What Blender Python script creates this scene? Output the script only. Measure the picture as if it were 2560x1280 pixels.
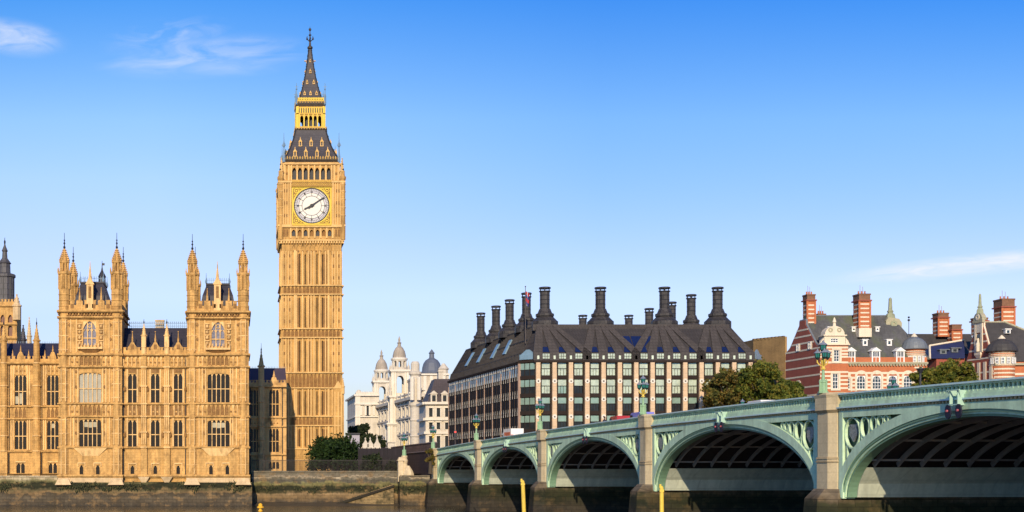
import bpy, math, random
import numpy as np
from mathutils import Matrix, Vector

for o in list(bpy.data.objects): bpy.data.objects.remove(o)
SC = bpy.context.scene
COL = SC.collection
R = math.radians

# ------------------------------------------------------------------ camera, sky, sun, exposure
FPX, CX, CY, HC = 3490.0, 588.0, 1178.0, 6.5      # measured on the 2560 px wide photograph; HC = eye height above low water
cam = bpy.data.cameras.new('camera'); camo = bpy.data.objects.new('camera', cam); COL.objects.link(camo)
cam.sensor_width = 36.0; cam.lens = 36.0*FPX/2560
cam.shift_x = (1280-CX)/2560; cam.shift_y = (CY-640)/2560
cam.clip_start = 0.5; cam.clip_end = 20000
camo.location = (0, 0, HC); camo.rotation_euler = (R(90), 0, 0)
SC.camera = camo

SUN_AZ, SUN_EL = R(10.0), R(23.0)                 # behind the camera, a little to its left, low morning sun
w = bpy.data.worlds.new('World'); SC.world = w; w.use_nodes = True
NT = w.node_tree; NT.nodes.clear()
def wn(t, **k):
    n = NT.nodes.new(t)
    for a, b in k.items(): setattr(n, a, b)
    return n
def wl(a, b): NT.links.new(a, b)
sky = wn('ShaderNodeTexSky', sky_type='NISHITA', sun_disc=False)
sky.sun_elevation = SUN_EL; sky.sun_rotation = math.pi + SUN_AZ
sky.altitude = 0; sky.air_density = 1.0; sky.dust_density = 0.4; sky.ozone_density = 3.0
hs = wn('ShaderNodeHueSaturation'); hs.inputs['Saturation'].default_value = 1.22; hs.inputs['Value'].default_value = 1.0
wl(sky.outputs[0], hs.inputs['Color'])
tc = wn('ShaderNodeTexCoord')
sep = wn('ShaderNodeSeparateXYZ'); wl(tc.outputs['Generated'], sep.inputs[0])
def wmath(op, a, b=None, c=None, clamp=False):
    n = wn('ShaderNodeMath', operation=op, use_clamp=clamp)
    for i, v in enumerate((a, b, c)):
        if v is None: continue
        if isinstance(v, (int, float)): n.inputs[i].default_value = v
        else: wl(v, n.inputs[i])
    return n.outputs[0]
yy = wmath('MAXIMUM', sep.outputs[1], 0.05)
U = wmath('DIVIDE', sep.outputs[0], yy); V = wmath('DIVIDE', sep.outputs[2], yy)
def cloud(cu, cv, ru, rv, tilt, sx, sz, thr, amp, seed):
    """one wisp of cloud: an elliptical patch of sky direction broken up by stretched noise"""
    du = wmath('SUBTRACT', U, cu); dv = wmath('SUBTRACT', wmath('SUBTRACT', V, cv), wmath('MULTIPLY', du, tilt))
    cb = wn('ShaderNodeCombineXYZ'); wl(wmath('MULTIPLY', du, sx), cb.inputs[0]); wl(wmath('MULTIPLY', dv, sz), cb.inputs[1]); cb.inputs[2].default_value = seed
    nz = wn('ShaderNodeTexNoise'); nz.inputs['Scale'].default_value = 1.0; nz.inputs['Detail'].default_value = 7; nz.inputs['Roughness'].default_value = .55; nz.inputs['Distortion'].default_value = .7
    wl(cb.outputs[0], nz.inputs['Vector'])
    e = wmath('ADD', wmath('POWER', wmath('ABSOLUTE', wmath('DIVIDE', du, ru)), 2.0), wmath('POWER', wmath('ABSOLUTE', wmath('DIVIDE', dv, rv)), 2.0))
    m = wmath('SUBTRACT', 1.0, e, clamp=True); m = wmath('MULTIPLY', m, m)
    n = wmath('MULTIPLY', wmath('SUBTRACT', nz.outputs[0], thr), 2.6, clamp=True)
    return wmath('MULTIPLY', wmath('MULTIPLY', m, n), amp, clamp=True)
def uv(px, py): return (px-CX)/FPX, (CY-py)/FPX
def cl(px, py, rx, ry, tilt, sx, sz, thr, amp, seed):
    u, v = uv(px, py); return cloud(u, v, rx/FPX, ry/FPX, tilt, sx, sz, thr, amp, seed)
masks = [cl(20, 92, 170, 56, -.12, 34, 95, .30, .8, 3.1), cl(510, 140, 320, 64, .06, 20, 80, .36, .62, 7.7),
         cl(420, 92, 190, 56, .12, 40, 100, .42, .42, 12.2), cl(560, 165, 180, 34, .0, 22, 70, .30, .30, 5.9),
         cl(2440, 662, 430, 34, .10, 30, 170, .27, 1.0, 21.4), cl(2530, 652, 230, 34, .12, 36, 150, .28, .9, 31.0), cl(2300, 684, 260, 22, .06, 34, 160, .38, .6, 44.0)]
ramp = wn('ShaderNodeValToRGB'); wl(wmath('DIVIDE', V, .6), ramp.inputs[0])      # clearer, deeper blue with height
E_ = ramp.color_ramp.elements
E_[0].position = 0.0; E_[0].color = (.33, .29, .35, 1)
E_[1].position = 1.0; E_[1].color = (.12, .30, .56, 1)
for p_, c_ in ((.06/.6, (.41, .345, .40)), (.125/.6, (.61, .443, .5)), (.158/.6, (.60, .44, .5)), (.2516/.6, (.482, .455, .5)), (.3375/.6, (.19, .35, .54))):
    e_ = E_.new(p_); e_.color = (*c_, 1)
tint = wn('ShaderNodeVectorMath', operation='MULTIPLY'); wl(hs.outputs[0], tint.inputs[0]); wl(ramp.outputs[0], tint.inputs[1])
side = wmath('MULTIPLY', wmath('DIVIDE', wmath('SUBTRACT', .26, U), .32, clamp=True), wmath('DIVIDE', wmath('SUBTRACT', V, .11), .10, clamp=True))         # paler, more cyan towards the left
sd = wn('ShaderNodeVectorMath', operation='SCALE'); sd.inputs[0].default_value = (.55, .27, .08); wl(side, sd.inputs['Scale'])
sa = wn('ShaderNodeVectorMath', operation='ADD'); sa.inputs[0].default_value = (1, 1, 1); wl(sd.outputs[0], sa.inputs[1])
tm = wn('ShaderNodeVectorMath', operation='MULTIPLY'); wl(tint.outputs[0], tm.inputs[0]); wl(sa.outputs[0], tm.inputs[1]); tint = tm
tin2 = wn('ShaderNodeVectorMath', operation='SCALE'); wl(tint.outputs[0], tin2.inputs[0]); tin2.inputs['Scale'].default_value = 2.0
msum = masks[0]
for m_ in masks[1:]: msum = wmath('MAXIMUM', msum, m_)
mixc = wn('ShaderNodeMix', data_type='RGBA'); wl(msum, mixc.inputs[0]); wl(tin2.outputs[0], mixc.inputs[6]); mixc.inputs[7].default_value = (5.9, 6.1, 6.7, 1)
bg = wn('ShaderNodeBackground'); bg.inputs['Strength'].default_value = 0.14
wl(mixc.outputs[2], bg.inputs['Color'])
wo = wn('ShaderNodeOutputWorld'); wl(bg.outputs[0], wo.inputs[0])

sl = bpy.data.lights.new('sun', 'SUN'); so = bpy.data.objects.new('sun', sl); COL.objects.link(so)
sl.energy = 4.6; sl.angle = R(0.5); sl.color = (1.0, .83, .58)
d = Vector((math.sin(SUN_AZ)*math.cos(SUN_EL), math.cos(SUN_AZ)*math.cos(SUN_EL), -math.sin(SUN_EL)))
so.rotation_euler = d.to_track_quat('-Z', 'Y').to_euler(); so.location = (-60, -200, 120)
SC.view_settings.view_transform = 'Standard'; SC.view_settings.look = 'None'
SC.view_settings.gamma = 1.0; SC.view_settings.exposure = 0.12; SC.view_settings.use_curve_mapping = False

# ------------------------------------------------------------------ materials
def mat(name, base, rough=.85, metal=0.0, var=.22, vs=.35, fine=.12, fs=4.0, streak=0.0, spec=.3, blocks=None, stain=None, coat=0.0):
    """procedural surface: large and fine noise, vertical rain streaks, masonry joints and blotchy stains"""
    m = bpy.data.materials.new(name); m.use_nodes = True
    nt = m.node_tree; b = nt.nodes['Principled BSDF']
    def nd(t, **k):
        n = nt.nodes.new(t)
        for a, v in k.items(): setattr(n, a, v)
        return n
    def mth(op, a, b_=None, clamp=False):
        n = nd('ShaderNodeMath', operation=op, use_clamp=clamp)
        for i, v in enumerate((a, b_)):
            if v is None: continue
            if isinstance(v, (int, float)): n.inputs[i].default_value = v
            else: nt.links.new(v, n.inputs[i])
        return n.outputs[0]
    co = nd('ShaderNodeTexCoord').outputs['Object']
    def noise(scale, sc=(1, 1, 1), det=3, rgh=.5):
        mp = nd('ShaderNodeMapping'); mp.inputs['Scale'].default_value = sc; nt.links.new(co, mp.inputs[0])
        n = nd('ShaderNodeTexNoise'); n.inputs['Scale'].default_value = scale; n.inputs['Detail'].default_value = det; n.inputs['Roughness'].default_value = rgh
        nt.links.new(mp.outputs[0], n.inputs['Vector']); return n.outputs[0]
    f = mth('ADD', 1.0, mth('MULTIPLY', mth('SUBTRACT', noise(vs, det=4), .5), 2.4*var))
    if fine: f = mth('MULTIPLY', f, mth('ADD', 1.0, mth('MULTIPLY', mth('SUBTRACT', noise(fs, det=2), .5), 2.4*fine)))
    if streak: f = mth('MULTIPLY', f, mth('ADD', 1.0, mth('MULTIPLY', mth('SUBTRACT', noise(1.6, (1, 1, .06), 3), .52), 2.6*streak)))
    if blocks:
        sx = nd('ShaderNodeSeparateXYZ'); nt.links.new(co, sx.inputs[0])
        cb = nd('ShaderNodeCombineXYZ'); nt.links.new(mth('ADD', sx.outputs[0], sx.outputs[1]), cb.inputs[0]); nt.links.new(sx.outputs[2], cb.inputs[1])
        bt = nd('ShaderNodeTexBrick'); nt.links.new(cb.outputs[0], bt.inputs['Vector'])
        bw, bh, ct = blocks
        bt.inputs['Scale'].default_value = 1; bt.inputs['Brick Width'].default_value = bw; bt.inputs['Row Height'].default_value = bh
        bt.inputs['Mortar Size'].default_value = bh*.07; bt.inputs['Color1'].default_value = (1+ct*.5,)*3+(1,); bt.inputs['Color2'].default_value = (1-ct*.5,)*3+(1,)
        bt.inputs['Mortar'].default_value = (1-ct*1.6,)*3+(1,)
        f = mth('MULTIPLY', f, bt.outputs['Color'])
    vm = nd('ShaderNodeVectorMath', operation='SCALE'); vm.inputs[0].default_value = base
    nt.links.new(f, vm.inputs['Scale']); col = vm.outputs[0]
    if stain:
        scol, amt, ssc, thr = stain[:4]
        z = stain[4] if len(stain) > 4 else 1.0
        k = mth('MULTIPLY', mth('MULTIPLY', mth('SUBTRACT', noise(ssc, (1, 1, z), 6, .62), thr), 5.0, clamp=True), amt)
        mx = nd('ShaderNodeMix', data_type='RGBA'); nt.links.new(k, mx.inputs[0]); nt.links.new(col, mx.inputs[6]); mx.inputs[7].default_value = (*scol, 1); col = mx.outputs[2]
    nt.links.new(col, b.inputs['Base Color'])
    b.inputs['Roughness'].default_value = rough; b.inputs['Metallic'].default_value = metal
    b.inputs['Specular IOR Level'].default_value = spec
    if coat: b.inputs['Coat Weight'].default_value = coat
    return m

STN = ((.20, .105, .035), .72, 1.1, .49, .5)
PAL = mat('palace_limestone', (.55, .315, .103), var=.28, streak=.36, fine=.24, blocks=(1.1, .5, .13), stain=STN)
PALL = mat('palace_pale_limestone', (.73, .465, .195), var=.2, streak=.25, stain=((.2, .11, .04), .65, 1.2, .5, .5))
PALD = mat('palace_dark_recess_limestone', (.25, .13, .045), var=.35, vs=1.3, fine=.35, fs=3.5, stain=((.10, .055, .02), .65, 1.6, .5))  # sunk panels and carving: grime and recess shade put into the colour
PALB = mat('palace_base_limestone', (.60, .43, .24), var=.2, streak=.2, blocks=(1.1, .5, .10), stain=((.22, .15, .07), .6, .5, .52))
TOW = mat('clock_tower_limestone', (.51, .292, .092), var=.28, streak=.36, fine=.2, blocks=(.9, .42, .09), stain=((.18, .095, .032), .72, 1.0, .49, .3))
TOWL = mat('clock_tower_pale_limestone', (.66, .415, .16), var=.22, streak=.3)
TOWD = mat('clock_tower_dark_recess_limestone', (.24, .122, .04), var=.35, vs=1.3, fine=.3)  # tower recesses: grimy stone with their shade painted in
SLIT = mat('louvred_slit_dark_timber', (.06, .037, .02), var=.2)
RNG = mat('range_dark_limestone', (.62, .37, .14), var=.25, streak=.2, blocks=(.9, .42, .09), stain=((.09, .05, .02), .7, .5, .5))
SLATE = mat('palace_roof_cast_iron', (.035, .032, .045), rough=.55, var=.2, streak=.1, blocks=(.9, .6, .18))
SLATEB = mat('palace_roof_blue_black', (.028, .028, .055), rough=.5, var=.2, blocks=(1.4, .7, .15))
SPIRE = mat('clock_tower_roof_iron', (.056, .050, .058), rough=.55, var=.2, blocks=(.7, .55, .22))
IRON = mat('black_ironwork', (.03, .03, .035), rough=.5)
CREST = mat('blue_grey_iron_cresting', (.16, .25, .36), rough=.5)
GLASS = mat('dark_leaded_glass', (.018, .013, .010), rough=.25, var=.5, vs=2.0, fine=.3, fs=5, spec=.15)
GLASSP = mat('pale_blind_glass', (.30, .27, .20), rough=.3, var=.15, vs=1.5, spec=.5)
BLIND = mat('cream_window_blind', (.36, .32, .22), rough=.6, var=.2)
GLASSS = mat('stained_belfry_glass', (.17, .16, .20), rough=.25, var=.5, vs=2.2, fine=.4, fs=6)
GOLD = mat('gilded_ironwork', (.38, .22, .03), rough=.45, metal=.2, var=.3, vs=1.5, fine=.4, fs=7)
GOLDP = mat('gilt_paint', (.62, .43, .04), rough=.5, metal=.05, var=.15, vs=2, fine=.2, fs=8)
GOLDD = mat('dark_gilt_tracery', (.24, .11, .018), rough=.5, var=.4, vs=3, fine=.3, fs=9)
BLKG = mat('black_and_gold_cresting', (.045, .032, .022), rough=.5, var=.6, vs=3, fine=.4, fs=6)
OPAL = mat('opal_clock_glass', (.70, .65, .55), rough=.35, var=.05, fine=.06, fs=5)
OPALG = mat('opal_numeral_ring', (.47, .44, .45), rough=.4, var=.1, vs=4, fine=.2, fs=7)
HAND = mat('clock_hand_black', (.012, .012, .018), rough=.45)

# ------------------------------------------------------------------ mesh kernel
class MB:
    """collects pieces of one part; vertices in world space (or in the frame self.M) until build()"""
    def __init__(s, M=None): s.v = []; s.f = []; s.m = []; s.M = M
    def add(s, vs, fs, m=0):
        n = len(s.v)
        s.v += [tuple(s.M @ Vector(p)) for p in vs] if s.M is not None else [tuple(p) for p in vs]
        s.f += [tuple(i+n for i in f) for f in fs]; s.m += [m]*len(fs); return s
    def box(s, x0, x1, y0, y1, z0, z1, m=0):
        return s.add([(x0,y0,z0),(x1,y0,z0),(x1,y1,z0),(x0,y1,z0),(x0,y0,z1),(x1,y0,z1),(x1,y1,z1),(x0,y1,z1)],
                     [(0,3,2,1),(4,5,6,7),(0,1,5,4),(1,2,6,5),(2,3,7,6),(3,0,4,7)], m)
    def quad(s, a, b, c, d, m=0): return s.add([a,b,c,d], [(0,1,2,3)], m)
    def hexa(s, b, t, m=0):       # bottom ring and top ring of the same length
        n = len(b)
        return s.add(list(b)+list(t), [tuple(range(n-1,-1,-1)), tuple(range(n,2*n))]+[(i,(i+1)%n,n+(i+1)%n,n+i) for i in range(n)], m)
    def taper(s, cx, cy, hx0, hy0, z0, hx1, hy1, z1, m=0):
        return s.hexa([(cx-hx0,cy-hy0,z0),(cx+hx0,cy-hy0,z0),(cx+hx0,cy+hy0,z0),(cx-hx0,cy+hy0,z0)],
                      [(cx-hx1,cy-hy1,z1),(cx+hx1,cy-hy1,z1),(cx+hx1,cy+hy1,z1),(cx-hx1,cy+hy1,z1)], m)
    def lathe(s, cx, cy, prof, n=8, rot=None, m=0, sy=1.0):
        rot = math.pi/n if rot is None else rot
        vs = []; fs = []
        for r, z in prof:
            for i in range(n):
                a = rot+2*math.pi*i/n; vs.append((cx+r*math.cos(a), cy+sy*r*math.sin(a), z))
        k = len(prof)
        for j in range(k-1):
            for i in range(n):
                fs.append((j*n+i, j*n+(i+1)%n, (j+1)*n+(i+1)%n, (j+1)*n+i))
        fs += [tuple(range(n-1,-1,-1)), tuple(range((k-1)*n, k*n))]
        return s.add(vs, fs, m)
    def prism(s, poly, y0, y1, m=0):      # polygon of (x, z), extruded along y
        n = len(poly)
        return s.add([(x,y0,z) for x,z in poly]+[(x,y1,z) for x,z in poly],
                     [tuple(range(n)), tuple(range(2*n-1,n-1,-1))]+[(i,n+i,n+(i+1)%n,(i+1)%n) for i in range(n)], m)
    def bar(s, p, q, r, n=6, m=0, r2=None):
        p = Vector(p); q = Vector(q); a = (q-p).normalized()
        u = a.orthogonal().normalized(); w_ = a.cross(u); r2 = r if r2 is None else r2
        ring = lambda c, rr: [tuple(c+u*math.cos(2*math.pi*i/n)*rr+w_*math.sin(2*math.pi*i/n)*rr) for i in range(n)]
        return s.hexa(ring(p, r), ring(q, r2), m)
    def ball(s, c, r, m=0, n=8, k=5, sz=1.0):
        return s.lathe(c[0], c[1], [(max(.02*r, r*math.sin(math.pi*j/k)), c[2]-sz*r*math.cos(math.pi*j/k)) for j in range(k+1)], n, m=m)
    def ring(s, cx, cz, r0, r1, y0, y1, n=24, m=0, a0=0, a1=2*math.pi, sx=1.0):   # annulus facing y
        full = abs(a1-a0-2*math.pi) < 1e-6
        k = n if full else n+1
        vs = []
        for i in range(k):
            a = a0+(a1-a0)*i/n; c, q = math.cos(a), math.sin(a)
            vs += [(cx+sx*r0*c,y0,cz+r0*q),(cx+sx*r1*c,y0,cz+r1*q),(cx+sx*r1*c,y1,cz+r1*q),(cx+sx*r0*c,y1,cz+r0*q)]
        fs = []
        for i in range(n):
            j = (i+1) % k
            for e in range(4): fs.append((4*i+e, 4*i+(e+1)%4, 4*j+(e+1)%4, 4*j+e))
        if not full: fs += [(0,3,2,1), (4*k-4,4*k-3,4*k-2,4*k-1)]
        return s.add(vs, fs, m)
    def build(s, name, mats, parent=None, smooth=False):
        me = bpy.data.meshes.new(name)
        off = Vector((0,0,0))
        p = parent
        while p is not None: off += p.location; p = p.parent
        me.from_pydata([(a-off.x, b-off.y, c-off.z) for a,b,c in s.v], [], s.f)
        for x in (mats if isinstance(mats, (list, tuple)) else [mats]): me.materials.append(x)
        me.polygons.foreach_set('material_index', s.m)
        if smooth: me.polygons.foreach_set('use_smooth', [True]*len(s.f))
        import bmesh
        bm = bmesh.new(); bm.from_mesh(me); bmesh.ops.recalc_face_normals(bm, faces=bm.faces); bm.to_mesh(me); bm.free()
        me.update()
        o = bpy.data.objects.new(name, me); COL.objects.link(o); o.parent = parent
        return o

def tag(o, label, cat, group=None, kind=None):
    o['label'] = label; o['category'] = cat
    if group: o['group'] = group
    if kind: o['kind'] = kind
    return o
def thing(name, loc, label, cat, group=None):
    o = bpy.data.objects.new(name, None); COL.objects.link(o); o.location = loc; o.empty_display_size = .5
    return tag(o, label, cat, group)
def struct(o):
    o['kind'] = 'structure'; return o
def copy_tree(o, parent=None):
    c = o.copy(); COL.objects.link(c); c.parent = parent
    for ch in [x for x in bpy.data.objects if x.parent == o]: copy_tree(ch, c)
    return c

class At:
    """measurements at one depth: photograph pixels of a facade standing there, turned into metres"""
    def __init__(s, Y): s.Y = Y
    def x(s, px): return (px-CX)*s.Y/FPX
    def z(s, py): return HC+(CY-py)*s.Y/FPX
    def m(s, n): return n*s.Y/FPX

def archz(u, pointed):
    u = min(1.0, abs(u))
    return (1-u**1.7)**.75 if pointed else math.sqrt(max(0.0, 1-u*u))
def arch_fill(mb, x0, x1, zs, zt, y0, y1, pointed=True, n=8, m=0):
    """the wall left above a curved window head inside a rectangular hole"""
    xc, hw = (x0+x1)/2, (x1-x0)/2
    for i in range(n):
        xa, xb = x0+(x1-x0)*i/n, x0+(x1-x0)*(i+1)/n
        za = zs+(zt-zs)*archz((xa-xc)/hw, pointed); zb = zs+(zt-zs)*archz((xb-xc)/hw, pointed)
        if zt-min(za, zb) < 1e-4: continue
        mb.prism([(xa,za),(xb,zb),(xb,zt),(xa,zt)], y0, y1, m)
def wall(mb, x0, x1, z0, z1, y, holes=(), depth=.45, m=0):
    """front face of a wall at y with rectangular holes (x0, x1, z0, z1) and their reveals"""
    xs = sorted({x0, x1, *[v for h in holes for v in h[:2] if x0 < v < x1]}); zs = sorted({z0, z1, *[v for h in holes for v in h[2:4] if z0 < v < z1]})
    for i in range(len(xs)-1):
        j = 0
        while j < len(zs)-1:
            inh = lambda jj: any(h[0] <= (xs[i]+xs[i+1])/2 <= h[1] and h[2] <= (zs[jj]+zs[jj+1])/2 <= h[3] for h in holes)
            if inh(j): j += 1; continue
            k = j
            while k+1 < len(zs)-1 and not inh(k+1): k += 1
            mb.quad((xs[i],y,zs[j]),(xs[i+1],y,zs[j]),(xs[i+1],y,zs[k+1]),(xs[i],y,zs[k+1]), m)
            j = k+1
    for a, b, c, e in [h[:4] for h in holes]:
        yb = y+depth
        mb.quad((a,y,c),(a,yb,c),(a,yb,e),(a,y,e), m); mb.quad((b,y,e),(b,yb,e),(b,yb,c),(b,y,c), m)
        mb.quad((a,y,c),(b,y,c),(b,yb,c),(a,yb,c), m); mb.quad((a,y,e),(a,yb,e),(b,yb,e),(b,y,e), m)
def shell(mb, x0, x1, z0, z1, y, yb, m=0):
    """sides, back and top of a block whose front is made by wall()"""
    mb.quad((x0,y,z0),(x0,y,z1),(x0,yb,z1),(x0,yb,z0), m); mb.quad((x1,y,z0),(x1,yb,z0),(x1,yb,z1),(x1,y,z1), m)
    mb.quad((x0,yb,z0),(x0,yb,z1),(x1,yb,z1),(x1,yb,z0), m); mb.quad((x0,y,z1),(x1,y,z1),(x1,yb,z1),(x0,yb,z1), m)
def gothic_window(root, x0, x1, z0, z1, y, lights=3, transoms=(.45,), head='tudor', glass=None, frame=None, fw=.13, M=None, depth=.42, blinds=()):
    """a recessed window: one glass pane (the part) and its stone mullions, transoms and cusped heads (a sub-part)"""
    g = MB(M); g.box(x0, x1, y+depth-.03, y+depth+.05, z0, z1)
    for i, h0, h1 in blinds:
        a_ = x0+(x1-x0)*i/lights; g.box(a_+.05, a_+(x1-x0)/lights-.05, y+depth-.045, y+depth-.028, z0+(z1-z0)*h0, z0+(z1-z0)*h1, 1)
    pane = g.build('window', [glass or GLASS, BLIND], root)
    f = MB(M); ya, yb = y+.16, y+depth-.035
    for i in range(1, lights):
        xm = x0+(x1-x0)*i/lights; f.box(xm-fw/2, xm+fw/2, ya, yb, z0, z1)
    for t in transoms:
        zt = z0+(z1-z0)*t; f.box(x0, x1, ya+.025, yb, zt-fw*.6, zt+fw*.6)
    lw = (x1-x0)/lights; hh = min(lw*.8, (z1-z0)*.3)
    if head == 'tudor':
        for i in range(lights):
            arch_fill(f, x0+lw*i, x0+lw*(i+1), z1-hh, z1, ya+.035, yb, True, 6)
    elif head == 'pointed':
        zs = z1-(x1-x0)*.62
        arch_fill(f, x0, x1, zs, z1, y+.02, yb, True, 10)
        for i in range(lights): arch_fill(f, x0+lw*i, x0+lw*(i+1), zs-lw*.9, zs-.05, ya+.035, yb, True, 6)
        f.ring((x0+x1)/2, zs+(z1-zs)*.45, lw*.36, lw*.36+fw*.7, ya+.05, yb, 12)
    f.build('window_frame', frame or PALL, pane)
    return pane
def panel_row(mb, x0, x1, z0, z1, y, n, proud=.14, m=0, arch=True, md=None):
    """a frieze of n small sunk panels with cusped heads between two string courses"""
    st = (x1-x0)/n
    for i in range(n+1):
        xm = x0+st*i; mb.box(xm-.07, xm+.07, y-proud, y+.02, z0, z1, m)
    if arch:
        for i in range(n): arch_fill(mb, x0+st*i+.07, x0+st*(i+1)-.07, z1-(z1-z0)*.4, z1, y-proud*.8, y+.02, True, 4, m)
    if md is not None:
        for i in range(n):
            xc, zc = x0+st*(i+.5), z0+(z1-z0)*.36
            r = min(st*.26, (z1-z0)*.26)
            mb.prism([(xc-r,zc),(xc,zc-r),(xc+r,zc),(xc,zc+r)], y-proud*.5, y+.02, md)
def course(mb, x0, x1, z, h, y, proud, m=0):
    """a moulded string course"""
    proud *= 1.55
    mb.box(x0, x1, y-proud, y+.05, z-h*.35, z+h*.35, m); mb.box(x0, x1, y-proud*.55, y+.05, z-h*.75, z-h*.35, m)
def pinnacle(mb, cx, cy, z0, z1, r, m=0, m2=None, shaft=.45, n=8):
    """a buttress pinnacle: shaft, gablets, crocketed spirelet and finial"""
    h = z1-z0; zs = z0+h*shaft
    mb.lathe(cx, cy, [(r,z0),(r,zs-r*.3),(r*1.28,zs-r*.2),(r*1.28,zs+r*.15),(r*.9,zs+r*.3),(r*.16,z1-h*.05),(r*.3,z1-h*.04),(r*.3,z1-h*.025),(r*.05,z1)], n, m=m)
    k = max(3, int((z1-zs)/(r*1.1)))
    for j in range(1, k):
        t = j/k; rr = r*.9+(r*.16-r*.9)*t; z = zs+r*.3+(z1-h*.05-zs-r*.3)*t; c = r*.16
        for a in range(4):
            x_, y_ = cx+rr*math.cos(a*math.pi/2+.785), cy+rr*math.sin(a*math.pi/2+.785)
            mb.box(x_-c, x_+c, y_-c, y_+c, z-c*.7, z+c, m)
def battlement(mb, x0, x1, z0, z1, y, n, th=.35, m=0):
    """parapet with n merlons, each pierced by a small trefoil hollow"""
    st = (x1-x0)/n; zm = z0+(z1-z0)*.55
    mb.box(x0, x1, y, y+th, z0, zm, m)
    for i in range(n):
        a = x0+st*i+st*.22; b = x0+st*(i+1)-st*.22
        mb.box(a, b, y+.002, y+th-.002, zm, z1-.12, m); mb.box(a-.08, b+.08, y-.06, y+th+.06, z1-.12, z1, m)
# ------------------------------------------------------------------ the riverside palace block with two pinnacled towers
A = At(262.0)
def turret(root, cx, cy, zb, A, pyt, r, name='turret'):
    """octagonal corner turret: plain shaft, open lantern stages, crocketed spirelet, iron finial. pyt: levels in metres"""
    z_sl0, z_c1, z_c2, z_sp, z_st, z_top = pyt
    t = MB()
    t.lathe(cx, cy, [(r,zb),(r,z_sl0)], 8)
    for k in range(1, 4):
        z = zb+(z_sl0-zb)*k/4; t.lathe(cx, cy, [(r*1.03,z),(r*1.1,z+.1),(r*1.03,z+.2)], 8)
    # lancet stage
    t.lathe(cx, cy, [(r*.66,z_sl0),(r*.66,z_c1)], 8, m=1)  # dark core stands in for the shade inside the stage
    for i in range(8):
        a = math.pi/8+i*math.pi/4; x_, y_ = cx+r*.93*math.cos(a), cy+r*.93*math.sin(a)
        t.lathe(x_, y_, [(r*.21,z_sl0),(r*.21,z_c1)], 6)
        a2 = i*math.pi/4; x2, y2 = cx+r*.84*math.cos(a2), cy+r*.84*math.sin(a2)
        t.lathe(x2, y2, [(r*.10,z_sl0),(r*.10,z_c1)], 5)
    t.lathe(cx, cy, [(r*.95,z_c1-.25),(r*1.22,z_c1),(r*1.22,z_c1+.28),(r*.9,z_c1+.5)], 8)
    for i in range(8):
        a = math.pi/8+i*math.pi/4; x_, y_ = cx+r*1.15*math.cos(a), cy+r*1.15*math.sin(a)
        t.lathe(x_, y_, [(r*.11,z_c1+.2),(r*.12,z_c1+.7),(r*.02,z_c1+1.3)], 5)
    r2 = r*.76
    t.lathe(cx, cy, [(r2*.55,z_c1+.3),(r2*.55,z_c2)], 8, m=1)
    for i in range(8):
        a = math.pi/8+i*math.pi/4; x_, y_ = cx+r2*.9*math.cos(a), cy+r2*.9*math.sin(a)
        t.lathe(x_, y_, [(r2*.24,z_c1+.3),(r2*.24,z_c2)], 6)
    t.lathe(cx, cy, [(r2*.95,z_c2-.15),(r2*1.25,z_c2+.1),(r2*1.25,z_c2+.35),(r2*.98,z_c2+.5),(r2*.22,z_st)], 8)
    k = 6
    for j in range(k):
        f = (j+.2)/k; rr = r2*.98+(r2*.22-r2*.98)*f; z = z_c2+.5+(z_st-z_c2-.5)*f; c = r*.15*(1-.45*f)
        for i in range(8):
            a = math.pi/8+i*math.pi/4; x_, y_ = cx+(rr+c*.5)*math.cos(a), cy+(rr+c*.5)*math.sin(a)
            t.box(x_-c, x_+c, y_-c, y_+c, z-c*.5, z+c, 0)
    p = t.build(name, [PAL, PALD], root)
    q = MB(); h = z_top-z_st
    q.lathe(cx, cy, [(.16,z_st-.2),(.2,z_st+.1),(.28,z_st+h*.12),(.10,z_st+h*.16),(.11,z_st+h*.3),(.24,z_st+h*.34),(.1,z_st+h*.40),(.09,z_st+h*.5),(.2,z_st+h*.54),(.06,z_st+h*.58),(.045,z_top)], 6)
    q.build('finial', IRON, p)
    return p
def zz(A, *pys): return [A.z(p) for p in pys]

PB = thing('palace', (A.x(385), A.Y, 0), 'gold limestone palace block with two pinnacled towers rising straight from the river', 'palace')
y0 = A.Y
TWR = [(147, 305), (468, 622)]
zbase = A.z(1205); zeav = A.z(885); ztop = A.z(778)
wl_ = MB(); bigwin = []; smallwin = []
body_holes = []
def H(px0, px1, pyb, pyt): return (A.x(px0), A.x(px1), A.z(pyb), A.z(pyt))
holesL = [H(198,253,1117,1048), H(198,253,1006,932), H(199,208,1186,1163), H(240,249,1186,1163), H(208,240,863,803)]
holesR = [H(519,574,1117,1050), H(519,574,1006,934), H(523,532,1186,1163), H(564,573,1186,1163), H(529,561,866,805)]
holesC = []
for px in (330, 387.5, 445): holesC += [H(px-10.5,px+10.5,1117,1050), H(px-10.5,px+10.5,1006,934), H(px-4.5,px+4.5,1185,1164)]
yt = y0-.0          # tower fronts
yc = y0+1.0         # centre front
zpl = A.z(1192)
for (a, b), hs_, zt_ in zip(TWR, (holesL, holesR), (ztop, A.z(781))):
    wall(wl_, A.x(a), A.x(b), zbase, zt_, yt, hs_, .5)
    shell(wl_, A.x(a), A.x(b), zbase, zt_, yt, yt+14.5)
wall(wl_, A.x(305), A.x(468), zbase, zeav, yc, holesC, .5)
shell(wl_, A.x(305)+.01, A.x(468)-.01, zbase, zeav, yc, yc+15)
for hs_ in (holesL, holesR):
    for h in hs_[:2]: arch_fill(wl_, h[0], h[1], h[3]-.3, h[3], yt+.02, yt+.3, False, 8)
wl_.build('wall', PAL, PB)
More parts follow.
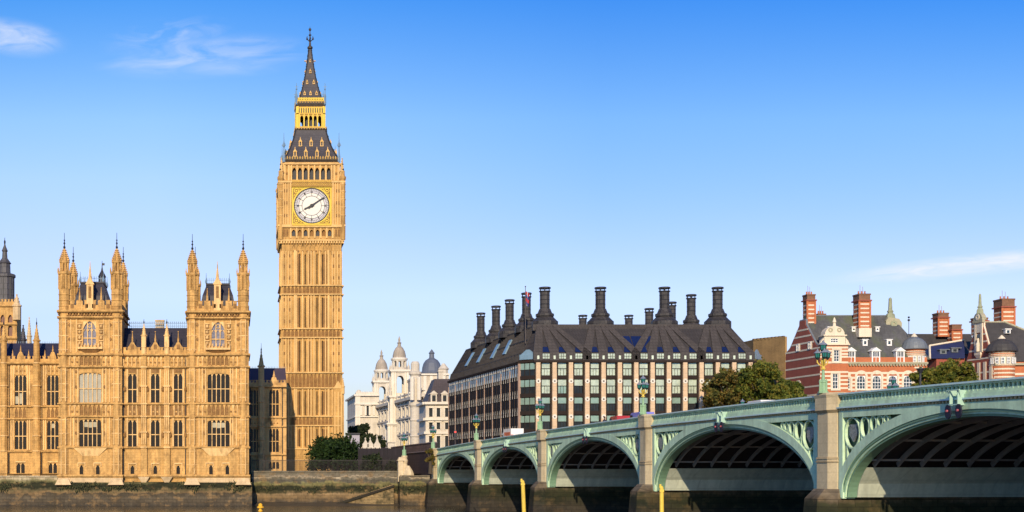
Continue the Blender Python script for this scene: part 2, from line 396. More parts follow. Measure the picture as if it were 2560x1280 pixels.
for hs_, gm in ((holesL, GLASSP), (holesR, GLASS)):
    w_ = gothic_window(PB, *hs_[0], yt, 5, (.47,), blinds=[(1,.72,.9),(2,.7,.9),(3,.72,.9)]); w_ = gothic_window(PB, *hs_[1], yt, 5, (.47,), glass=gm)
    for h in hs_[2:4]: gothic_window(PB, *h, yt, 1, (), fw=.1)
    gothic_window(PB, *hs_[4], yt, 3, (.30,), 'pointed', GLASSS, fw=.16)
for i, h in enumerate(holesC): gothic_window(PB, *h, yc, 1 if i % 3 == 2 else 2, () if i % 3 == 2 else (.46,), fw=.14)

st = MB()     # stone dressings: strings, friezes, buttresses
for (a, b), dz in zip(TWR, (0, 2)):
    x0, x1 = A.x(a), A.x(b)
    xi0, xi1 = A.x(a+27), A.x(b-28)
    for py, h, pr in ((1189,.5,.42), (1118,.34,.3), (1041,.3,.3), (1009,.3,.3), (917,.34,.35), (886,.42,.42), (793+dz,.4,.45), (778+dz,.5,.6)):
        course(st, x0-.25, x1+.25, A.z(py), h, yt, pr)
        st.box(x1-.02, x1+pr*.7, yt+.02, yt+14.4, A.z(py)-h*.3, A.z(py)+h*.3); st.box(x0-pr*.7, x0+.02, yt+.02, yt+14.4, A.z(py)-h*.3, A.z(py)+h*.3)
    # octagonal corner buttresses up the full height
    for xc in (A.x(a+12.5), A.x(b-14)):
        st.lathe(xc, yt+.55, [(1.12,zbase+1),(1.12,A.z(1120)),(1.04,A.z(1118)),(1.04,ztop)], 8)
        for py0, py1 in ((1185,1122), (1112,1044), (1004,920), (880,800)):
            for dx in (-.42, .42): st.box(xc+dx-.07, xc+dx+.07, yt-.62, yt+.1, A.z(py0), A.z(py1), 2)
            for py in np.arange(py1+6, py0, 34): st.lathe(xc, yt+.55, [(1.08,A.z(py)-.12),(1.15,A.z(py)),(1.08,A.z(py)+.12)], 8, m=2)
    # friezes
    panel_row(st, xi0, xi1, A.z(1008), A.z(1008)+.0, yt, 1) if False else None
    wx0, wx1 = A.x((a+b)/2-27), A.x((a+b)/2+27)
    for z0_, z1_ in ((A.z(1039),A.z(1011)), (A.z(914),A.z(889))):
        panel_row(st, xi0, wx0, z0_, z1_, yt, 2, .2, 2, True, 1); panel_row(st, wx1, xi1, z0_, z1_, yt, 2, .2, 2, True, 1)
        st.box(wx0, wx1, yt-.04, yt+.02, z0_+.1, z1_-.1, 1); panel_row(st, wx0, wx1, z0_, z1_, yt, 5, .26, 0, True, 1)
    # mouldings beside the tall windows, blind panelling
    for py0, py1 in ((1114,1044), (1006,920)):
        for px in (a+30, a+38, (a+b)/2-31, (a+b)/2+31, b-40, b-31):
            st.box(A.x(px)-.1, A.x(px)+.1, yt-.17, yt+.02, A.z(py0), A.z(py1), 2)
        for px in ((a+30+(a+b)/2-31)/2+4, (b-31+(a+b)/2+31)/2-4):
            for py in (py1+9, (py0+py1)/2+4):
                st.prism([(A.x(px)-.32,A.z(py)),(A.x(px),A.z(py+5)),(A.x(px)+.32,A.z(py)),(A.x(px),A.z(py-5))], yt-.12, yt+.02, 1)
    # apron below the first floor window: sloped sill
    zc0, zc1 = A.z(1140), A.z(1119)
    st.hexa([(wx0+.5,yt-.05,zc0),(wx1-.5,yt-.05,zc0),(wx1-.5,yt+.1,zc0),(wx0+.5,yt+.1,zc0)], [(wx0-1.2,yt-.4,zc1),(wx1+1.2,yt-.4,zc1),(wx1+1.2,yt+.1,zc1),(wx0-1.2,yt+.1,zc1)], 2)
    for px in (a+57, a+97):
        xm = A.x(px) if a == 147 else A.x(px-1)
        st.box(xm-.75, xm+.75, yt-.22, yt+.02, A.z(1159), A.z(1156), 2)
        for q_ in (-.68, .68): st.box(xm+q_-.07, xm+q_+.07, yt-.2, yt+.02, A.z(1166), A.z(1159), 2)
    # niches flanking the arched window, balcony beneath
    for px in ((a+b)/2-27, (a+b)/2+27):
        for k_ in range(4):
            zc = A.z(858-k_*14); st.box(A.x(px)-.33, A.x(px)+.33, yt-.12, yt+.02, zc-.38, zc+.38, 1)
            st.box(A.x(px)-.4, A.x(px)+.4, yt-.3, yt+.02, zc+.36, zc+.5, 2); st.ball((A.x(px),yt-.12,zc), .24, 2, 6, 4, 1.4)
    st.box(wx0-.3, wx1+.3, yt-.75, yt+.02, A.z(873+dz), A.z(868+dz), 2)
    st.hexa([(wx0+1,yt-.05,A.z(882)),(wx1-1,yt-.05,A.z(882)),(wx1-1,yt+.05,A.z(882)),(wx0+1,yt+.05,A.z(882))],[(wx0,yt-.6,A.z(873+dz)),(wx1,yt-.6,A.z(873+dz)),(wx1,yt+.05,A.z(873+dz)),(wx0,yt+.05,A.z(873+dz))], 1)
    for k_ in range(8):
        xb_ = wx0-.2+(wx1-wx0+.4)*k_/7; st.lathe(xb_, yt-.6, [(.12,A.z(870)),(.12,A.z(862)),(.02,A.z(858))], 6, m=2)
    for px in ((a+b)/2-52, (a+b)/2+50):
        for py in (812, 848): st.prism([(A.x(px)-.35,A.z(py)),(A.x(px),A.z(py+5)),(A.x(px)+.35,A.z(py)),(A.x(px),A.z(py-5))], yt-.1, yt+.02, 1)
    for px in (a+30, a+44, b-46, b-32): st.box(A.x(px)-.08, A.x(px)+.08, yt-.12, yt+.02, A.z(880), A.z(797), 2)
    # corbel table under the parapet
    nb = 22
    st.box(x0+1.6, x1-1.6, yt-.08, yt+.02, A.z(791+dz), A.z(781+dz), 1)
    for k_ in range(nb+1):
        xb_ = x0+(x1-x0)*k_/nb; st.box(xb_-.13, xb_+.13, yt-.38, yt+.02, A.z(788+dz), A.z(780+dz), 0 if k_ % 2 else 1)
    # splayed feet of the corner buttresses on the river plinth
    for xc in (A.x(a+12.5), A.x(b-14)):
        st.taper(xc, yt+.3, 1.5, 1.7, A.z(1212), .95, 1.2, A.z(1196), 3)
x0, x1 = A.x(305), A.x(468)
for py, h, pr in ((1189,.5,.42), (1118,.34,.3), (1041,.3,.3), (1009,.3,.3), (917,.34,.35), (886,.42,.5)):
    course(st, x0, x1, A.z(py), h, yc, pr)
panel_row(st, x0+.2, x1-.2, A.z(914), A.z(889), yc, 15, .24, 2, True, 1)
for px in (330, 387.5, 445):
    for q_ in (-1, 1):
        st.box(A.x(px)+q_*.95-.12, A.x(px)+q_*.95+.12, yc-.16, yc+.02, A.z(1115), A.z(1044), 2); st.box(A.x(px)+q_*.95-.12, A.x(px)+q_*.95+.12, yc-.16, yc+.02, A.z(1006), A.z(922), 2)
    st.box(A.x(px-10), A.x(px+10), yc-.06, yc+.02, A.z(1037), A.z(1014), 1); panel_row(st, A.x(px-10), A.x(px+10), A.z(1039), A.z(1011), yc, 2, .2, 2, False, 0)
    st.box(A.x(px-10), A.x(px+10), yc-.05, yc+.02, A.z(931), A.z(921), 1)
    for q_ in (-19, 19):
        st.box(A.x(px+q_)-.36, A.x(px+q_)+.36, yc-.09, yc+.02, A.z(1037), A.z(1013), 1)
        for py in (1088, 973): st.lathe(A.x(px+q_), yc-.05, [(.12,A.z(py+6)),(.3,A.z(py+2)),(.3,A.z(py-4)),(.08,A.z(py-8))], 6, m=1)
    st.box(A.x(px)-.8, A.x(px)+.8, yc-.22, yc+.02, A.z(1160), A.z(1157), 2)
    for q_ in (-.74, .74): st.box(A.x(px)+q_-.07, A.x(px)+q_+.07, yc-.2, yc+.02, A.z(1176), A.z(1160), 2)
for px in (305, 359, 416.5, 468):     # buttresses of the centre
    xc = A.x(px); q_ = .5 if px in (359, 416.5) else .0
    if q_:
        st.box(xc-.6, xc+.6, yc-.55, yc+.02, A.z(1192), A.z(1122)); st.box(xc-.5, xc+.5, yc-.45, yc+.02, A.z(1122), A.z(886))
        for s_ in (-.36, 0, .36): st.box(xc+s_-.08, xc+s_+.08, yc-.55, yc-.4, A.z(1110), A.z(925), 2)
        for py in (1118, 1080, 1041, 1009, 965, 917): st.box(xc-.62, xc+.62, yc-.68, yc, A.z(py)-.13, A.z(py)+.13, 2)
        st.taper(xc, yc-.2, .3, .3, A.z(1209), 1.1, .7, A.z(1192), 3)
st.box(A.x(147)-.15, A.x(305)+.15, yt-.25, yt+.3, A.z(1206), A.z(1192), 3); st.box(A.x(468)-.15, A.x(622)+.25, yt-.25, yt+.3, A.z(1207), A.z(1192), 3)
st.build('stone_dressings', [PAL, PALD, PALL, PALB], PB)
# tower parapets, gabled centre parapet
for (a, b), dz in zip(TWR, (0, 2)):
    p = MB(); battlement(p, A.x(a+24), A.x(b-26), A.z(777+dz), A.z(750+dz), yt+.1, 6)
    for k_ in range(6):
        xb_ = A.x(a+24)+(A.x(b-26)-A.x(a+24))*(k_+.5)/6
        p.box(xb_-.3, xb_+.3, yt+.0, yt+.2, A.z(770), A.z(760), 1)
    for x_ in (A.x(a+1), A.x(b-1)):
        p.box(x_-.15, x_+.15, yt+1.5, yt+13, A.z(777+dz), A.z(760+dz))
    for px in ((a+b)/2-27, (a+b)/2+27):
        pinnacle(p, A.x(px), yt+.05, A.z(777), A.z(718+dz), .25, shaft=.42)
        p.box(A.x(px)-.6, A.x(px)+.6, yt-.1, yt+.5, A.z(777), A.z(752), 0)
    p.build('parapet', [PAL, PALD], PB)
    # gabled stone dormer in the middle of the parapet
    q = MB(); xc = A.x((a+b)/2-1.5)
    q.box(xc-.62, xc+.62, yt+.0, yt+1.4, A.z(777), A.z(707)); q.prism([(xc-.85,A.z(711)),(xc+.85,A.z(711)),(xc,A.z(690))], yt-.1, yt+1.4)
    q.lathe(xc, yt+.5, [(.36,A.z(700)),(.3,A.z(688)),(.1,A.z(664)),(.04,A.z(652))], 6)
    q.box(xc-.26, xc+.26, yt-.06, yt+.02, A.z(745), A.z(716), 1)
    q.build('stone_dormer', [PALL, PALD], PB)
p = MB(); x0, x1 = A.x(305), A.x(468)
for px in (330, 387.5, 445):
    xc = A.x(px); hw = A.m(12)
    p.prism([(xc-hw,A.z(884)),(xc+hw,A.z(884)),(xc+hw,A.z(868)),(xc+hw*.62,A.z(862)),(xc+hw*.3,A.z(855)),(xc-hw*.3,A.z(855)),(xc-hw*.62,A.z(862)),(xc-hw,A.z(868))], yc-.1, yc+.3)
    p.box(xc-.3, xc+.3, yc-.16, yc, A.z(872), A.z(860), 1)
    pinnacle(p, xc, yc+.1, A.z(858), A.z(828), .17, shaft=.4); p.ball((xc,yc+.1,A.z(828)), .14)
battlement(p, x0, x1, A.z(884), A.z(867), yc+.02, 14)
p.build('parapet', [PAL, PALD], PB)
for px in (359, 416.5):
    p = MB(); pinnacle(p, A.x(px), yc-.05, A.z(886), A.z(808), .5, shaft=.62, m=0); p.box(A.x(px)-.4, A.x(px)+.4, yc-.58, yc-.4, A.z(868), A.z(840), 0)
    p.build('pinnacle', [PALL], PB)
    p = MB(); p.lathe(A.x(px), yc-.05, [(.07,A.z(810)),(.05,A.z(797))], 5); p.ball((A.x(px), yc-.05, A.z(804)), .16); p.build('finial', IRON, PB)
# turrets, two in front and two behind on each tower
for (a, b), dz in zip(TWR, (0, 3)):
    lv = zz(A, 722+dz, 684+dz, 656+dz, 645+dz, 620+dz, 580+dz)
    for xc in (A.x(a+12.5), A.x(b-14)):
        turret(PB, xc, yt+.9, ztop-.3, A, lv, 1.08)
    B = At(A.Y+14)
    for xc in (A.x(a+12.5), A.x(b-14)):
        lv2 = [A.z(730), A.z(692), A.z(666), A.z(650), A.z(628), A.z(588)]
        turret(PB, xc+.2, yt+13.6, zeav, A, lv2, 1.0)
# tower roofs
for (a, b), dz in zip(TWR, (0, 4)):
    xc = A.x((a+b)/2-1); hx = A.m(46)
    r_ = MB(); r_.taper(xc, yt+7.2, hx, 5.6, A.z(778), hx*.84, 4.9, A.z(735), 0); r_.taper(xc, yt+7.2, hx*.84, 4.9, A.z(735), hx*.62, 3.6, A.z(702+dz), 0)
    r_.taper(xc, yt+7.2, hx*.66, 3.8, A.z(702+dz), hx*.66, 3.8, A.z(698+dz), 0)
    rf = r_.build('roof', SLATE, PB)
    c_ = MB(); zr = A.z(698+dz)
    for sx in (-1, 1):
        for sy in (-1, 1):
            c_.lathe(xc+sx*hx*.64, yt+7.2+sy*3.7, [(.22,zr),(.26,zr+.4),(.08,zr+.9),(.04,zr+1.9)], 6)
    for k_ in range(11):
        xx_ = xc-hx*.6+hx*1.2*k_/10
        for yb_ in (yt+3.5, yt+10.9):
            c_.lathe(xx_, yb_, [(.045,zr),(.045,zr+.75),(.09,zr+.85),(.01,zr+1.05)], 4)
    for yb_ in (yt+3.5, yt+10.9): c_.box(xc-hx*.62, xc+hx*.62, yb_-.03, yb_+.03, zr+.55, zr+.63)
    c_.build('iron_cresting', CREST, rf)
q = MB(); xv, yv = A.x(240), yt+12.0
q.lathe(xv, yv, [(.9,A.z(720)),(.9,A.z(690)),(1.0,A.z(688)),(.75,A.z(685)),(.7,A.z(672)),(.85,A.z(670)),(.25,A.z(655)),(.1,A.z(645)),(.04,A.z(628))], 8)
q.box(xv-.05, xv+.5, yv-.03, yv+.03, A.z(640), A.z(634))
q.build('ventilator_lantern', IRON, PB)
# centre roof with cresting and a chimney
r_ = MB(); zr, zb_ = A.z(812), A.z(886)
r_.prism([(-.0,0)]*0 or [(A.x(305),zb_),(A.x(468),zb_),(A.x(468),zr),(A.x(305),zr)], yc+5.0, yc+9.0)
r_.hexa([(A.x(305),yc+.9,zb_),(A.x(468),yc+.9,zb_),(A.x(468),yc+5.0,zb_),(A.x(305),yc+5.0,zb_)],[(A.x(305),yc+4.9,zr),(A.x(468),yc+4.9,zr),(A.x(468),yc+5.0,zr),(A.x(305),yc+5.0,zr)])
rf = r_.build('roof', SLATE, PB)
c_ = MB()
for k_ in range(29):
    xx_ = A.x(318+k_*5.2)
    c_.lathe(xx_, yc+5.2, [(.05,zr),(.05,zr+.95),(.11,zr+1.08),(.02,zr+1.35)], 4)
for q_ in (.35, .9): c_.box(A.x(316), A.x(467), yc+5.17, yc+5.23, zr+q_, zr+q_+.1)
c_.build('iron_cresting', CREST, rf)
c_ = MB(); c_.box(A.x(383), A.x(405), yc+6, yc+7.5, zr-.5, A.z(793)); c_.box(A.x(382), A.x(406), yc+5.9, yc+7.6, A.z(793), A.z(789.5)); c_.build('chimney', PALB, rf)
for px in (305.5, 466):      # iron rainwater pipes in the corners by the towers
    p = MB(); p.bar((A.x(px)+(.2 if px < 400 else -.2), yc-.12, A.z(1190)), (A.x(px)+(.2 if px < 400 else -.2), yc-.12, A.z(886)), .09); p.build('drainpipe', IRON, PB)

# ------------------------------------------------------------------ left wing, set back behind the terrace
B = At(273.0)
LW = thing('palace', (B.x(60), B.Y, 0), 'long gothic palace wing set back behind the terrace at the picture edge', 'palace')
yl = B.Y; bays = [-114, -32, 51.5, 132]
m_ = MB(); hl = []
for i, px in enumerate(bays):
    hl += [(B.x(px-14.5), B.x(px+14.5), B.z(1123), B.z(1052)), (B.x(px-14.5), B.x(px+14.5), B.z(1013), B.z(938))]
    hl += [(B.x(px-10.5), B.x(px+10.5), B.z(1183), B.z(1158))]
hl = [h for h in hl]
xl0, xl1 = B.x(-175), B.x(147)+.6
wall(m_, xl0, xl1, B.z(1195), B.z(900), yl, hl, .5); shell(m_, xl0, xl1, B.z(1195), B.z(900), yl, yl+14)
m_.build('wall', PAL, LW)
for i, h in enumerate(hl): gothic_window(LW, *h, yl, 2 if i % 3 == 2 else 3, () if i % 3 == 2 else (.46,), fw=.14, blinds=[(1,.05,.4),(0,.05,.3)] if i % 6 == 1 else [(1,.75,.9)] if i % 6 == 3 else [])
s_ = MB()
for py, h, pr in ((1128,.34,.3), (1047,.3,.3), (1016,.3,.3), (908,.42,.5), (1186,.4,.3)): course(s_, xl0, xl1, B.z(py), h, yl, pr)
for px in bays:
    xa, xb = B.x(px-15), B.x(px+15)
    s_.box(xa, xb, yl-.06, yl+.02, B.z(1044), B.z(1019), 1); panel_row(s_, xa, xb, B.z(1044), B.z(1019), yl, 3, .2, 0, True, 1)
    for q_ in (-18, 18, -23, 23):
        s_.box(B.x(px+q_)-.1, B.x(px+q_)+.1, yl-.17, yl+.02, B.z(1125), B.z(1050), 2); s_.box(B.x(px+q_)-.1, B.x(px+q_)+.1, yl-.17, yl+.02, B.z(1013), B.z(912), 2)
    panel_row(s_, xa, xb, B.z(936), B.z(912), yl, 3, .14, 2, True, 1)
    s_.box(B.x(px-13), B.x(px+13), yl-.2, yl+.02, B.z(1156), B.z(1153), 2)
for px in (-73, 10, 92):
    xc = B.x(px); s_.box(xc-.75, xc+.75, yl-.8, yl+.02, B.z(1195), B.z(1130)); s_.lathe(xc, yl-.25, [(.72,B.z(1130)),(.72,B.z(905))], 8)
    for py in (1128, 1090, 1047, 1016, 965, 908): s_.lathe(xc, yl-.25, [(.78,B.z(py)-.14),(.88,B.z(py)),(.78,B.z(py)+.14)], 8, m=2)
s_.build('stone_dressings', [PAL, PALD, PALL], LW)
p = MB(); battlement(p, xl0, xl1, B.z(906), B.z(890), yl+.02, 26)
for px in bays:
    xc = B.x(px); hw = B.m(10)
    p.prism([(xc-hw,B.z(906)),(xc+hw,B.z(906)),(xc+hw*.8,B.z(890)),(xc+hw*.35,B.z(880)),(xc-hw*.35,B.z(880)),(xc-hw*.8,B.z(890))], yl-.1, yl+.3); pinnacle(p, xc, yl+.1, B.z(884), B.z(862), .16, shaft=.4)
    for q_ in (-20, 20): pinnacle(p, B.x(px+q_), yl+.15, B.z(900), B.z(874), .17)
p.build('parapet', [PAL], LW)
for px in (-73, 10, 92):
    p = MB(); pinnacle(p, B.x(px), yl-.25, B.z(906), B.z(812), .62, shaft=.58); p.build('pinnacle', PAL, LW)
    p = MB(); xc = B.x(px); p.lathe(xc, yl-.25, [(.09,B.z(814)),(.16,B.z(808)),(.05,B.z(804)),(.035,B.z(795))], 6); p.build('finial', IRON, LW)
    p = MB(); p.bar((xc+1.0,yl-.1,B.z(1186)), (xc+1.0,yl-.1,B.z(906)), .09); p.build('drainpipe', IRON, LW)
r_ = MB(); zr, zb_ = B.z(853), B.z(904)
r_.hexa([(xl0,yl+1.2,zb_),(xl1,yl+1.2,zb_),(xl1,yl+12,zb_),(xl0,yl+12,zb_)], [(xl0,yl+4.4,zr),(xl1,yl+4.4,zr),(xl1,yl+8,zr),(xl0,yl+8,zr)])
rf = r_.build('roof', SLATEB, LW)
c_ = MB()
for k_ in range(60): c_.lathe(xl0+(xl1-xl0)*k_/59, yl+4.6, [(.045,zr),(.045,zr+.3),(.01,zr+.45)], 4)
c_.build('iron_cresting', CREST, rf)

# ------------------------------------------------------------------ distant central tower with its dark lantern
D = At(390.0)
CT = thing('lantern_tower', (D.x(4), D.Y, 0), 'distant stone tower topped by a dark iron lantern behind the palace wing', 'tower')
hx = D.m(36); xc = D.x(6); yd = D.Y
m_ = MB(); ho = []
for i in range(3):
    for j, (pb, pt_) in enumerate(((840, 812), (806, 787))):
        x_ = xc-D.m(24)+i*D.m(19); ho.append((x_, x_+D.m(11), D.z(pb), D.z(pt_)))
wall(m_, xc-hx, xc+hx, 0, D.z(760), yd, ho, .8); shell(m_, xc-hx, xc+hx, 0, D.z(760), yd, yd+2*hx)
for h in ho: arch_fill(m_, h[0], h[1], h[3]-.9, h[3], yd+.03, yd+.5)
for py in (845, 810, 764): course(m_, xc-hx-.2, xc+hx+.2, D.z(py), .5, yd, .4)
battlement(m_, xc-hx, xc+hx, D.z(762), D.z(748), yd-.2, 9)
m_.build('wall', PAL, CT)
RED = mat('red_brown_belfry_glass', (.16, .06, .03), rough=.4)
for h in ho:
    g = MB(); g.box(h[0], h[1], yd+.75, yd+.85, h[2], h[3]); g.build('window', RED, CT)
for sx in (-1, 1):
    p = MB(); pinnacle(p, xc+sx*hx, yd, D.z(800), D.z(735), 1.1, shaft=.55); p.build('pinnacle', PALB, CT)
r_ = MB(); yq = yd+hx
r_.lathe(xc, yq, [(D.m(27),D.z(760)),(D.m(25),D.z(742)),(D.m(25),D.z(690)),(D.m(28),D.z(688)),(D.m(28),D.z(682)),(D.m(15),D.z(678)),(D.m(14),D.z(655)),(D.m(17),D.z(653)),(D.m(11),D.z(645)),(D.m(7),D.z(640)),(D.m(6),D.z(624)),(D.m(8),D.z(622)),(D.m(3),D.z(610)),(D.m(1),D.z(602))], 8)
for i in range(8):
    a_ = i*math.pi/4; r_.box(xc+D.m(25)*.93*math.cos(a_)-.12, xc+D.m(25)*.93*math.cos(a_)+.12, yq+D.m(25)*.93*math.sin(a_)-.12, yq+D.m(25)*.93*math.sin(a_)+.12, D.z(742), D.z(690), 1)
ln = r_.build('lantern', [mat('lantern_lead', (.085, .08, .085), rough=.6, blocks=(1.2, 1.6, .2)), IRON], CT)
q = MB(); q.lathe(xc, yq, [(.22,D.z(604)),(.3,D.z(598)),(.1,D.z(594)),(.07,D.z(588))], 6); q.build('finial', IRON, CT)
for (px, pt_, cat_, lab, mt) in ((73, 792, 'spire', 'slim pale stone spirelet rising behind the palace wing roof', PALB), (58, 812, 'spire', 'short dark lead spirelet rising behind the palace wing roof', SLATE)):
    E = At(330.0); q = MB(); pinnacle(q, E.x(px), E.Y, E.z(880), E.z(pt_), E.m(6 if px == 73 else 8), shaft=.45)
    tag(q.build('spirelet', mt), lab, cat_)
E = At(330)
# ------------------------------------------------------------------ the clock tower
T = At(304.0)
xc = T.x(779); hwS = T.m(74.5); yf = T.Y; ycn = yf+hwS          # shaft half width, plan centre
CKT = thing('clock_tower', (xc, ycn, 0), 'tall gothic clock tower with gilded clock face and dark iron spire', 'clock tower')
def four(fn):
    """the same detail on all four sides of the tower"""
    for k in range(4):
        fn(Matrix.Translation((xc, ycn, 0)) @ Matrix.Rotation(k*math.pi/2, 4, 'Z'), k)
mm = T.m
def z(py):      # upper stages stand back towards the tower's axis
    Y_ = T.Y+float(np.interp(py, [70, 255, 322, 395, 420], [6.5, 5.2, 3.4, .6, 0])); return HC+(CY-py)*Y_/FPX
# shaft -----------------------------------------------------------
tiers = [(1120, 1064), (1041, 970), (932, 844), (822, 736), (714, 626)]
slx = [-29.5, -16, 13.5, 27]
s = MB(); hs_ = mm(74.5)
def shaft_side(M, k):
    s.M = M; y = -hs_
    holes = [(mm(c-1.6), mm(c+1.6), z(a)+.3, z(b)-.6) for a, b in tiers for c in slx]
    wall(s, -hs_, hs_, 0, z(603), y, holes, .5)
    for a, b in tiers:
        for c in slx: arch_fill(s, mm(c-1.6), mm(c+1.6), z(b)-.95, z(b)-.6, y+.02, y+.3, True, 4)
        for c in (-33.5, -5, 31, -40, 37.5): s.box(mm(c)-.24, mm(c)+.24, y-.035, y+.02, z(a)+.4, z(b)-.8, 2)  # dark strips stand in for shaded recesses between the shafts
        for c in (-37.5, -22.7, -8.5, -1.5, 6, 20.2, 34.5):      # slender shafts between the slits
            s.box(mm(c)-.13, mm(c)+.13, y-.26, y+.02, z(a), z(b)-.2, 1)
        for c in (-42, 42): s.box(mm(c)-.22, mm(c)+.22, y-.34, y+.02, z(a), z(b), 1)
        for c in (-33.5, -5, 31): s.box(mm(c)-.08, mm(c)+.08, y-.14, y+.02, z(a)+1.2, z(b)-1.6, 2)
        # corner piers: panelled
        for sg in (-1, 1):
            for c in (51.5, 58, 64.5, 71.5): s.box(sg*mm(c)-.1, sg*mm(c)+.1, y-.17, y+.02, z(a)+.2, z(b)-.2, 1)
            for f in (.22, .55, .85):
                zq = z(a)+(z(b)-z(a))*f
                for c in (54.7, 69): s.box(sg*mm(c)-.22, sg*mm(c)+.22, y-.05, y+.02, zq-.35, zq+.35, 2)
    for a, b in ((1064,1041), (970,932), (844,822), (736,714)):      # carved bands
        panel_row(s, -hs_+.3, hs_-.3, z(a)+.15, z(b)-.15, y, 15, .22, 0, True, 2)
        s.box(-hs_+.3, hs_-.3, y-.03, y+.02, z(a)+.2, z(b)-.2, 2)
        for py in (a, b): course(s, -hs_-.05, hs_+.05, z(py), .3, y, .34, 1)
    panel_row(s, mm(-50), mm(50), z(637), z(612), y, 9, .24, 0, True, 2)
    course(s, -hs_, hs_, z(1122), .4, y, .45, 1); course(s, -hs_, hs_, z(1150), .3, y, .4, 1)
    s.box(-hs_-.2, hs_+.2, y-.5, y+.02, 0, z(1124))
    for sg in (-1, 1):                                                # set-offs of the lower buttresses
        s.box(sg*(hs_-.75)-1.05, sg*(hs_-.75)+1.05, y-.45, y+.05, z(1124), z(972))
        for c in (-.7, 0, .7): s.box(sg*(hs_-.75)+c-.1, sg*(hs_-.75)+c+.1, y-.56, y-.4, z(1118), z(980), 1)
        s.prism([(sg*(hs_-.75)-1.05,z(972)),(sg*(hs_-.75)+1.05,z(972)),(sg*(hs_-.75),z(952))], y-.42, y+.05, 1)
    s.M = None
four(shaft_side)
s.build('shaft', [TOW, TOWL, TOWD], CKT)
for k in range(4):
    M = Matrix.Translation((xc, ycn, 0)) @ Matrix.Rotation(k*math.pi/2, 4, 'Z')
    if k == 2: continue
    for a, b in tiers:
        for c in slx:
            g = MB(M); g.box(mm(c-1.6), mm(c+1.6), -hs_+.44, -hs_+.5, z(a)+.3, z(b)-.6); g.build('slit_window', SLIT, CKT)
for sx in (-1, 1):
    for sy in (-1, 1):
        p = MB(); pinnacle(p, xc+sx*(hs_+.3), ycn+sy*(hs_+.3), z(985), z(945), .4, shaft=.45); p.build('pinnacle', TOWL, CKT)
# corbelled gallery under the clock -------------------------------
g_ = MB(); hg = mm(79)
g_.taper(xc, ycn, hs_, hs_, z(612), hg, hg, z(603), 0)
g_.box(xc-hg-.25, xc+hg+.25, ycn-hg-.25, ycn+hg+.25, z(603), z(600), 1)
gal = []
def gal_side(M, k):
    g_.M = M
    holes = [(mm(c-4.6), mm(c+4.6), z(591), z(575)) for c in (-45,-30,-15,0,15,30,45)]
    wall(g_, -hg, hg, z(600), z(566), -hg, holes, .55)
    for h in holes: arch_fill(g_, h[0], h[1], h[3]-.5, h[3], -hg+.02, -hg+.4)
    for c in (-52.5,-37.5,-22.5,-7.5,7.5,22.5,37.5,52.5): g_.box(mm(c)-.16, mm(c)+.16, -hg-.2, -hg+.02, z(596), z(571), 1)
    for i in range(24):
        c = -hg+2*hg*(i+.5)/24; g_.box(c-.16, c+.16, -hg-.16, -hg+.1, z(609), z(603), 1)
    for sg in (-1, 1):
        for c in (61, 68, 76): g_.box(sg*mm(c)-.22, sg*mm(c)+.22, -hg-.05, -hg+.02, z(592), z(574), 2)
    course(g_, -hg, hg, z(568), .3, -hg, .3, 1)
    g_.M = None
    for i, h in enumerate(holes):
        q = MB(M); q.box(h[0], h[1], -hg+.5, -hg+.6, h[2], h[3]); gal.append((q, i))
four(gal_side)
gl = g_.build('gallery', [TOW, TOWL, TOWD], CKT)
for q, i in gal: q.build('gallery_window', IRON if i % 2 == 0 else TOWD, gl)
# clock stage ------------------------------------------------------
c_ = MB(); hc = mm(80)
def clk_side(M, k):
    c_.M = M
    wall(c_, -hc, hc, z(566), z(452), -hc, [(mm(-49.5), mm(49.5), z(567)+.02, z(468))], .45)
    for sg in (-1, 1):
        for cpx in (53, 76): c_.box(sg*mm(cpx)-.18, sg*mm(cpx)+.18, -hc-.28, -hc+.02, z(566), z(455), 1)
        for cpx in (59, 65, 71): c_.box(sg*mm(cpx)-.11, sg*mm(cpx)+.11, -hc-.16, -hc+.02, z(562), z(458), 1)
        for py in (540, 508, 478):
            for cpx in (62, 68): c_.box(sg*mm(cpx)-.2, sg*mm(cpx)+.2, -hc-.06, -hc+.02, z(py+4), z(py-4), 2)
        for py in (565, 456): c_.box(sg*mm(66.5)-mm(17.5), sg*mm(66.5)+mm(17.5), -hc-.36, -hc+.02, z(py)-.2, z(py)+.2, 1)
    c_.M = None
four(clk_side)
c_.quad((xc-hc,ycn-hc,z(452)),(xc+hc,ycn-hc,z(452)),(xc+hc,ycn+hc,z(452)),(xc-hc,ycn+hc,z(452)))
c_.build('clock_stage', [TOW, TOWL, TOWD], CKT)
for sx in (-1, 1):
    for sy in (-1, 1):
        p = MB(); X_, Y_ = xc+sx*(hc-.22), ycn+sy*(hc-.22)
        p.lathe(X_, Y_, [(.62,z(600)),(.66,z(560)),(.62,z(556)),(.62,z(452)),(.78,z(448)),(.78,z(444)),(.5,z(440)),(.42,z(428))], 8)
        for py in (540, 520, 500, 480, 462): p.lathe(X_, Y_, [(.64,z(py)-.12),(.74,z(py)),(.64,z(py)+.12)], 8, m=1)
        t_ = p.build('corner_turret', [TOW, TOWL], CKT)
        q = MB(); q.lathe(X_, Y_, [(.22,z(429)),(.34,z(425)),(.12,z(420)),(.1,z(414)),(.22,z(412)),(.05,z(408)),(.03,z(398))], 6); q.build('finial', IRON, t_)
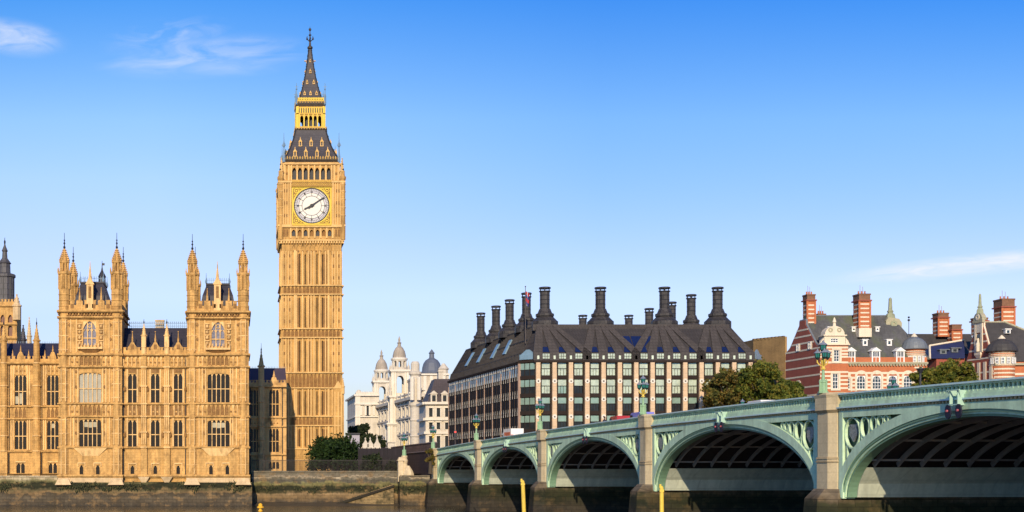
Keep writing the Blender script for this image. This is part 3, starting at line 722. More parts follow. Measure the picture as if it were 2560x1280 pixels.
# clock faces ------------------------------------------------------
zc = z(515); rd = mm(43)
import itertools
def clock(M, k):
    y = -hc+.18
    f = MB(M); hw = mm(49.5)
    # black rim, gilt square with tracery in the corners
    f.box(-hw, hw, y+.1, y+.24, z(567)+.05, z(468), 0)
    zq0, zq1 = z(563), z(469)
    for a in range(4):
        pass
    for (a0, a1, b0, b1) in ((-hw,hw,zq1-.3,zq1),(-hw,hw,zq0,zq0+.3),(-hw,-hw+.3,zq0+.3,zq1-.3),(hw-.3,hw,zq0+.3,zq1-.3)): f.box(a0, a1, y-.12, y+.1, b0, b1, 1)
    f.box(-hw-.12, hw+.12, y-.05, y+.1, zq0-.22, zq0, 0); f.box(-hw-.12, -hw, y-.05, y+.1, zq0, zq1, 0); f.box(hw, hw+.12, y-.05, y+.1, zq0, zq1, 0)
    f.box(-mm(52), mm(52), y-.28, y+.1, z(569), z(565), 1)
    f.ring(0, zc, rd+.12, rd+.42, y-.1, y+.1, 48, 1)
    f.ring(0, zc, rd-.02, rd+.13, y-.16, y+.1, 48, 2)
    for sx in (-1, 1):
        for sz in (-1, 1):
            cx_, cz_ = sx*(hw-1.0), zc+sz*(hw-1.05)
            f.ring(cx_, cz_, .38, .56, y-.06, y+.1, 14, 1); f.ring(cx_, cz_, 0.02, .2, y-.05, y+.1, 10, 1)
            f.ring(cx_-sx*.95, cz_+sz*.22, .16, .3, y-.06, y+.1, 10, 1); f.ring(cx_+sx*.22, cz_-sz*.95, .16, .3, y-.06, y+.1, 10, 1)
    cf = f.build('clock_frame', [GOLDD, GOLDP, HAND], CKT)
    d = MB(M)
    d.lathe(0, 0, [(rd,0),(rd,.1)], 48) if False else None
    d.ring(0, zc, .01, rd*.56, y-.02, y+.1, 48, 0)
    d.ring(0, zc, rd*.56, rd, y-.012, y+.1, 48, 1)
    d.ring(0, zc, rd*.60, rd*.73, y-.03, y+.05, 48, 0)
    dl = d.build('clock_dial', [OPAL, OPALG], CKT)
    n = MB(M)
    for r_ in (.555, .745, .985): n.ring(0, zc, rd*r_-.035, rd*r_+.035, y-.05, y, 48)
    n.ring(0, zc, rd*.86-.02, rd*.86+.02, y-.045, y, 48)
    def spoke(ang, r0, r1, wd, yy0=None):
        c, q = math.cos(ang), math.sin(ang); px_, pz_ = -q*wd, c*wd
        n.prism([(c*r0+px_, zc+q*r0+pz_), (c*r1+px_, zc+q*r1+pz_), (c*r1-px_, zc+q*r1-pz_), (c*r0-px_, zc+q*r0-pz_)], y-.06, y)
    strokes = {12: (-1,0,1), 1: (0,), 2: (-.5,.5), 3: (-1,0,1), 4: (-1,.3,.9), 5: (-.4,.4), 6: (-.8,0,.9), 7: (-1.1,-.3,.4,1), 8: (-1.2,-.4,.3,1), 9: (-.7,.2,.9), 10: (-.3,.3), 11: (-.6,.1,.8)}
    for h_ in range(1, 13):
        a = math.pi/2-h_*math.pi/6
        spoke(a, rd*.57, rd*.985, .045)
        for o_ in strokes[h_]:
            a2 = a+o_*.055; spoke(a2, rd*.75, rd*.85, .045)
    for i in range(60): spoke(math.pi/2-i*math.pi/30, rd*.87, rd*.97, .028)
    n.build('numerals', HAND, dl)
    # hands: eight minutes past eight
    def hand(name, ang, L, w0, tail, yo):
        hnd = MB(M); c, q = math.cos(ang), math.sin(ang)
        P = lambda r_, w_: (c*r_-q*w_, zc+q*r_+c*w_)
        hnd.prism([P(-tail,w0*1.3), P(0,w0), P(L*.72,w0*.6), P(L*.8,w0*1.1) if name == 'hour_hand' else P(L*.8,w0*.5), P(L,.03), P(L,-.03), P(L*.8,-w0*1.1) if name == 'hour_hand' else P(L*.8,-w0*.5), P(L*.72,-w0*.6), P(0,-w0), P(-tail,-w0*1.3)], y-yo-.06, y-yo)
        hnd.ring(0, zc, .01, w0*1.7, y-yo-.08, y-yo, 12)
        hnd.build(name, HAND, dl)
    hand('hour_hand', math.pi/2-R(244), rd*.50, .24, rd*.14, .10)
    hand('minute_hand', math.pi/2-R(55), rd*.93, .17, rd*.25, .20)
for k in range(4):
    M = Matrix.Translation((xc, ycn, 0)) @ Matrix.Rotation(k*math.pi/2, 4, 'Z')
    if k != 2: clock(M, k)
# gilded frieze, belfry --------------------------------------------
b_ = MB(); hb = mm(69); fr = MB()
bh = [(mm(c-5.0), mm(c+5.0), z(448), z(418)) for c in np.arange(-3, 4)*14.4]
def bel_side(M, k):
    fr.M = M; b_.M = M
    for i in range(20):
        c = mm(-52)+mm(104)*(i+.5)/20
        fr.ring(c, z(461), .13, .28, -hc-.18, -hc+.05, 8); fr.prism([(c-.3,z(455)),(c+.3,z(455)),(c,z(450))], -hc-.16, -hc+.1)
    fr.box(mm(-52), mm(52), -hc-.1, -hc+.15, z(467), z(455), 1); fr.box(mm(-53), mm(53), -hc-.3, -hc+.1, z(468), z(466)); fr.box(mm(-53), mm(53), -hc-.24, -hc+.1, z(456.5), z(454.5))
    wall(b_, -hb, hb, z(453), z(405), -hb, bh, 1.0)
    for h in bh: arch_fill(b_, h[0], h[1], h[3]-.75, h[3], -hb+.02, -hb+.7)
    for c in (np.arange(-3, 5)-.5)*14.4: b_.box(mm(c)-.16, mm(c)+.16, -hb-.2, -hb+.02, z(452), z(411), 1)
    for sg in (-1, 1):
        for c in (57, 67): b_.box(sg*mm(c)-.2, sg*mm(c)+.2, -hb-.2, -hb+.02, z(452), z(407), 1)
        b_.box(sg*mm(62)-.3, sg*mm(62)+.3, -hb-.06, -hb+.02, z(436), z(430), 2)
    course(b_, -hb, hb, z(409), .4, -hb, .3, 1)
    fr.M = b_.M = None
four(bel_side)
b_.build('belfry', [TOW, TOWL, TOWD], CKT); fr.build('gilded_frieze', [GOLD, GOLDD], CKT)
for k in (0, 1, 3):
    M = Matrix.Translation((xc, ycn, 0)) @ Matrix.Rotation(k*math.pi/2, 4, 'Z')
    for h in bh:
        q = MB(M); q.box(h[0], h[1], -hb+.9, -hb+1.0, h[2], h[3]); q.build('belfry_opening', HAND, CKT)
for sx in (-1, 1):
    for sy in (-1, 1):
        p = MB(); pinnacle(p, xc+sx*mm(76), ycn+sy*mm(76), z(452), z(396), .5, shaft=.4); p.build('pinnacle', TOWL, CKT)
# cornices ---------------------------------------------------------
def cornice(hw0, hw1, py0, py1, name):
    q = MB(); q.taper(xc, ycn, hw0, hw0, z(py0), hw1, hw1, z(py0)*.45+z(py1)*.55, 0)
    q.box(xc-hw1-.05, xc+hw1+.05, ycn-hw1-.05, ycn+hw1+.05, z(py0)*.45+z(py1)*.55, z(py1), 0)
    def sd(M, k):
        q.M = M
        n = int(2*hw1/.55)
        for i in range(n):
            c = -hw1+2*hw1*(i+.5)/n
            q.box(c-.09, c+.09, -hw1-.14, -hw1+.1, z(py1)-.3, z(py1)-.12, 1)
            q.prism([(c-.17,z(py1)),(c+.17,z(py1)),(c,z(py1)+.42)], -hw1-.05, -hw1+.08, 1)
        q.M = None
    four(sd)
    q.build(name, [BLKG, GOLD], CKT)
cornice(mm(68), mm(70), 405, 395, 'cornice')
# lower iron roof --------------------------------------------------
prof = [(66,395),(60,384),(52,368),(45,350),(40.5,335),(38,324)]
r_ = MB()
for (a, pa), (b, pb) in zip(prof[:-1], prof[1:]):
    r_.taper(xc, ycn, mm(a), mm(a), z(pa), mm(b), mm(b), z(pb))
for sx in (-1, 1):
    for sy in (-1, 1):
        for (a, pa), (b, pb) in zip(prof[:-1], prof[1:]):
            r_.bar((xc+sx*mm(a),ycn+sy*mm(a),z(pa)), (xc+sx*mm(b),ycn+sy*mm(b),z(pb)), .16, 5, 1)
            r_.ball((xc+sx*mm((a+b)/2),ycn+sy*mm((a+b)/2),z((pa+pb)/2)+.1), .26, 1, 5, 3)
rf = r_.build('iron_roof', [SPIRE, IRON], CKT)
def dormer(px, py, hgt, wd, prof, name='dormer', par=None):
    zt_ = z(py); a = np.interp(-zt_, [-z(p) for _, p in prof], [mm(q) for q, _ in prof]) if False else np.interp(zt_, [z(p) for _, p in prof], [mm(q) for q, _ in prof])
    for k in (0, 1, 3):
        M = Matrix.Translation((xc, ycn, 0)) @ Matrix.Rotation(k*math.pi/2, 4, 'Z')
        q = MB(M); c = mm(px); y = -a-.12; h = mm(hgt); w_ = mm(wd)
        q.box(c-w_, c-w_*.5, y, y+1.6, zt_, zt_+h*.55, 0); q.box(c+w_*.5, c+w_, y, y+1.6, zt_, zt_+h*.55, 0)
        q.box(c-w_*.5, c+w_*.5, y+.12, y+1.6, zt_, zt_+h*.55, 2)
        q.prism([(c-w_*1.25,zt_+h*.55),(c+w_*1.25,zt_+h*.55),(c,zt_+h)], y-.08, y+2.0, 0)
        q.prism([(c-w_*.55,zt_+h*.57),(c+w_*.55,zt_+h*.57),(c,zt_+h*.8)], y-.1, y+.2, 1)
        q.lathe(c, y+.1, [(.09,zt_+h*.97),(.12,zt_+h*1.08),(.02,zt_+h*1.25)], 5, m=0)
        q.box(c-w_*1.1, c+w_*1.1, y-.1, y+1.0, zt_-.12, zt_+.02, 0)
        q.build(name, [TOWL, GOLD, HAND], rf)
for c in (-41, -14, 14, 41): dormer(c, 390, 19, 4.2, prof)
for c in (-27, 0, 27): dormer(c, 364, 18, 4.0, prof)
for sx in (-1, 1):
    for sy in (-1, 1):
        p = MB(); X_, Y_ = xc+sx*mm(69), ycn+sy*mm(69)
        p.lathe(X_, Y_, [(.3,z(405)),(.34,z(392)),(.2,z(384)),(.12,z(372)),(.34,z(368)),(.34,z(363)),(.1,z(359)),(.08,z(352)),(.04,z(338))], 6); p.box(X_-.5, X_+.5, Y_-.04, Y_+.04, z(367), z(365)); p.build('iron_pinnacle', CREST, CKT)
# lantern ------------------------------------------------------------
cornice(mm(38.5), mm(40), 325, 321, 'cornice')
l_ = MB(); hl_ = mm(35)
lh = [(mm(c-4.2), mm(c+4.2), z(316), z(291)) for c in np.arange(-2, 3)*11.3]
def lan_side(M, k):
    l_.M = M
    wall(l_, -hl_, hl_, z(322), z(270), -hl_, lh, .5)
    for h in lh: arch_fill(l_, h[0], h[1], h[3]-.6, h[3], -hl_+.02, -hl_+.4)
    for c in (np.arange(-2, 4)-.5)*11.3: l_.box(mm(c)-.13, mm(c)+.13, -hl_-.2, -hl_+.02, z(321), z(288), 1)
    for i in range(12):
        c = -hl_+2*hl_*(i+.5)/12; l_.box(c-.11, c+.11, -hl_-.12, -hl_+.02, z(286), z(272), 1)
    for i in range(13):
        c = -hl_+2*hl_*i/12.0; l_.box(max(-hl_+.1, c-.1), min(hl_-.1, c+.1), -hl_-.04, -hl_+.02, z(284.5), z(274), 2)
    l_.box(-hl_, hl_, -hl_-.2, -hl_+.02, z(288), z(286), 0)
    for sg in (-1, 1): l_.box(sg*(hl_-.2)-.2, sg*(hl_-.2)+.2, -hl_-.2, -hl_+.1, z(322), z(270), 1)
    l_.M = None
four(lan_side)
l_.box(xc-hl_+.1, xc+hl_-.1, ycn-hl_+.1, ycn+hl_-.1, z(272), z(270), 0)
for sx in (-1, 1):
    for sy in (-1, 1): l_.box(xc+sx*mm(16)-.2, xc+sx*mm(16)+.2, ycn+sy*mm(16)-.2, ycn+sy*mm(16)+.2, z(322), z(271), 2)
l_.build('lantern', [GOLD, GOLDP, HAND], CKT)
for h in lh[1:4]:
    q = MB(Matrix.Translation((xc, ycn, 0))); q.box(h[0], h[1], -hl_+1.4, -hl_+1.5, h[2], h[3]-.3); q.build('lantern_screen', HAND, CKT)
cornice(mm(36), mm(37.5), 270, 259, 'cornice')
q = MB(); q.box(xc-mm(34), xc+mm(34), ycn-mm(34), ycn+mm(34), z(259), z(255))
def pr(M, k):
    q.M = M
    for i in range(16):
        c = mm(-34)+mm(68)*(i+.5)/16; q.box(c-.12, c+.12, -mm(34)-.1, -mm(34)+.1, z(257), z(249))
    q.box(-mm(34), mm(34), -mm(34)-.08, -mm(34)+.06, z(252), z(250)); q.M = None
four(pr)
q.build('gilt_parapet', GOLDP, CKT)
# spire ---------------------------------------------------------------
sp = [(30.5,256),(25,240),(19,218),(14,196),(9.5,170),(6,146),(3.2,122)]
r_ = MB()
for (a, pa), (b, pb) in zip(sp[:-1], sp[1:]): r_.taper(xc, ycn, mm(a), mm(a), z(pa), mm(b), mm(b), z(pb))
for sx in (-1, 1):
    for sy in (-1, 1):
        for (a, pa), (b, pb) in zip(sp[:-1], sp[1:]):
            r_.bar((xc+sx*mm(a),ycn+sy*mm(a),z(pa)), (xc+sx*mm(b),ycn+sy*mm(b),z(pb)), .12, 5, 1)
            for t in (.3, .8): r_.ball((xc+sx*mm(a+(b-a)*t),ycn+sy*mm(a+(b-a)*t),z(pa+(pb-pa)*t)+.1), .2, 1, 5, 3)
rf = r_.build('spire', [SPIRE, IRON], CKT)
for c, py in ((-15,240),(0,240),(15,240),(-8.5,211),(8.5,211),(0,183),(0,155)): dormer(c, py, 8.5 if py > 160 else 6, 2.6 if py > 160 else 1.8, sp, 'spire_light')
for sx in (-1, 1):
    for sy in (-1, 1):
        p = MB(); X_, Y_ = xc+sx*mm(36), ycn+sy*mm(36)
        p.lathe(X_, Y_, [(.26,z(266)),(.3,z(246)),(.12,z(240)),(.1,z(232)),(.24,z(229)),(.08,z(226)),(.05,z(214))], 6); p.box(X_-.35, X_+.35, Y_-.03, Y_+.03, z(224), z(222.6)); p.build('iron_pinnacle', CREST, CKT)
f = MB()
f.lathe(xc, ycn, [(.28,z(123)),(.62,z(120)),(.62,z(117)),(.28,z(114)),(.2,z(104)),(.3,z(102)),(.16,z(100)),(.13,z(90)),(.34,z(87.5)),(.12,z(85)),(.1,z(78)),(.30,z(75)),(.30,z(72.5)),(.05,z(70)),(.03,z(66))], 8)
for a in range(4):
    c, s_ = math.cos(a*math.pi/2), math.sin(a*math.pi/2)
    pts = [(0,103),(5,100),(8,95),(7,91)]
    for (p0, q0), (p1, q1) in zip(pts[:-1], pts[1:]): f.bar((xc+c*mm(p0),ycn+s_*mm(p0),z(q0)), (xc+c*mm(p1),ycn+s_*mm(p1),z(q1)), .1, 5)
    f.ball((xc+c*mm(7.4),ycn+s_*mm(7.4),z(97)), .24, 0, 6, 4)
f.build('finial', [BLKG], CKT)

# ------------------------------------------------------------------ low dark range between palace block and clock tower
G = At(290.0)
RG = thing('palace', (G.x(664), G.Y, 0), 'narrow shaded gothic range filling the gap between palace block and clock tower', 'palace')
yg = G.Y; xa, xb = G.x(560), G.x(716)
hl = []
for px in (637, 685): hl += [(G.x(px-12), G.x(px+12), G.z(1130), G.z(1072)), (G.x(px-12), G.x(px+12), G.z(1040), G.z(975))]
hl += [(G.x(672), G.x(698), G.z(1172), G.z(1155))]
m_ = MB(); wall(m_, xa, xb, 0, G.z(960), yg, hl, .5); shell(m_, xa, xb, 0, G.z(960), yg, yg+13); m_.build('wall', RNG, RG)
for i, h in enumerate(hl): gothic_window(RG, *h, yg, 3, (.46,) if i < 4 else (), frame=RNG, fw=.14)
s_ = MB()
for py, h, pr_ in ((1136,.34,.35), (1066,.3,.3), (1044,.3,.3), (966,.4,.5)): course(s_, xa, xb, G.z(py), h, yg, pr_)
for px in (637, 685):
    panel_row(s_, G.x(px-13), G.x(px+13), G.z(1065), G.z(1045), yg, 3, .2, 0, True, 1)
    for q_ in (-16, 16): s_.box(G.x(px+q_)-.12, G.x(px+q_)+.12, yg-.18, yg+.02, G.z(1132), G.z(970), 0)
s_.build('stone_dressings', [RNG, TOWD], RG)
p = MB(); battlement(p, xa, xb, G.z(964), G.z(950), yg+.02, 18)
for px in (685,):
    x_ = G.x(px); hw = G.m(12); p.prism([(x_-hw,G.z(964)),(x_+hw,G.z(964)),(x_+hw*.4,G.z(943)),(x_-hw*.4,G.z(943))], yg-.1, yg+.3); pinnacle(p, x_, yg+.1, G.z(946), G.z(926), .25, shaft=.3)
p.build('parapet', RNG, RG)
p = MB(); x_ = G.x(653); p.lathe(x_, yg-.3, [(.85,0),(.85,G.z(1136)),(.72,G.z(1134)),(.72,G.z(960))], 8)
for py in (1100, 1066, 1044, 1005, 966): p.lathe(x_, yg-.3, [(.75,G.z(py)-.14),(.88,G.z(py)),(.75,G.z(py)+.14)], 8)
pinnacle(p, x_, yg-.3, G.z(962), G.z(878), .66, shaft=.55)
t_ = p.build('buttress_turret', RNG, RG)
q = MB(); q.lathe(x_, yg-.3, [(.09,G.z(880)),(.16,G.z(874)),(.05,G.z(870)),(.03,G.z(858))], 6); q.build('finial', IRON, t_)
r_ = MB(); zr, zb_ = G.z(916), G.z(960)
r_.hexa([(xa,yg+1,zb_),(xb,yg+1,zb_),(xb,yg+12,zb_),(xa,yg+12,zb_)], [(xa,yg+5,zr),(xb,yg+5,zr),(xb,yg+8,zr),(xa,yg+8,zr)])
RGR = mat('range_lead_roof', (.10, .075, .105), rough=.55, var=.2, blocks=(.8, 8.0, .22))
rf = r_.build('roof', RGR, RG)
c_ = MB()
for k_ in range(40): c_.lathe(xa+(xb-xa)*k_/39, yg+5.2, [(.045,zr),(.045,zr+.25),(.01,zr+.4)], 4)
c_.build('iron_cresting', CREST, rf)
for px in (626, 706):
    q = MB(); q.bar((G.x(px),yg-.12,0), (G.x(px),yg-.12,G.z(966)), .1); q.build('drainpipe', IRON, RG)
# ------------------------------------------------------------------ river, ground, embankment walls
def sheet(name, pts, m, z):
    q = MB(); q.add([(x, y, z) for x, y in pts], [tuple(range(len(pts)))]); return struct(q.build(name, m))
WATER = mat('thames_brown_water', (.030, .026, .018), rough=.12, var=.3, vs=.05, fine=.2, fs=.5, spec=.5)
nt = WATER.node_tree; b = nt.nodes['Principled BSDF']
nz = nt.nodes.new('ShaderNodeTexNoise'); nz.inputs['Scale'].default_value = .9; nz.inputs['Detail'].default_value = 4
bp = nt.nodes.new('ShaderNodeBump'); bp.inputs['Strength'].default_value = .5; bp.inputs['Distance'].default_value = .25
tcn = nt.nodes.new('ShaderNodeTexCoord'); nt.links.new(tcn.outputs['Object'], nz.inputs['Vector']); nt.links.new(nz.outputs[0], bp.inputs['Height']); nt.links.new(bp.outputs[0], b.inputs['Normal'])
sheet('river_water', [(-900,-300),(900,-300),(900,276),(-900,276)], WATER, 0.0)
GRND = mat('street_ground', (.13, .115, .09), var=.3, vs=.05)
zg = HC-.5
sheet('ground', [(-6000,272),(6000,272),(6000,9000),(-6000,9000)], GRND, zg)

def wallmat(name, tops, patch=.55):
    """embankment stone with tide bands: each band of growth has its own level, broken up by noise"""
    m = bpy.data.materials.new(name); m.use_nodes = True; nt = m.node_tree; b = nt.nodes['Principled BSDF']
    co = nt.nodes.new('ShaderNodeTexCoord').outputs['Object']
    sx = nt.nodes.new('ShaderNodeSeparateXYZ'); nt.links.new(co, sx.inputs[0])
    def noise(sc, s, det=5):
        mp = nt.nodes.new('ShaderNodeMapping'); mp.inputs['Scale'].default_value = s; nt.links.new(co, mp.inputs[0])
        n = nt.nodes.new('ShaderNodeTexNoise'); n.inputs['Scale'].default_value = sc; n.inputs['Detail'].default_value = det; n.inputs['Roughness'].default_value = .6; nt.links.new(mp.outputs[0], n.inputs['Vector']); return n.outputs[0]
    def mth(op, a, c, clamp=False):
        n = nt.nodes.new('ShaderNodeMath'); n.operation = op; n.use_clamp = clamp
        for i, v in enumerate((a, c)):
            if isinstance(v, (int, float)): n.inputs[i].default_value = v
            else: nt.links.new(v, n.inputs[i])
        return n.outputs[0]
    zz_ = mth('ADD', sx.outputs[2], mth('MULTIPLY', mth('SUBTRACT', noise(.35, (1, 1, 2.2)), .5), 2.0))
    zz_ = mth('ADD', zz_, mth('MULTIPLY', mth('SUBTRACT', noise(1.6, (1, 1, .35), 3), .5), .8))
    cr = nt.nodes.new('ShaderNodeValToRGB'); nt.links.new(mth('DIVIDE', zz_, 8.0), cr.inputs[0])
    els = cr.color_ramp.elements
    while len(els) > 1: els.remove(els[-1])
    els[0].position = tops[0][0]/8; els[0].color = (*tops[0][1], 1)
    for zt_, c in tops[1:]:
        e = els.new(min(1, zt_/8)); e.color = (*c, 1)
    f = mth('ADD', .12, mth('MULTIPLY', mth('ADD', noise(2.2, (1, 1, 1), 5), noise(.7, (1, 1, .8), 4)), .88))
    pt = mth('MULTIPLY', mth('SUBTRACT', noise(.55, (1, 1, 1.6), 6), .53), 9.0, True)
    bt = nt.nodes.new('ShaderNodeTexBrick'); cb = nt.nodes.new('ShaderNodeCombineXYZ'); nt.links.new(mth('ADD', sx.outputs[0], sx.outputs[1]), cb.inputs[0]); nt.links.new(sx.outputs[2], cb.inputs[1]); nt.links.new(cb.outputs[0], bt.inputs['Vector'])
    bt.inputs['Scale'].default_value = 1; bt.inputs['Brick Width'].default_value = 1.5; bt.inputs['Row Height'].default_value = .6; bt.inputs['Mortar Size'].default_value = .03
    bt.inputs['Color1'].default_value = (1.15,)*3+(1,); bt.inputs['Color2'].default_value = (.82,)*3+(1,); bt.inputs['Mortar'].default_value = (.5,)*3+(1,)
    f = mth('MULTIPLY', f, bt.outputs['Color'])
    vm = nt.nodes.new('ShaderNodeVectorMath'); vm.operation = 'SCALE'; px_ = nt.nodes.new('ShaderNodeMix'); px_.data_type = 'RGBA'; nt.links.new(mth('MULTIPLY', pt, patch), px_.inputs[0]); nt.links.new(cr.outputs[0], px_.inputs[6]); px_.inputs[7].default_value = (.25, .15, .06, 1)
    nt.links.new(px_.outputs[2], vm.inputs[0]); nt.links.new(f, vm.inputs['Scale'])
    nt.links.new(vm.outputs[0], b.inputs['Base Color']); b.inputs['Roughness'].default_value = .75; b.inputs['Specular IOR Level'].default_value = .2
    return m
MUD, WEED, TAN, OLIVE, PALE = (.070,.052,.032), (.020,.020,.007), (.175,.112,.05), (.115,.095,.035), (.40,.32,.20)
WALL1 = wallmat('tidal_river_wall', [(0,(.05,.04,.028)), (.6,MUD), (1.6,(.088,.068,.043)), (2.3,(.06,.046,.028)), (2.5,TAN), (3.0,(.10,.08,.035)), (3.35,WEED), (4.1,WEED), (4.35,(.09,.08,.03)), (4.7,(.20,.17,.075)), (5.2,PALE)])
WALL2 = wallmat('tidal_embankment_wall', [(0,(.045,.036,.025)), (.7,MUD), (1.5,TAN), (2.1,(.22,.145,.07)), (2.5,(.06,.05,.02)), (2.8,WEED), (3.5,WEED), (3.8,(.10,.085,.03)), (4.25,(.17,.15,.06)), (4.6,(.08,.07,.05)), (5.1,(.11,.095,.065)), (5.4,(.34,.27,.18)), (5.6,(.15,.125,.085))])
A = At(262.0)
def embank(name, x0, x1, y, zt, th, m, label, coping=True, batter=.35):
    q = MB(); q.hexa([(x0,y-batter,-1.5),(x1,y-batter,-1.5),(x1,y+th,-1.5),(x0,y+th,-1.5)], [(x0,y,zt),(x1,y,zt),(x1,y+th,zt),(x0,y+th,zt)])
    if coping: q.box(x0, x1, y-.18, y+.5, zt-.02, zt+.22); q.box(x0, x1, y-.12, y+.1, zt-.9, zt-.7)
    return q.build(name, m)
xr = A.x(630)
tag(embank('river_wall', A.x(142), xr, 261.6, A.z(1206), 12, WALL1, '', False, .2), 'weed stained river wall carrying the two towered palace block', 'wall')
tag(embank('river_wall', -120, A.x(142)-.02, 263.0, At(263).z(1192), 10.2, WALL1, ''), 'weed stained river wall with pale coping below the terrace at the far end', 'wall')
E1 = At(268.0)
tag(embank('river_wall', xr+.02, E1.x(1003), 268.0, E1.z(1180), 5, WALL2, ''), 'mossy embankment wall with sloping steps below the dark bushes', 'wall')
E2 = At(264.0)
tag(embank('river_wall', E2.x(1000), 38.5, 264.0, E2.z(1191), 8, WALL2, ''), 'short embankment wall between the lamp pedestal and the first bridge pier', 'wall')
# the slanting landing steps on the foreshore
ST = mat('weathered_landing_steps', (.24, .165, .075), var=.7, vs=1.5, fine=.4, fs=4, blocks=(1.2,.5,.25), stain=((.022,.022,.009), .9, .55, .47))
q = MB(); n = 26; xs0, xs1, z0_, z1_ = E1.x(835), E1.x(982), .2, 4.0
for i in range(n):
    xa_ = xs0+(xs1-xs0)*i/n; q.box(xa_, xa_+(xs1-xs0)/n, 266.3, 268.0, -1, z0_+(z1_-z0_)*(i+1)/n-.02*(i%2))
q.hexa([(xs0-1,265.9,-.5),(xs1,265.9,3.5),(xs1,266.28,3.5),(xs0-1,266.28,-.5)], [(xs0-1,265.9,.0),(xs1,265.9,3.9),(xs1,266.28,3.9),(xs0-1,266.28,.0)], 1)
tag(q.build('landing_steps', [ST, mat('dark_wet_timber', (.025,.02,.012), var=.4)]), 'narrow weedy landing steps slanting up the embankment wall', 'steps')
# foreshore mud at the foot of the walls
q = MB(); random.seed(4); nx, ny = 70, 6
pts = []
for j in range(ny):
    for i in range(nx):
        x_ = -60+(44+60)*i/(nx-1); t = j/(ny-1); y_ = 255+13.0*t
        pts.append((x_, y_, -.25+.75*t*t+.22*math.sin(x_*.33+j)*math.sin(x_*.117+1.3)*t+random.uniform(-.05,.05)))
q.add(pts, [(j*nx+i, j*nx+i+1, (j+1)*nx+i+1, (j+1)*nx+i) for j in range(ny-1) for i in range(nx-1)])
struct(q.build('foreshore_mud', mat('foreshore_mud', (.075,.06,.04), rough=.5, var=.4, vs=.6, fine=.3, fs=3), smooth=True))
# ------------------------------------------------------------------ the arched iron bridge
MINT = mat('bridge_mint_paint', (.49, .645, .43), rough=.55, var=.2, vs=.5, fine=.1, fs=4, streak=.26, spec=.4, stain=((.17,.17,.09), .5, .8, .56, .22))
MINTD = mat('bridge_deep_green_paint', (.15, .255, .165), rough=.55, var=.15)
MINTL = mat('bridge_sky_highlight_rail', (.46, .62, .60), rough=.35, var=.1, streak=.1, spec=.5)  # top rail: sky highlight put into a paler, bluer paint
DENT = mat('bridge_dark_cornice_recess', (.035, .028, .018), rough=.7, var=.3)
DENTL = mat('bridge_gilded_dentils', (.42, .33, .17), rough=.6, var=.3)
PIER = mat('bridge_granite_pier', (.53, .42, .25), var=.16, streak=.2, fs=6, fine=.15, blocks=(1.2, .8, .05), stain=((.2,.14,.07), .5, .6, .55, .5))
PIERT = mat('bridge_granite_trim', (.36, .27, .15), var=.25, streak=.3)
PIERW = wallmat('bridge_tidal_pier_foot', [(0,(.030,.024,.017)), (1.5,(.036,.029,.02)), (2.4,(.024,.022,.011)), (3.2,(.018,.020,.007)), (3.9,(.032,.03,.013)), (4.25,(.085,.062,.036)), (4.8,(.15,.115,.075))], .15)
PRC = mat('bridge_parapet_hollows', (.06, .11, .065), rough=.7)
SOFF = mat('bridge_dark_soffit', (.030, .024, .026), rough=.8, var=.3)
RIB = mat('bridge_arch_rib_grey', (.22, .20, .19), rough=.6, var=.2)
PANEL = mat('bridge_skewback_panel', (.40, .42, .335), rough=.7, var=.12, streak=.25, blocks=(2.6, 1.15, .07))
SHLD = mat('bridge_heraldic_shield', (.20, .21, .20), rough=.5, var=.8, vs=6, fine=.6, fs=9)
ROAD = mat('bridge_asphalt', (.05, .05, .052), var=.15)
ds, dt = Vector((.0794, -.9968, 0)), Vector((.9968, .0794, 0))
BO = Vector((37.4, 260.0, 0))
BM = Matrix(((ds.x, dt.x, 0, BO.x), (ds.y, dt.y, 0, BO.y), (0, 0, 1, 0), (0, 0, 0, 1)))
def bw(s, t, z=0): return tuple(BM @ Vector((s, t, z)))
_pf = np.polyfit([-12, 3, 30, 64.5, 103, 135, 147, 170, 200, 226], [3.7, 4.34, 4.84, 5.62, 6.15, 6.33, 6.27, 6.08, 5.6, 4.95], 5)
def ztop_(s): return HC+float(np.polyval(_pf, s))
BW_ = 28.0
piers = [0.0, 32.0, 67.0, 105.5, 145.5, 184.0, 219.0]
phw = [1.6, 1.6, 1.65, 1.7, 1.75, 1.7, 1.65]
crown = [2.66, 3.22, 3.76, 4.02, 3.76, 3.2]
ZS = HC-2.1; ZP = HC+.3
BR = thing('arch_bridge', bw(90, 0, 0), 'long mint green iron bridge of low arches on pale stone piers', 'bridge')
INS = [.7, .75, .8, .85, .9, .85]          # the iron ring springs this far out from the stone
def arc(k, off=0.0, n=40):
    """points (s, z) of arch k offset outward"""
    s0, s1 = piers[k]+phw[k]+INS[k], piers[k+1]-phw[k+1]-INS[k]; c = (s0+s1)/2; a = (s1-s0)/2; h = HC+crown[k]-ZS
    out = []
    for i in range(n+1):
        th = math.pi*(1-i/n); nx_, nz_ = math.cos(th)/a, math.sin(th)/h; l = math.hypot(nx_, nz_)
        out.append((c+a*math.cos(th)+off*nx_/l, ZS+h*math.sin(th)+off*nz_/l))
    return out
def band(mb, p, q, t0, t1, m=0):
    """solid strip between two curves p and q (lists of (s, z)), from t0 to t1 across the bridge"""
    n = len(p); vs = []
    for (a, b), (c, e) in zip(p, q): vs += [(a,t0,b),(c,t0,e),(c,t1,e),(a,t1,b)]
    fs = []
    for i in range(n-1):
        for e in range(4): fs.append((4*i+e, 4*i+(e+1)%4, 4*i+4+(e+1)%4, 4*i+4+e))
    fs += [(0,3,2,1), (4*n-4,4*n-3,4*n-2,4*n-1)]
    mb.add(vs, fs, m)
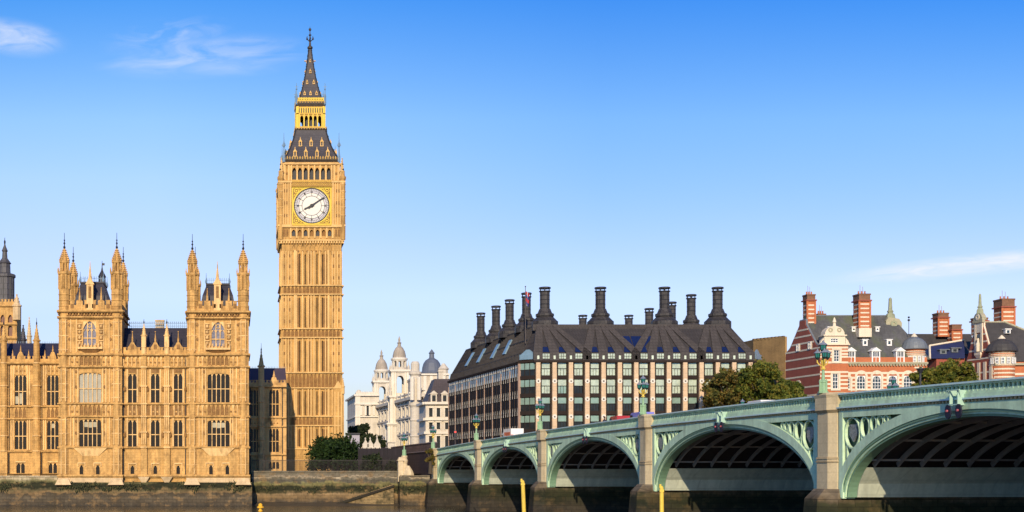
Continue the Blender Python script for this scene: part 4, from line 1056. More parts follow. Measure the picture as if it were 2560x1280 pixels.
def curve_band(mb, s0, s1, d0, d1, t0, t1, m=0, n=None):
    """strip following the parapet line, between depths d0 and d1 below it"""
    n = n or max(2, int((s1-s0)/3)); ss = [s0+(s1-s0)*i/n for i in range(n+1)]
    band(mb, [(s, ztop_(s)-d0) for s in ss], [(s, ztop_(s)-d1) for s in ss], t0, t1, m)
def capz(pts, d=1.42):
    return [(s, min(z, ztop_(s)-d-.02)) for s, z in pts]
for k in range(6):
    s0, s1 = piers[k]+phw[k], piers[k+1]-phw[k+1]
    near = k >= 2
    N = 44 if near else 28
    # facade ring: moulded in three steps
    ar = MB(BM)
    i0, i1, i2, i3, i4 = arc(k, 0, N), arc(k, .16, N), arc(k, .32, N), arc(k, .50, N), capz(arc(k, 1.25, N))
    lim = lambda pts: [(min(max(s, s0), s1), z) for s, z in pts]
    band(ar, i0, lim(i1), .12, .9, 1); band(ar, lim(i1), lim(i2), .0, .9, 0); band(ar, lim(i2), lim(i3), -.10, .9, 1); band(ar, lim(i3), lim(i4), -.17, .9, 0)
    ro = ar.build('arch_ring', [MINT, MINTD], BR)
    # spandrel: frame, sunk panel, tracery
    sp = MB(BM)
    ss = [s0+(s1-s0)*i/30 for i in range(31)]
    lower = []
    o_ = lim(arc(k, 1.15, 160))
    def zex(s):
        best = min(o_, key=lambda q: abs(q[0]-s)); return best[1]
    top = [(s, ztop_(s)-1.42) for s in ss]; low = [(s, max(min(ztop_(s)-1.98, ztop_(s)-1.44), min(zex(s)-.1, ztop_(s)-1.44))) if False else (s, ztop_(s)-1.97) for s in ss]
    low = [(s, ztop_(s)-1.97) for s in ss]
    keep = [i for i in range(31) if zex(ss[i]) < ztop_(ss[i])-1.5]
    runs = []
    for i in keep:
        if runs and runs[-1][-1] == i-1: runs[-1].append(i)
        else: runs.append([i])
    band(sp, top, [(s, max(z_, min(zex(s), ztop_(s)-1.46))) for s, z_ in low], -.14, .9, 0)
    backs = []
    for r_ in runs:
        if len(r_) < 2: continue
        rr = [ss[i] for i in r_]
        back = MB(BM); backs.append(back)
        band(back, [(s, ztop_(s)-1.6) for s in rr], [(s, zex(s)-.15) for s in rr], .42, .6, 0)
    for sg, sp_, in ((1, s0), (-1, s1)):
        sp.box(min(sp_, sp_+sg*.62), max(sp_, sp_+sg*.62), -.155, .9, ZS-.1, ztop_(sp_)-1.45, 0)
        if k == 0 and False: continue
        # quatrefoil rings shrinking towards the crown, with a shield in the largest
        ztp = ztop_(sp_+sg)-1.97; s_c = sp_+sg*.62; first = True
        for j in range(5):
            r0 = None
            for r in np.arange(1.25, .18, -.04):
                cs = s_c+sg*r; zb_ = max(zex(cs-sg*r*.3), zex(cs))+.06
                if ztp-zb_ >= 2*r*1.25 or (ztp-zb_ >= 2*r and r < .5): r0 = r; break
            if r0 is None: break
            cs = s_c+sg*r0; rz = min(r0*1.45, (ztp-max(zex(cs), zex(cs+sg*r0*.5))-.04)/2) ; rz = max(rz, r0*.8)
            cz = ztp-rz
            n = 20; pin = [(cs+(r0-.1)*math.cos(2*math.pi*i/n), cz+(rz-.1)*math.sin(2*math.pi*i/n)) for i in range(n+1)]; pout = [(cs+r0*math.cos(2*math.pi*i/n), cz+rz*math.sin(2*math.pi*i/n)) for i in range(n+1)]
            band(sp, pin, pout, -.02, .25, 0)
            if first and near:
                q = MB(BM); w_, h_ = r0*.5, rz*.55
                q.add([(cs-w_,.1,cz+h_),(cs+w_,.1,cz+h_),(cs+w_,.1,cz-h_*.2),(cs,.1,cz-h_),(cs-w_,.1,cz-h_*.2),(cs-w_,.25,cz+h_),(cs+w_,.25,cz+h_),(cs+w_,.25,cz-h_*.2),(cs,.25,cz-h_),(cs-w_,.25,cz-h_*.2)],
                      [(0,1,2,3,4),(9,8,7,6,5),(0,5,6,1),(1,6,7,2),(2,7,8,3),(3,8,9,4),(4,9,5,0)])
                q.build('shield', SHLD, ro)
            if near and r0 > .35:      # tracery bars below the ring down to the arch
                for f in (-.7, 0, .7):
                    xb_ = cs+f*r0
                    if cz-rz*.6 > zex(xb_): sp.box(xb_-.06, xb_+.06, .0, .2, zex(xb_)-.05, cz-rz*(1 if f == 0 else .72))
            s_c += sg*(2*r0+.05); first = False
    spo = sp.build('spandrel', [MINT, MINTD], BR)
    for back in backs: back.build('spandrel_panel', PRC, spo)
    # ribs, cross members and dark vault behind them
    th0 = [p for p in arc(k, .05, 60) if p[1] >= ZP-.05]; th1 = [p for p in arc(k, .62, 60) if p[1] >= ZP-.05]; n_ = min(len(th0), len(th1)); 
    a0 = arc(k, .05, 60); a1 = arc(k, .45, 60); a2 = arc(k, .77, 60)
    idx = [i for i in range(61) if a0[i][1] >= ZP-.1]
    nr = 14
    rb = MB(BM)
    for j in range(nr):
        t = 1.6+(BW_-2.4)*j/(nr-1); band(rb, [a0[i] for i in idx], [a1[i] for i in idx], t-.075, t+.075, 0)
    for f in (.04, .18, .33, .5, .67, .82, .96):
        i = idx[int(f*(len(idx)-1))]; s_, z_ = a0[i]
        rb.box(s_-.06, s_+.06, .95, BW_-.5, z_+.2, z_+.36, 0)
    rb.build('vault_ribs', RIB, BR)
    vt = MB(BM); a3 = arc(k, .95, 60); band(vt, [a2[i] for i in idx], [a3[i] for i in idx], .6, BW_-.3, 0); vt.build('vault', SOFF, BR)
    # far facade ring, seen through the arch
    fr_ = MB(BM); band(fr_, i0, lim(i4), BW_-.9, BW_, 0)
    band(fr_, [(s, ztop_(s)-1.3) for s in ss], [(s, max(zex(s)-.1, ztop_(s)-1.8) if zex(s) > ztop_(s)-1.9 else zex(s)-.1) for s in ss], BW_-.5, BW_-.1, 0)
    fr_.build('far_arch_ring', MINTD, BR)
# smooth panels at the springing, on both inner faces of every pier, and the pier feet
for k, s in enumerate(piers):
    h = phw[k]; lst = ((1, k), (-1, k-1))
    b_ = MB(BM)
    zc = HC-1.45
    # rough body under the springing, cutwater in front
    poly = [(-h-.35,BW_+.4),(h+.35,BW_+.4),(h+.35,-.4),(h*.62,-1.6),(-h*.62,-1.6),(-h-.35,-.4)]
    polyt = [(-h-.12,BW_+.3),(h+.12,BW_+.3),(h+.12,-.2),(h*.5,-.9),(-h*.5,-.9),(-h-.12,-.2)]
    grow = lambda pl, f: [(a*f, b) for a, b in pl]
    b_.hexa([(s+a*1.18,b-(.5 if b < 0 else 0),-1.5) for a, b in poly], [(s+a,b,ZS-.15) for a, b in poly])
    b_.hexa([(s+a,b,ZS-.15) for a, b in poly], [(s+a,b,zc) for a, b in polyt], 0)
    p_ = MB(BM)
    # octagonal front shaft with rings and cap
    def oc(pr, w):
        pr *= .66; w *= .93; return [(-w,.3),(w,.3),(w,-pr*.35),(w*.52,-pr),(-w*.52,-pr),(-w,-pr*.35)]
    def ring_(z0, z1, pr0, w0, pr1=None, w1=None, m=0):
        a = oc(pr0, w0); c = oc(pr1 or pr0, w1 or w0)
        p_.hexa([(s+x_,y_,z0) for x_, y_ in a], [(s+x_,y_,z1) for x_, y_ in c], m)
    w = h; zt_ = ztop_(s)
    ring_(zc-.3, HC+.72, .98, w*1.03); ring_(HC+.72, HC+.85, 1.08, w*1.08, m=1); ring_(HC+.85, HC+1.0, 1.0, w*1.04); ring_(HC+1.0, HC+1.16, 1.1, w*1.1, 1.0, w*1.02, 1)
    ring_(HC+1.16, zt_-1.55, .9, w*.98); ring_(zt_-1.55, zt_-1.3, .9, w*.98, 1.22, w*1.16, 1); ring_(zt_-1.3, zt_-.3, 1.16, w*1.12)
    ring_(zt_-.3, zt_-.05, 1.16, w*1.12, 1.28, w*1.18); ring_(zt_-.05, zt_+.12, 1.28, w*1.18, 1.1, w*1.05); 
    po = p_.build('pier', [PIER, PIERT], BR); b_.build('pier_foot', PIERW, po)
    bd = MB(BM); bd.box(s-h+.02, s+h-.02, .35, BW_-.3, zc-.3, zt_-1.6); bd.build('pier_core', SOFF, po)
    pn = MB(BM)
    for sg, kk in lst:
        if not (0 <= kk < 6): continue
        n = 10; cur = []
        a_ = arc(kk, 0, 200); a_ = a_ if sg > 0 else a_[::-1]
        for s_, z_ in a_:
            if z_ > ZP: break
            cur.append((s_, z_))
        cur.append((cur[-1][0]+sg*.02, ZP))
        cur = cur[::12]+[cur[-1]]
        edge = [(s+sg*(h-.05), z_) for _, z_ in cur]
        band(pn, cur, edge, .92, BW_-.95, 0)
        for j in range(9): pn.box(min(s+sg*(h+.05), s+sg*(h+.3)), max(s+sg*(h+.05), s+sg*(h+.3)), 1.3+j*2.9, 1.8+j*2.9, ZS-.32, ZS-.02, 0)
    if pn.v: pn.build('skewback_panel', PANEL, po)
# parapet and cornice
sA, sB = -14.0, 224.0
for k in range(len(piers)):
    s0 = piers[k]+phw[k] ; s1 = piers[k+1]-phw[k+1] if k+1 < len(piers) else sB
    if k == 0: pass
    pr_ = MB(BM)
    curve_band(pr_, s0, s1, 0, .13, -.30, .35, 1); curve_band(pr_, s0, s1, .13, .26, -.14, .2, 0)
    curve_band(pr_, s0, s1, .70, .84, -.10, .2, 0); curve_band(pr_, s0, s1, .84, 1.12, -.2, .5, 0); curve_band(pr_, s0, s1, 1.10, 1.22, -.34, .5, 1)
    curve_band(pr_, s0, s1, .26, .70, .10, .13, 2)                 # plate behind the pierced row
    step = .48; n = int((s1-s0)/step)
    for i in range(n):
        s = s0+(s1-s0)*(i+.5)/n; zt_ = ztop_(s); hw_ = (s1-s0)/n/2
        pr_.box(s+hw_-.08, s+hw_+.08, -.06, .1, zt_-.70, zt_-.26, 0)
        for (u0, v0, u1, v1) in ((-hw_, -.36, 0, -.27), (0, -.27, hw_, -.36)):
            pr_.add([(s+u0,-.05,zt_+v0+.01),(s+u1,-.05,zt_+v1+.01),(s+u1,-.05,zt_-.25),(s+u0,-.05,zt_-.25)], [(0,1,2,3)], 0)
        pr_.prism([(s-.2,zt_-.70),(s+.2,zt_-.70),(s+.2,zt_-.64),(s,zt_-.53),(s-.2,zt_-.64)], -.045, .09, 0)
    po = pr_.build('parapet', [MINT, MINTL, PRC], BR)
    c_ = MB(BM); curve_band(c_, s0, s1, 1.22, 1.44, -.08, .5, 0)
    n = int((s1-s0)/.42)
    for i in range(n):
        s = s0+(s1-s0)*(i+.5)/n; zt_ = ztop_(s); c_.box(s-.09, s+.09, -.24, -.05, zt_-1.40, zt_-1.24, 1)
    c_.build('dentil_cornice', [DENT, DENTL], po)
# far parapet, deck and footways
f_ = MB(BM); curve_band(f_, -40, sB, 0, 1.4, BW_-.3, BW_, 0, 70); f_.build('far_parapet', MINT, BR)
d_ = MB(BM); curve_band(d_, -2, sB, 1.2, 1.75, .4, BW_-.3, 0, 70); d_.build('deck', ROAD, BR)
k_ = MB(BM)
for t0, t1 in ((.52, 4.2), (BW_-4.2, BW_-.32)): curve_band(k_, -2, sB, 1.06, 1.3, t0, t1, 0, 70)
k_.build('footway', mat('bridge_paving', (.24,.23,.21)), BR)
# the approach behind the abutment: raised road and its dark side wall
AW = mat('approach_dark_plum_wall', (.036, .022, .027), rough=.7, var=.5, vs=.5, fine=.25, fs=3, blocks=(1.0,.55,.25), stain=((.03,.02,.025), .6, .7, .5))
AWL = mat('approach_wall_coping', (.20, .15, .145), var=.3)
q = MB(BM)
zA = lambda s: HC+5.45+.0065*(s+2)
for i in range(12):
    s0_, s1_ = -2-6.0*i, -2-6.0*(i+1); za, zb_ = (zA(s0_), zA(s1_))
    q.hexa([(s1_,-.2,0),(s0_,-.2,0),(s0_,.6,0),(s1_,.6,0)], [(s1_,-.2,zb_-.12),(s0_,-.2,za-.12),(s0_,.6,za-.12),(s1_,.6,zb_-.12)])
    q.hexa([(s1_,-.4,zb_-.12),(s0_,-.4,za-.12),(s0_,.7,za-.12),(s1_,.7,zb_-.12)], [(s1_,-.4,zb_+.06),(s0_,-.4,za+.06),(s0_,.7,za+.06),(s1_,.7,zb_+.06)], 1)
    q.hexa([(s1_,-.42,zb_-1.7),(s0_,-.42,za-1.7),(s0_,.0,za-1.7),(s1_,.0,zb_-1.7)], [(s1_,-.42,zb_-1.5),(s0_,-.42,za-1.5),(s0_,.0,za-1.5),(s1_,.0,zb_-1.5)], 1)
    for j in range(12):
        s_ = s0_-.5*j; z_ = zA(s_); q.box(s_-.12, s_-.02, -.34, 0, z_-1.5, z_-.2)
tag(q.build('approach_wall', [AW, AWL]), 'dark plum side wall of the bridge approach beside the first pier', 'wall')
q = MB(BM)
for i in range(12):
    s0_, s1_ = -2-6.0*i, -2-6.0*(i+1); za, zb_ = zA(s0_)-2.3, zA(s1_)-2.3
    q.hexa([(s1_,.7,0),(s0_,.7,0),(s0_,BW_,0),(s1_,BW_,0)], [(s1_,.7,zb_),(s0_,.7,za),(s0_,BW_,za),(s1_,BW_,zb_)])
struct(q.build('approach_road', ROAD))
# ------------------------------------------------------------------ white stone government offices with two belfry towers
WST = mat('portland_stone', (.58, .51, .41), var=.14, streak=.16, blocks=(1.3, .6, .06), stain=((.22,.17,.12), .5, .35, .55, .4))
WSTD = mat('weathered_portland_stone', (.36, .30, .235), var=.3, streak=.25)
WSTP = mat('pale_portland_stone', (.68, .61, .50), var=.1, streak=.1)
WGL = mat('office_window_glass', (.035,.04,.045), rough=.1, spec=.6)
WGT = mat('teal_sky_glass', (.10,.19,.22), rough=.15, spec=.6)
DLEAD = mat('blue_grey_lead_dome', (.17, .19, .24), rough=.5, var=.2, blocks=(1.1, 9, .2))
MANS = mat('brown_slate_mansard', (.065, .05, .052), rough=.6, var=.25, blocks=(.6,.5,.2))
BVX = Vector((-.0794, .9968, 0))
def side_frame(x, y, rot=0.0):
    """frame of a facade that faces left: local x runs from the far end towards the camera, local -y points left"""
    a = Vector((.0794, -.9968, 0)); b_ = Vector((.9968, .0794, 0))
    return Matrix(((a.x, b_.x, 0, x), (a.y, b_.y, 0, y), (0, 0, 1, 0), (0, 0, 0, 1)))
W = At(440.0)
WH = thing('government_building', (W.x(1030), 440, 0), 'white stone government offices with two open belfry towers and a blue grey dome', 'building')
xe = W.x(1062); L = 92.0
SF = side_frame(xe, 440.0)           # near end at local x=0, far end at -L
zc = lambda py, Y: HC+(CY-py)*Y/FPX
zE = zc(990, 445)                    # main cornice
m_ = MB(SF); hl = []
nb = 13
for i in range(nb):
    c = -L+4+(L-8)*(i+.5)/nb
    for z0_, z1_ in ((zE-5.2, zE-2.6), (zE-10.6, zE-7.2), (zE-16.2, zE-12.6), (zE-21.6, zE-18)):
        hl.append((c-1.0, c+1.0, z0_, z1_))
wall(m_, -L, 0, 0, zE, 0, hl, .6); shell(m_, -L, 0, 0, zE, 0, 40)
m_.build('wall', WST, WH)
for h in hl:
    q = MB(SF); q.box(h[0], h[1], .5, .6, h[2], h[3]); q.build('window', WGL, WH)
s_ = MB(SF)
for z_, h, pr in ((zE, 1.0, 1.2), (zE-1.6, .4, .5), (zE-6.2, .5, .6), (zE-11.6, .5, .5), (zE-17, .6, .7), (zE-22.3, .5, .5)): s_.box(-L-.5, .6, -pr, .05, z_-h*.5, z_+h*.5, 0); s_.box(-L-.3, .4, -pr*.5, .05, z_-h, z_-h*.5, 1)
for i in range(nb+1):
    c = -L+4+(L-8)*i/nb
    s_.box(c-.55, c+.55, -.45, .02, 0, zE-1); s_.box(c-.7, c+.7, -.6, .02, zE-1.5, zE-.9)
    s_.box(c-1.0, c+1.0, -.5, .3, zE+.5, zE+2.2, 1 if i % 3 == 0 else 2)
for c in np.arange(-L, 0, 1.1): s_.box(c, c+.3, -.35, .2, zE+.5, zE+1.5, 2)
s_.box(-L, 0, -.45, .3, zE+1.5, zE+1.8, 2)
for h in hl:
    s_.box(h[0]-.4, h[1]+.4, -.3, .02, h[3], h[3]+.35, 2); s_.box(h[0]-.3, h[1]+.3, -.25, .02, h[2]-.3, h[2], 2)
    s_.box(h[0]-.3, h[0], -.16, .02, h[2], h[3], 2); s_.box(h[1], h[1]+.3, -.16, .02, h[2], h[3], 2)
s_.build('stone_dressings', [WST, WSTD, WSTP], WH)
# near pavilion: curved bays on the street end
Pv = At(438.0)
p = MB()
px0, px1 = 1028, 1062
p.lathe(Pv.x(1041), 441, [(Pv.m(12.5),0),(Pv.m(12.5),Pv.z(1018)),(Pv.m(16),Pv.z(1012)),(Pv.m(16),Pv.z(1004)),(Pv.m(12.5),Pv.z(1000)),(Pv.m(12.5),Pv.z(938)),(Pv.m(16),Pv.z(934)),(Pv.m(16),Pv.z(929)),(Pv.m(11),Pv.z(926)),(Pv.m(11),Pv.z(908)),(Pv.m(8),Pv.z(902))], 14)
for py in (1090, 1050): p.lathe(Pv.x(1041), 441, [(Pv.m(12.7),Pv.z(py+3)),(Pv.m(14.5),Pv.z(py)),(Pv.m(12.7),Pv.z(py-3))], 14)
for px, w_ in ((1048,5),(1031,5)): p.lathe(Pv.x(px), 438.5, [(.7,Pv.z(1000)),(.7,Pv.z(942))], 8, m=1)
p.build('corner_pavilion', [WST, WSTP], WH)
# the two belfry towers
def belfry_tower(px, Y, pt_, zb):
    Q = At(Y); X_ = Q.x(px); mt = Y/FPX
    sc = 45.0/Q.m(1178-838)          # same tower, both measured in metres
    zt_ = Q.z(pt_)
    q = MB(); hw = 3.35
    lev = lambda t: zt_-t
    def stage(z0, z1, hw_, openw=None, zo0=None, zo1=None, arch=True):
        for k in range(4):
            q.M = Matrix.Translation((X_, Y+hw, 0)) @ Matrix.Rotation(k*math.pi/2, 4, 'Z')
            hs2 = [(-openw, openw, zo0, zo1)] if openw else []
            wall(q, -hw_, hw_, z0, z1, -hw_, hs2, .7)
            if openw and arch: arch_fill(q, -openw, openw, zo1-openw, zo1, -hw_+.02, -hw_+.6, False)
            for sg in (-1, 1): q.box(sg*(hw_-.35)-.35, sg*(hw_-.35)+.35, -hw_-.28, -hw_+.02, z0, z1, 1); q.box(sg*(hw_-1.15)-.22, sg*(hw_-1.15)+.22, -hw_-.28, -hw_+.02, z0, z1-.3, 1)
            q.M = None
        q.add([(X_-hw_,Y+hw-hw_,z1),(X_+hw_,Y+hw-hw_,z1),(X_+hw_,Y+hw+hw_,z1),(X_-hw_,Y+hw+hw_,z1)], [(0,1,2,3)])
    def cor(z_, hw_, h=.6): q.box(X_-hw_-.7, X_+hw_+.7, Y+hw-hw_-.7, Y+hw+hw_+.7, z_, z_+h, 1); q.box(X_-hw_-.4, X_+hw_+.4, Y+hw-hw_-.4, Y+hw+hw_+.4, z_-h*.7, z_, 0)
    stage(zb, lev(31), hw+.9); cor(lev(31), hw+.9)
    stage(lev(31)+.6, lev(21.5), hw, 1.0, lev(29), lev(24), False); cor(lev(21.5), hw)
    stage(lev(21), lev(12.5), hw*.86, 1.25, lev(20), lev(14)); cor(lev(12.5), hw*.86)
    for sx in (-1, 1):
        for sy in (-1, 1):
            q.lathe(X_+sx*(hw+.1), Y+hw+sy*(hw+.1), [(.5,lev(21)),(.5,lev(19.5)),(.2,lev(18.8)),(.3,lev(18.2)),(.05,lev(17))], 8)
            q.lathe(X_+sx*hw*.86, Y+hw+sy*hw*.86, [(.42,lev(12)),(.42,lev(10.8)),(.15,lev(10.2)),(.04,lev(8.8))], 8)
    r = 2.55
    for i in range(8):
        a = i*math.pi/4+math.pi/8; q.lathe(X_+r*.86*math.cos(a), Y+hw+r*.86*math.sin(a), [(.45,lev(12)),(.45,lev(8.6))], 6)
        for sgn in (-1,):
            a2 = i*math.pi/4
    q.lathe(X_, Y+hw, [(r,lev(12)),(r,lev(11))], 16); q.lathe(X_, Y+hw, [(r*1.0,lev(8.8)),(r*1.15,lev(8.2)),(r*1.15,lev(7.8)),(r*.9,lev(7.5))], 16, m=1)
    t_ = q.build('belfry_tower', [WST, WSTP], WH)
    d_ = MB(); d_.lathe(X_, Y+hw, [(r*.92,lev(7.6)),(r*.9,lev(6.8)),(r*.76,lev(5.3)),(r*.5,lev(4.1)),(r*.25,lev(3.5)),(r*.22,lev(2.6)),(r*.34,lev(2.4)),(r*.12,lev(2.0)),(r*.16,lev(1.2)),(.05,lev(0))], 16); d_.build('dome', WSTD, t_)
    q = MB(); q.box(X_-.95, X_+.95, Y-.0+.62, Y+.7, lev(28.9), lev(24.1)); q.build('window', WGT, t_)
    q = MB(); q.lathe(X_, Y-.95, [(.02,lev(34.6)),(.9,lev(34.5)),(.9,lev(34.4))], 12) if False else q.ring(X_, lev(34.5), .02, 1.0, Y-.95, Y-.9, 14); q.build('roundel', WGL, t_)
    q = MB(); q.box(X_-.8, X_+.8, Y-.95, Y-.88, lev(42), lev(39)); q.build('window', WGL, t_)
belfry_tower(1001, 484, 838, 0); belfry_tower(956, 522, 872, 0)
# far left pavilion
Q = At(520.0)
p = MB(); X0, X1 = Q.x(890), Q.x(948)
wall(p, X0, X1, 0, Q.z(990), 520, [(Q.x(914), Q.x(925), Q.z(1040), Q.z(1015))], .7); shell(p, X0, X1, 0, Q.z(990), 520, 560)
p.box(X0-.6, X1, 519.2, 521, Q.z(1012), Q.z(1007), 1); p.box(X0-.8, X1, 519, 561, Q.z(990), Q.z(986), 1); p.box(X0-.5, X1, 519.3, 560, Q.z(1043), Q.z(1040), 1)
p.lathe(Q.x(898), 522, [(Q.m(9),Q.z(990)),(Q.m(9),Q.z(982)),(Q.m(5),Q.z(976)),(Q.m(3),Q.z(974))], 12); p.box(X0, X1, 520, 521, Q.z(986), Q.z(981)); p.box(X0-.3, X0+1.6, 519.5, 522, 0, Q.z(990), 1)
for i in range(6): x_ = X0+.4+(X1-X0-.8)*i/5; p.box(x_-.35, x_+.35, 519.6, 520.02, Q.z(1038), Q.z(1015), 1)
for i in range(14): x_ = X0+(X1-X0)*i/14; p.box(x_, x_+.28, 519.9, 520.6, Q.z(986)+.0, Q.z(981)+.35, 1)
for px in (900, 914): p.box(Q.x(px)-.9, Q.x(px)+.9, 519.9, 520.02, Q.z(1075), Q.z(1058), 1)
p.prism([(Q.x(909),Q.z(1014)),(Q.x(930),Q.z(1014)),(Q.x(919.5),Q.z(1008))], 519.4, 520.02, 1)
p.build('end_pavilion', [WST, WSTP], WH)
q = MB(); q.box(Q.x(914), Q.x(925), 520.6, 520.7, Q.z(1040), Q.z(1015)); q.build('window', WGL, WH)
# courtyard dome behind the roofline
Q = At(500.0); X_ = Q.x(1091); r = Q.m(25)
d_ = MB(); d_.lathe(X_, 512, [(r*1.05,Q.z(960)),(r*1.05,Q.z(930)),(r*1.12,Q.z(928)),(r*1.12,Q.z(925)),(r,Q.z(922)),(r*.96,Q.z(912)),(r*.84,Q.z(902)),(r*.62,Q.z(894)),(r*.3,Q.z(889)),(r*.26,Q.z(888)),(r*.24,Q.z(878)),(r*.32,Q.z(876)),(r*.16,Q.z(871)),(.1,Q.z(866))], 20, m=0); d_.build('dome', DLEAD, WH, smooth=False)
# attic range with dark roof linking pavilion and dome
Q = At(452.0)
p = MB(); p.box(Q.x(1050), Q.x(1122), 452, 490, zE-3, Q.z(938)); p.box(Q.x(1048), Q.x(1123), 451.4, 491, Q.z(938), Q.z(934), 1)
for px in (1062, 1078, 1094, 1108): p.box(Q.x(px)-.5, Q.x(px)+.5, 451.5, 452.1, Q.z(985), Q.z(940), 1)
p.lathe(Q.x(1110), 453, [(1.5,Q.z(955)),(1.5,Q.z(925)),(1.9,Q.z(922)),(1.2,Q.z(916)),(.4,Q.z(908))], 8); p.build('attic', [WST, WSTP], WH)

# ------------------------------------------------------------------ corner building with a dark mansard
K = At(400.0)
KB = thing('mansard_building', (K.x(1098), 400, 0), 'pale stone corner house with dark mansard between white offices and chimneyed block', 'building')
X0, X1 = K.x(1064), K.x(1150)
hl = []
for px in (1077, 1096, 1117): hl += [(K.x(px-4.5), K.x(px+4.5), K.z(b_), K.z(t)) for b_, t in ((1120,1090), (1073,1056), (1042,1020))]
p = MB(); wall(p, X0, X1, 0, K.z(1008), 400, hl, .5); shell(p, X0, X1, 0, K.z(1008), 400, 414); p.build('wall', WST, KB)
for h in hl:
    q = MB(); q.box(h[0], h[1], 400.42, 400.5, h[2], h[3]); q.build('window', WGL, KB)
s_ = MB()
for py, pr in ((1008,.9), (1048,.7), (1082,.5)): s_.box(X0-.5, X1, 400-pr, 400.05, K.z(py)-.35, K.z(py)+.35, 1); s_.box(X0-pr, X0+.05, 400.06, 414, K.z(py)-.35, K.z(py)+.35, 1)
for h in hl: s_.box(h[0]-.35, h[1]+.35, 399.75, 400.02, h[3], h[3]+.4, 1); s_.box(h[0]-.25, h[0], 399.85, 400.02, h[2], h[3], 1); s_.box(h[1], h[1]+.25, 399.85, 400.02, h[2], h[3], 1)
s_.build('stone_dressings', [WST, WSTP], KB)
r_ = MB(); r_.hexa([(X0+.6,400.6,K.z(1008)+.3),(X1,400.6,K.z(1008)+.3),(X1,413.6,K.z(1008)+.3),(X0+.6,413.6,K.z(1008)+.3)], [(X0+3.2,404,K.z(945)),(X1,404,K.z(945)),(X1,411,K.z(945)),(X0+3.2,411,K.z(945))]); rf = r_.build('roof', MANS, KB)
for px in (1085, 1112):
    q = MB(); x_ = K.x(px); q.box(x_-.9, x_+.9, 400.3, 404, K.z(1006), K.z(985)); q.prism([(x_-1.2,K.z(985)),(x_+1.2,K.z(985)),(x_,K.z(976))], 400.1, 404.5); q.box(x_-.5, x_+.5, 400.2, 400.34, K.z(1003), K.z(988), 1); q.build('dormer', [WST, WGL], rf)
q = MB(); q.box(K.x(1104), K.x(1116), 406, 409, K.z(965), K.z(920)); q.box(K.x(1103), K.x(1117), 405.8, 409.2, K.z(926), K.z(921)); q.build('chimney', WST, rf)
# ------------------------------------------------------------------ the dark chimneyed office block across the bridge road
BRZ = mat('bronze_facade_metal', (.034, .025, .022), rough=.8, metal=.0, spec=.02, var=.25)
BRZR = mat('bronze_roof_panels', (.058, .049, .046), rough=.6, metal=.0, spec=.2, var=.2, vs=.5, blocks=(.75, .7, .22))
BRZD = mat('shaded_bronze_roof', (.034, .029, .030), rough=.7, var=.2, blocks=(.6, .9, .2))  # roof recesses and left slope: their shade put into the colour
CHIM = mat('bronze_chimney_metal', (.052, .046, .044), rough=.5, metal=.1, var=.3, vs=.8, blocks=(.8, .9, .3))
SAND = mat('pink_sandstone_pier', (.60, .425, .27), var=.14, streak=.1, blocks=(2.0, .95, .08))
SANDP = mat('pale_fixing_block', (.68, .60, .50), var=.08)
PGL = mat('office_pane_pale_green', (.42, .47, .36), rough=.12, var=.45, vs=.55, fine=.25, fs=2.2, spec=.8)  # pale greenish tone put into the panes
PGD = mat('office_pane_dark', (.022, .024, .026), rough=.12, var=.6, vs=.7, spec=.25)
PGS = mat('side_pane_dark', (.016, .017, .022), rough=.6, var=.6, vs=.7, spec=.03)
PGG = mat('office_pane_green', (.22, .31, .25), rough=.1, var=.3, vs=.9, spec=.8)
PBL = mat('office_pane_painted_sky', (.17, .26, .33), rough=.3, var=.35, vs=.5, spec=1.0)  # sky reflection painted into the pane colour
RBL = mat('blue_roof_glazing', (.008, .016, .065), rough=.2, var=.3, vs=1.2, spec=.4)
P = At(300.0)
PH = thing('office_building', (P.x(1610), 320, 0), 'dark bronze office block with pale stone piers and rows of tall round chimneys', 'building')
Xl, Xr = P.x(1338), P.x(1890); yf = 300.0
zev, zat, zrt = P.z(905), P.z(881), P.z(810)
cols = [1345+40.8*i for i in range(14)]
rows = [(938, 907), (983, 949), (1027, 994), (1072, 1039), (1117, 1084)]
LS = 66.0
PF = side_frame(P.x(1301)+.35, 303.4)       # long left side: local x from -LS (far) to 0 (near corner)
core = MB()
fl = PF @ Vector((-LS, .6, 0)); nl = PF @ Vector((0, .6, 0))
core.hexa([(Xl,yf+.62,0),(Xr,yf+.62,0),(Xr-5,yf+64,0),(fl.x,fl.y,0),(nl.x,nl.y,0)], [(Xl,yf+.62,zev+.5),(Xr,yf+.62,zev+.5),(Xr-5,yf+64,zev+.5),(fl.x,fl.y,zev+.5),(nl.x,nl.y,zev+.5)])
core.build('wall', BRZ, PH)
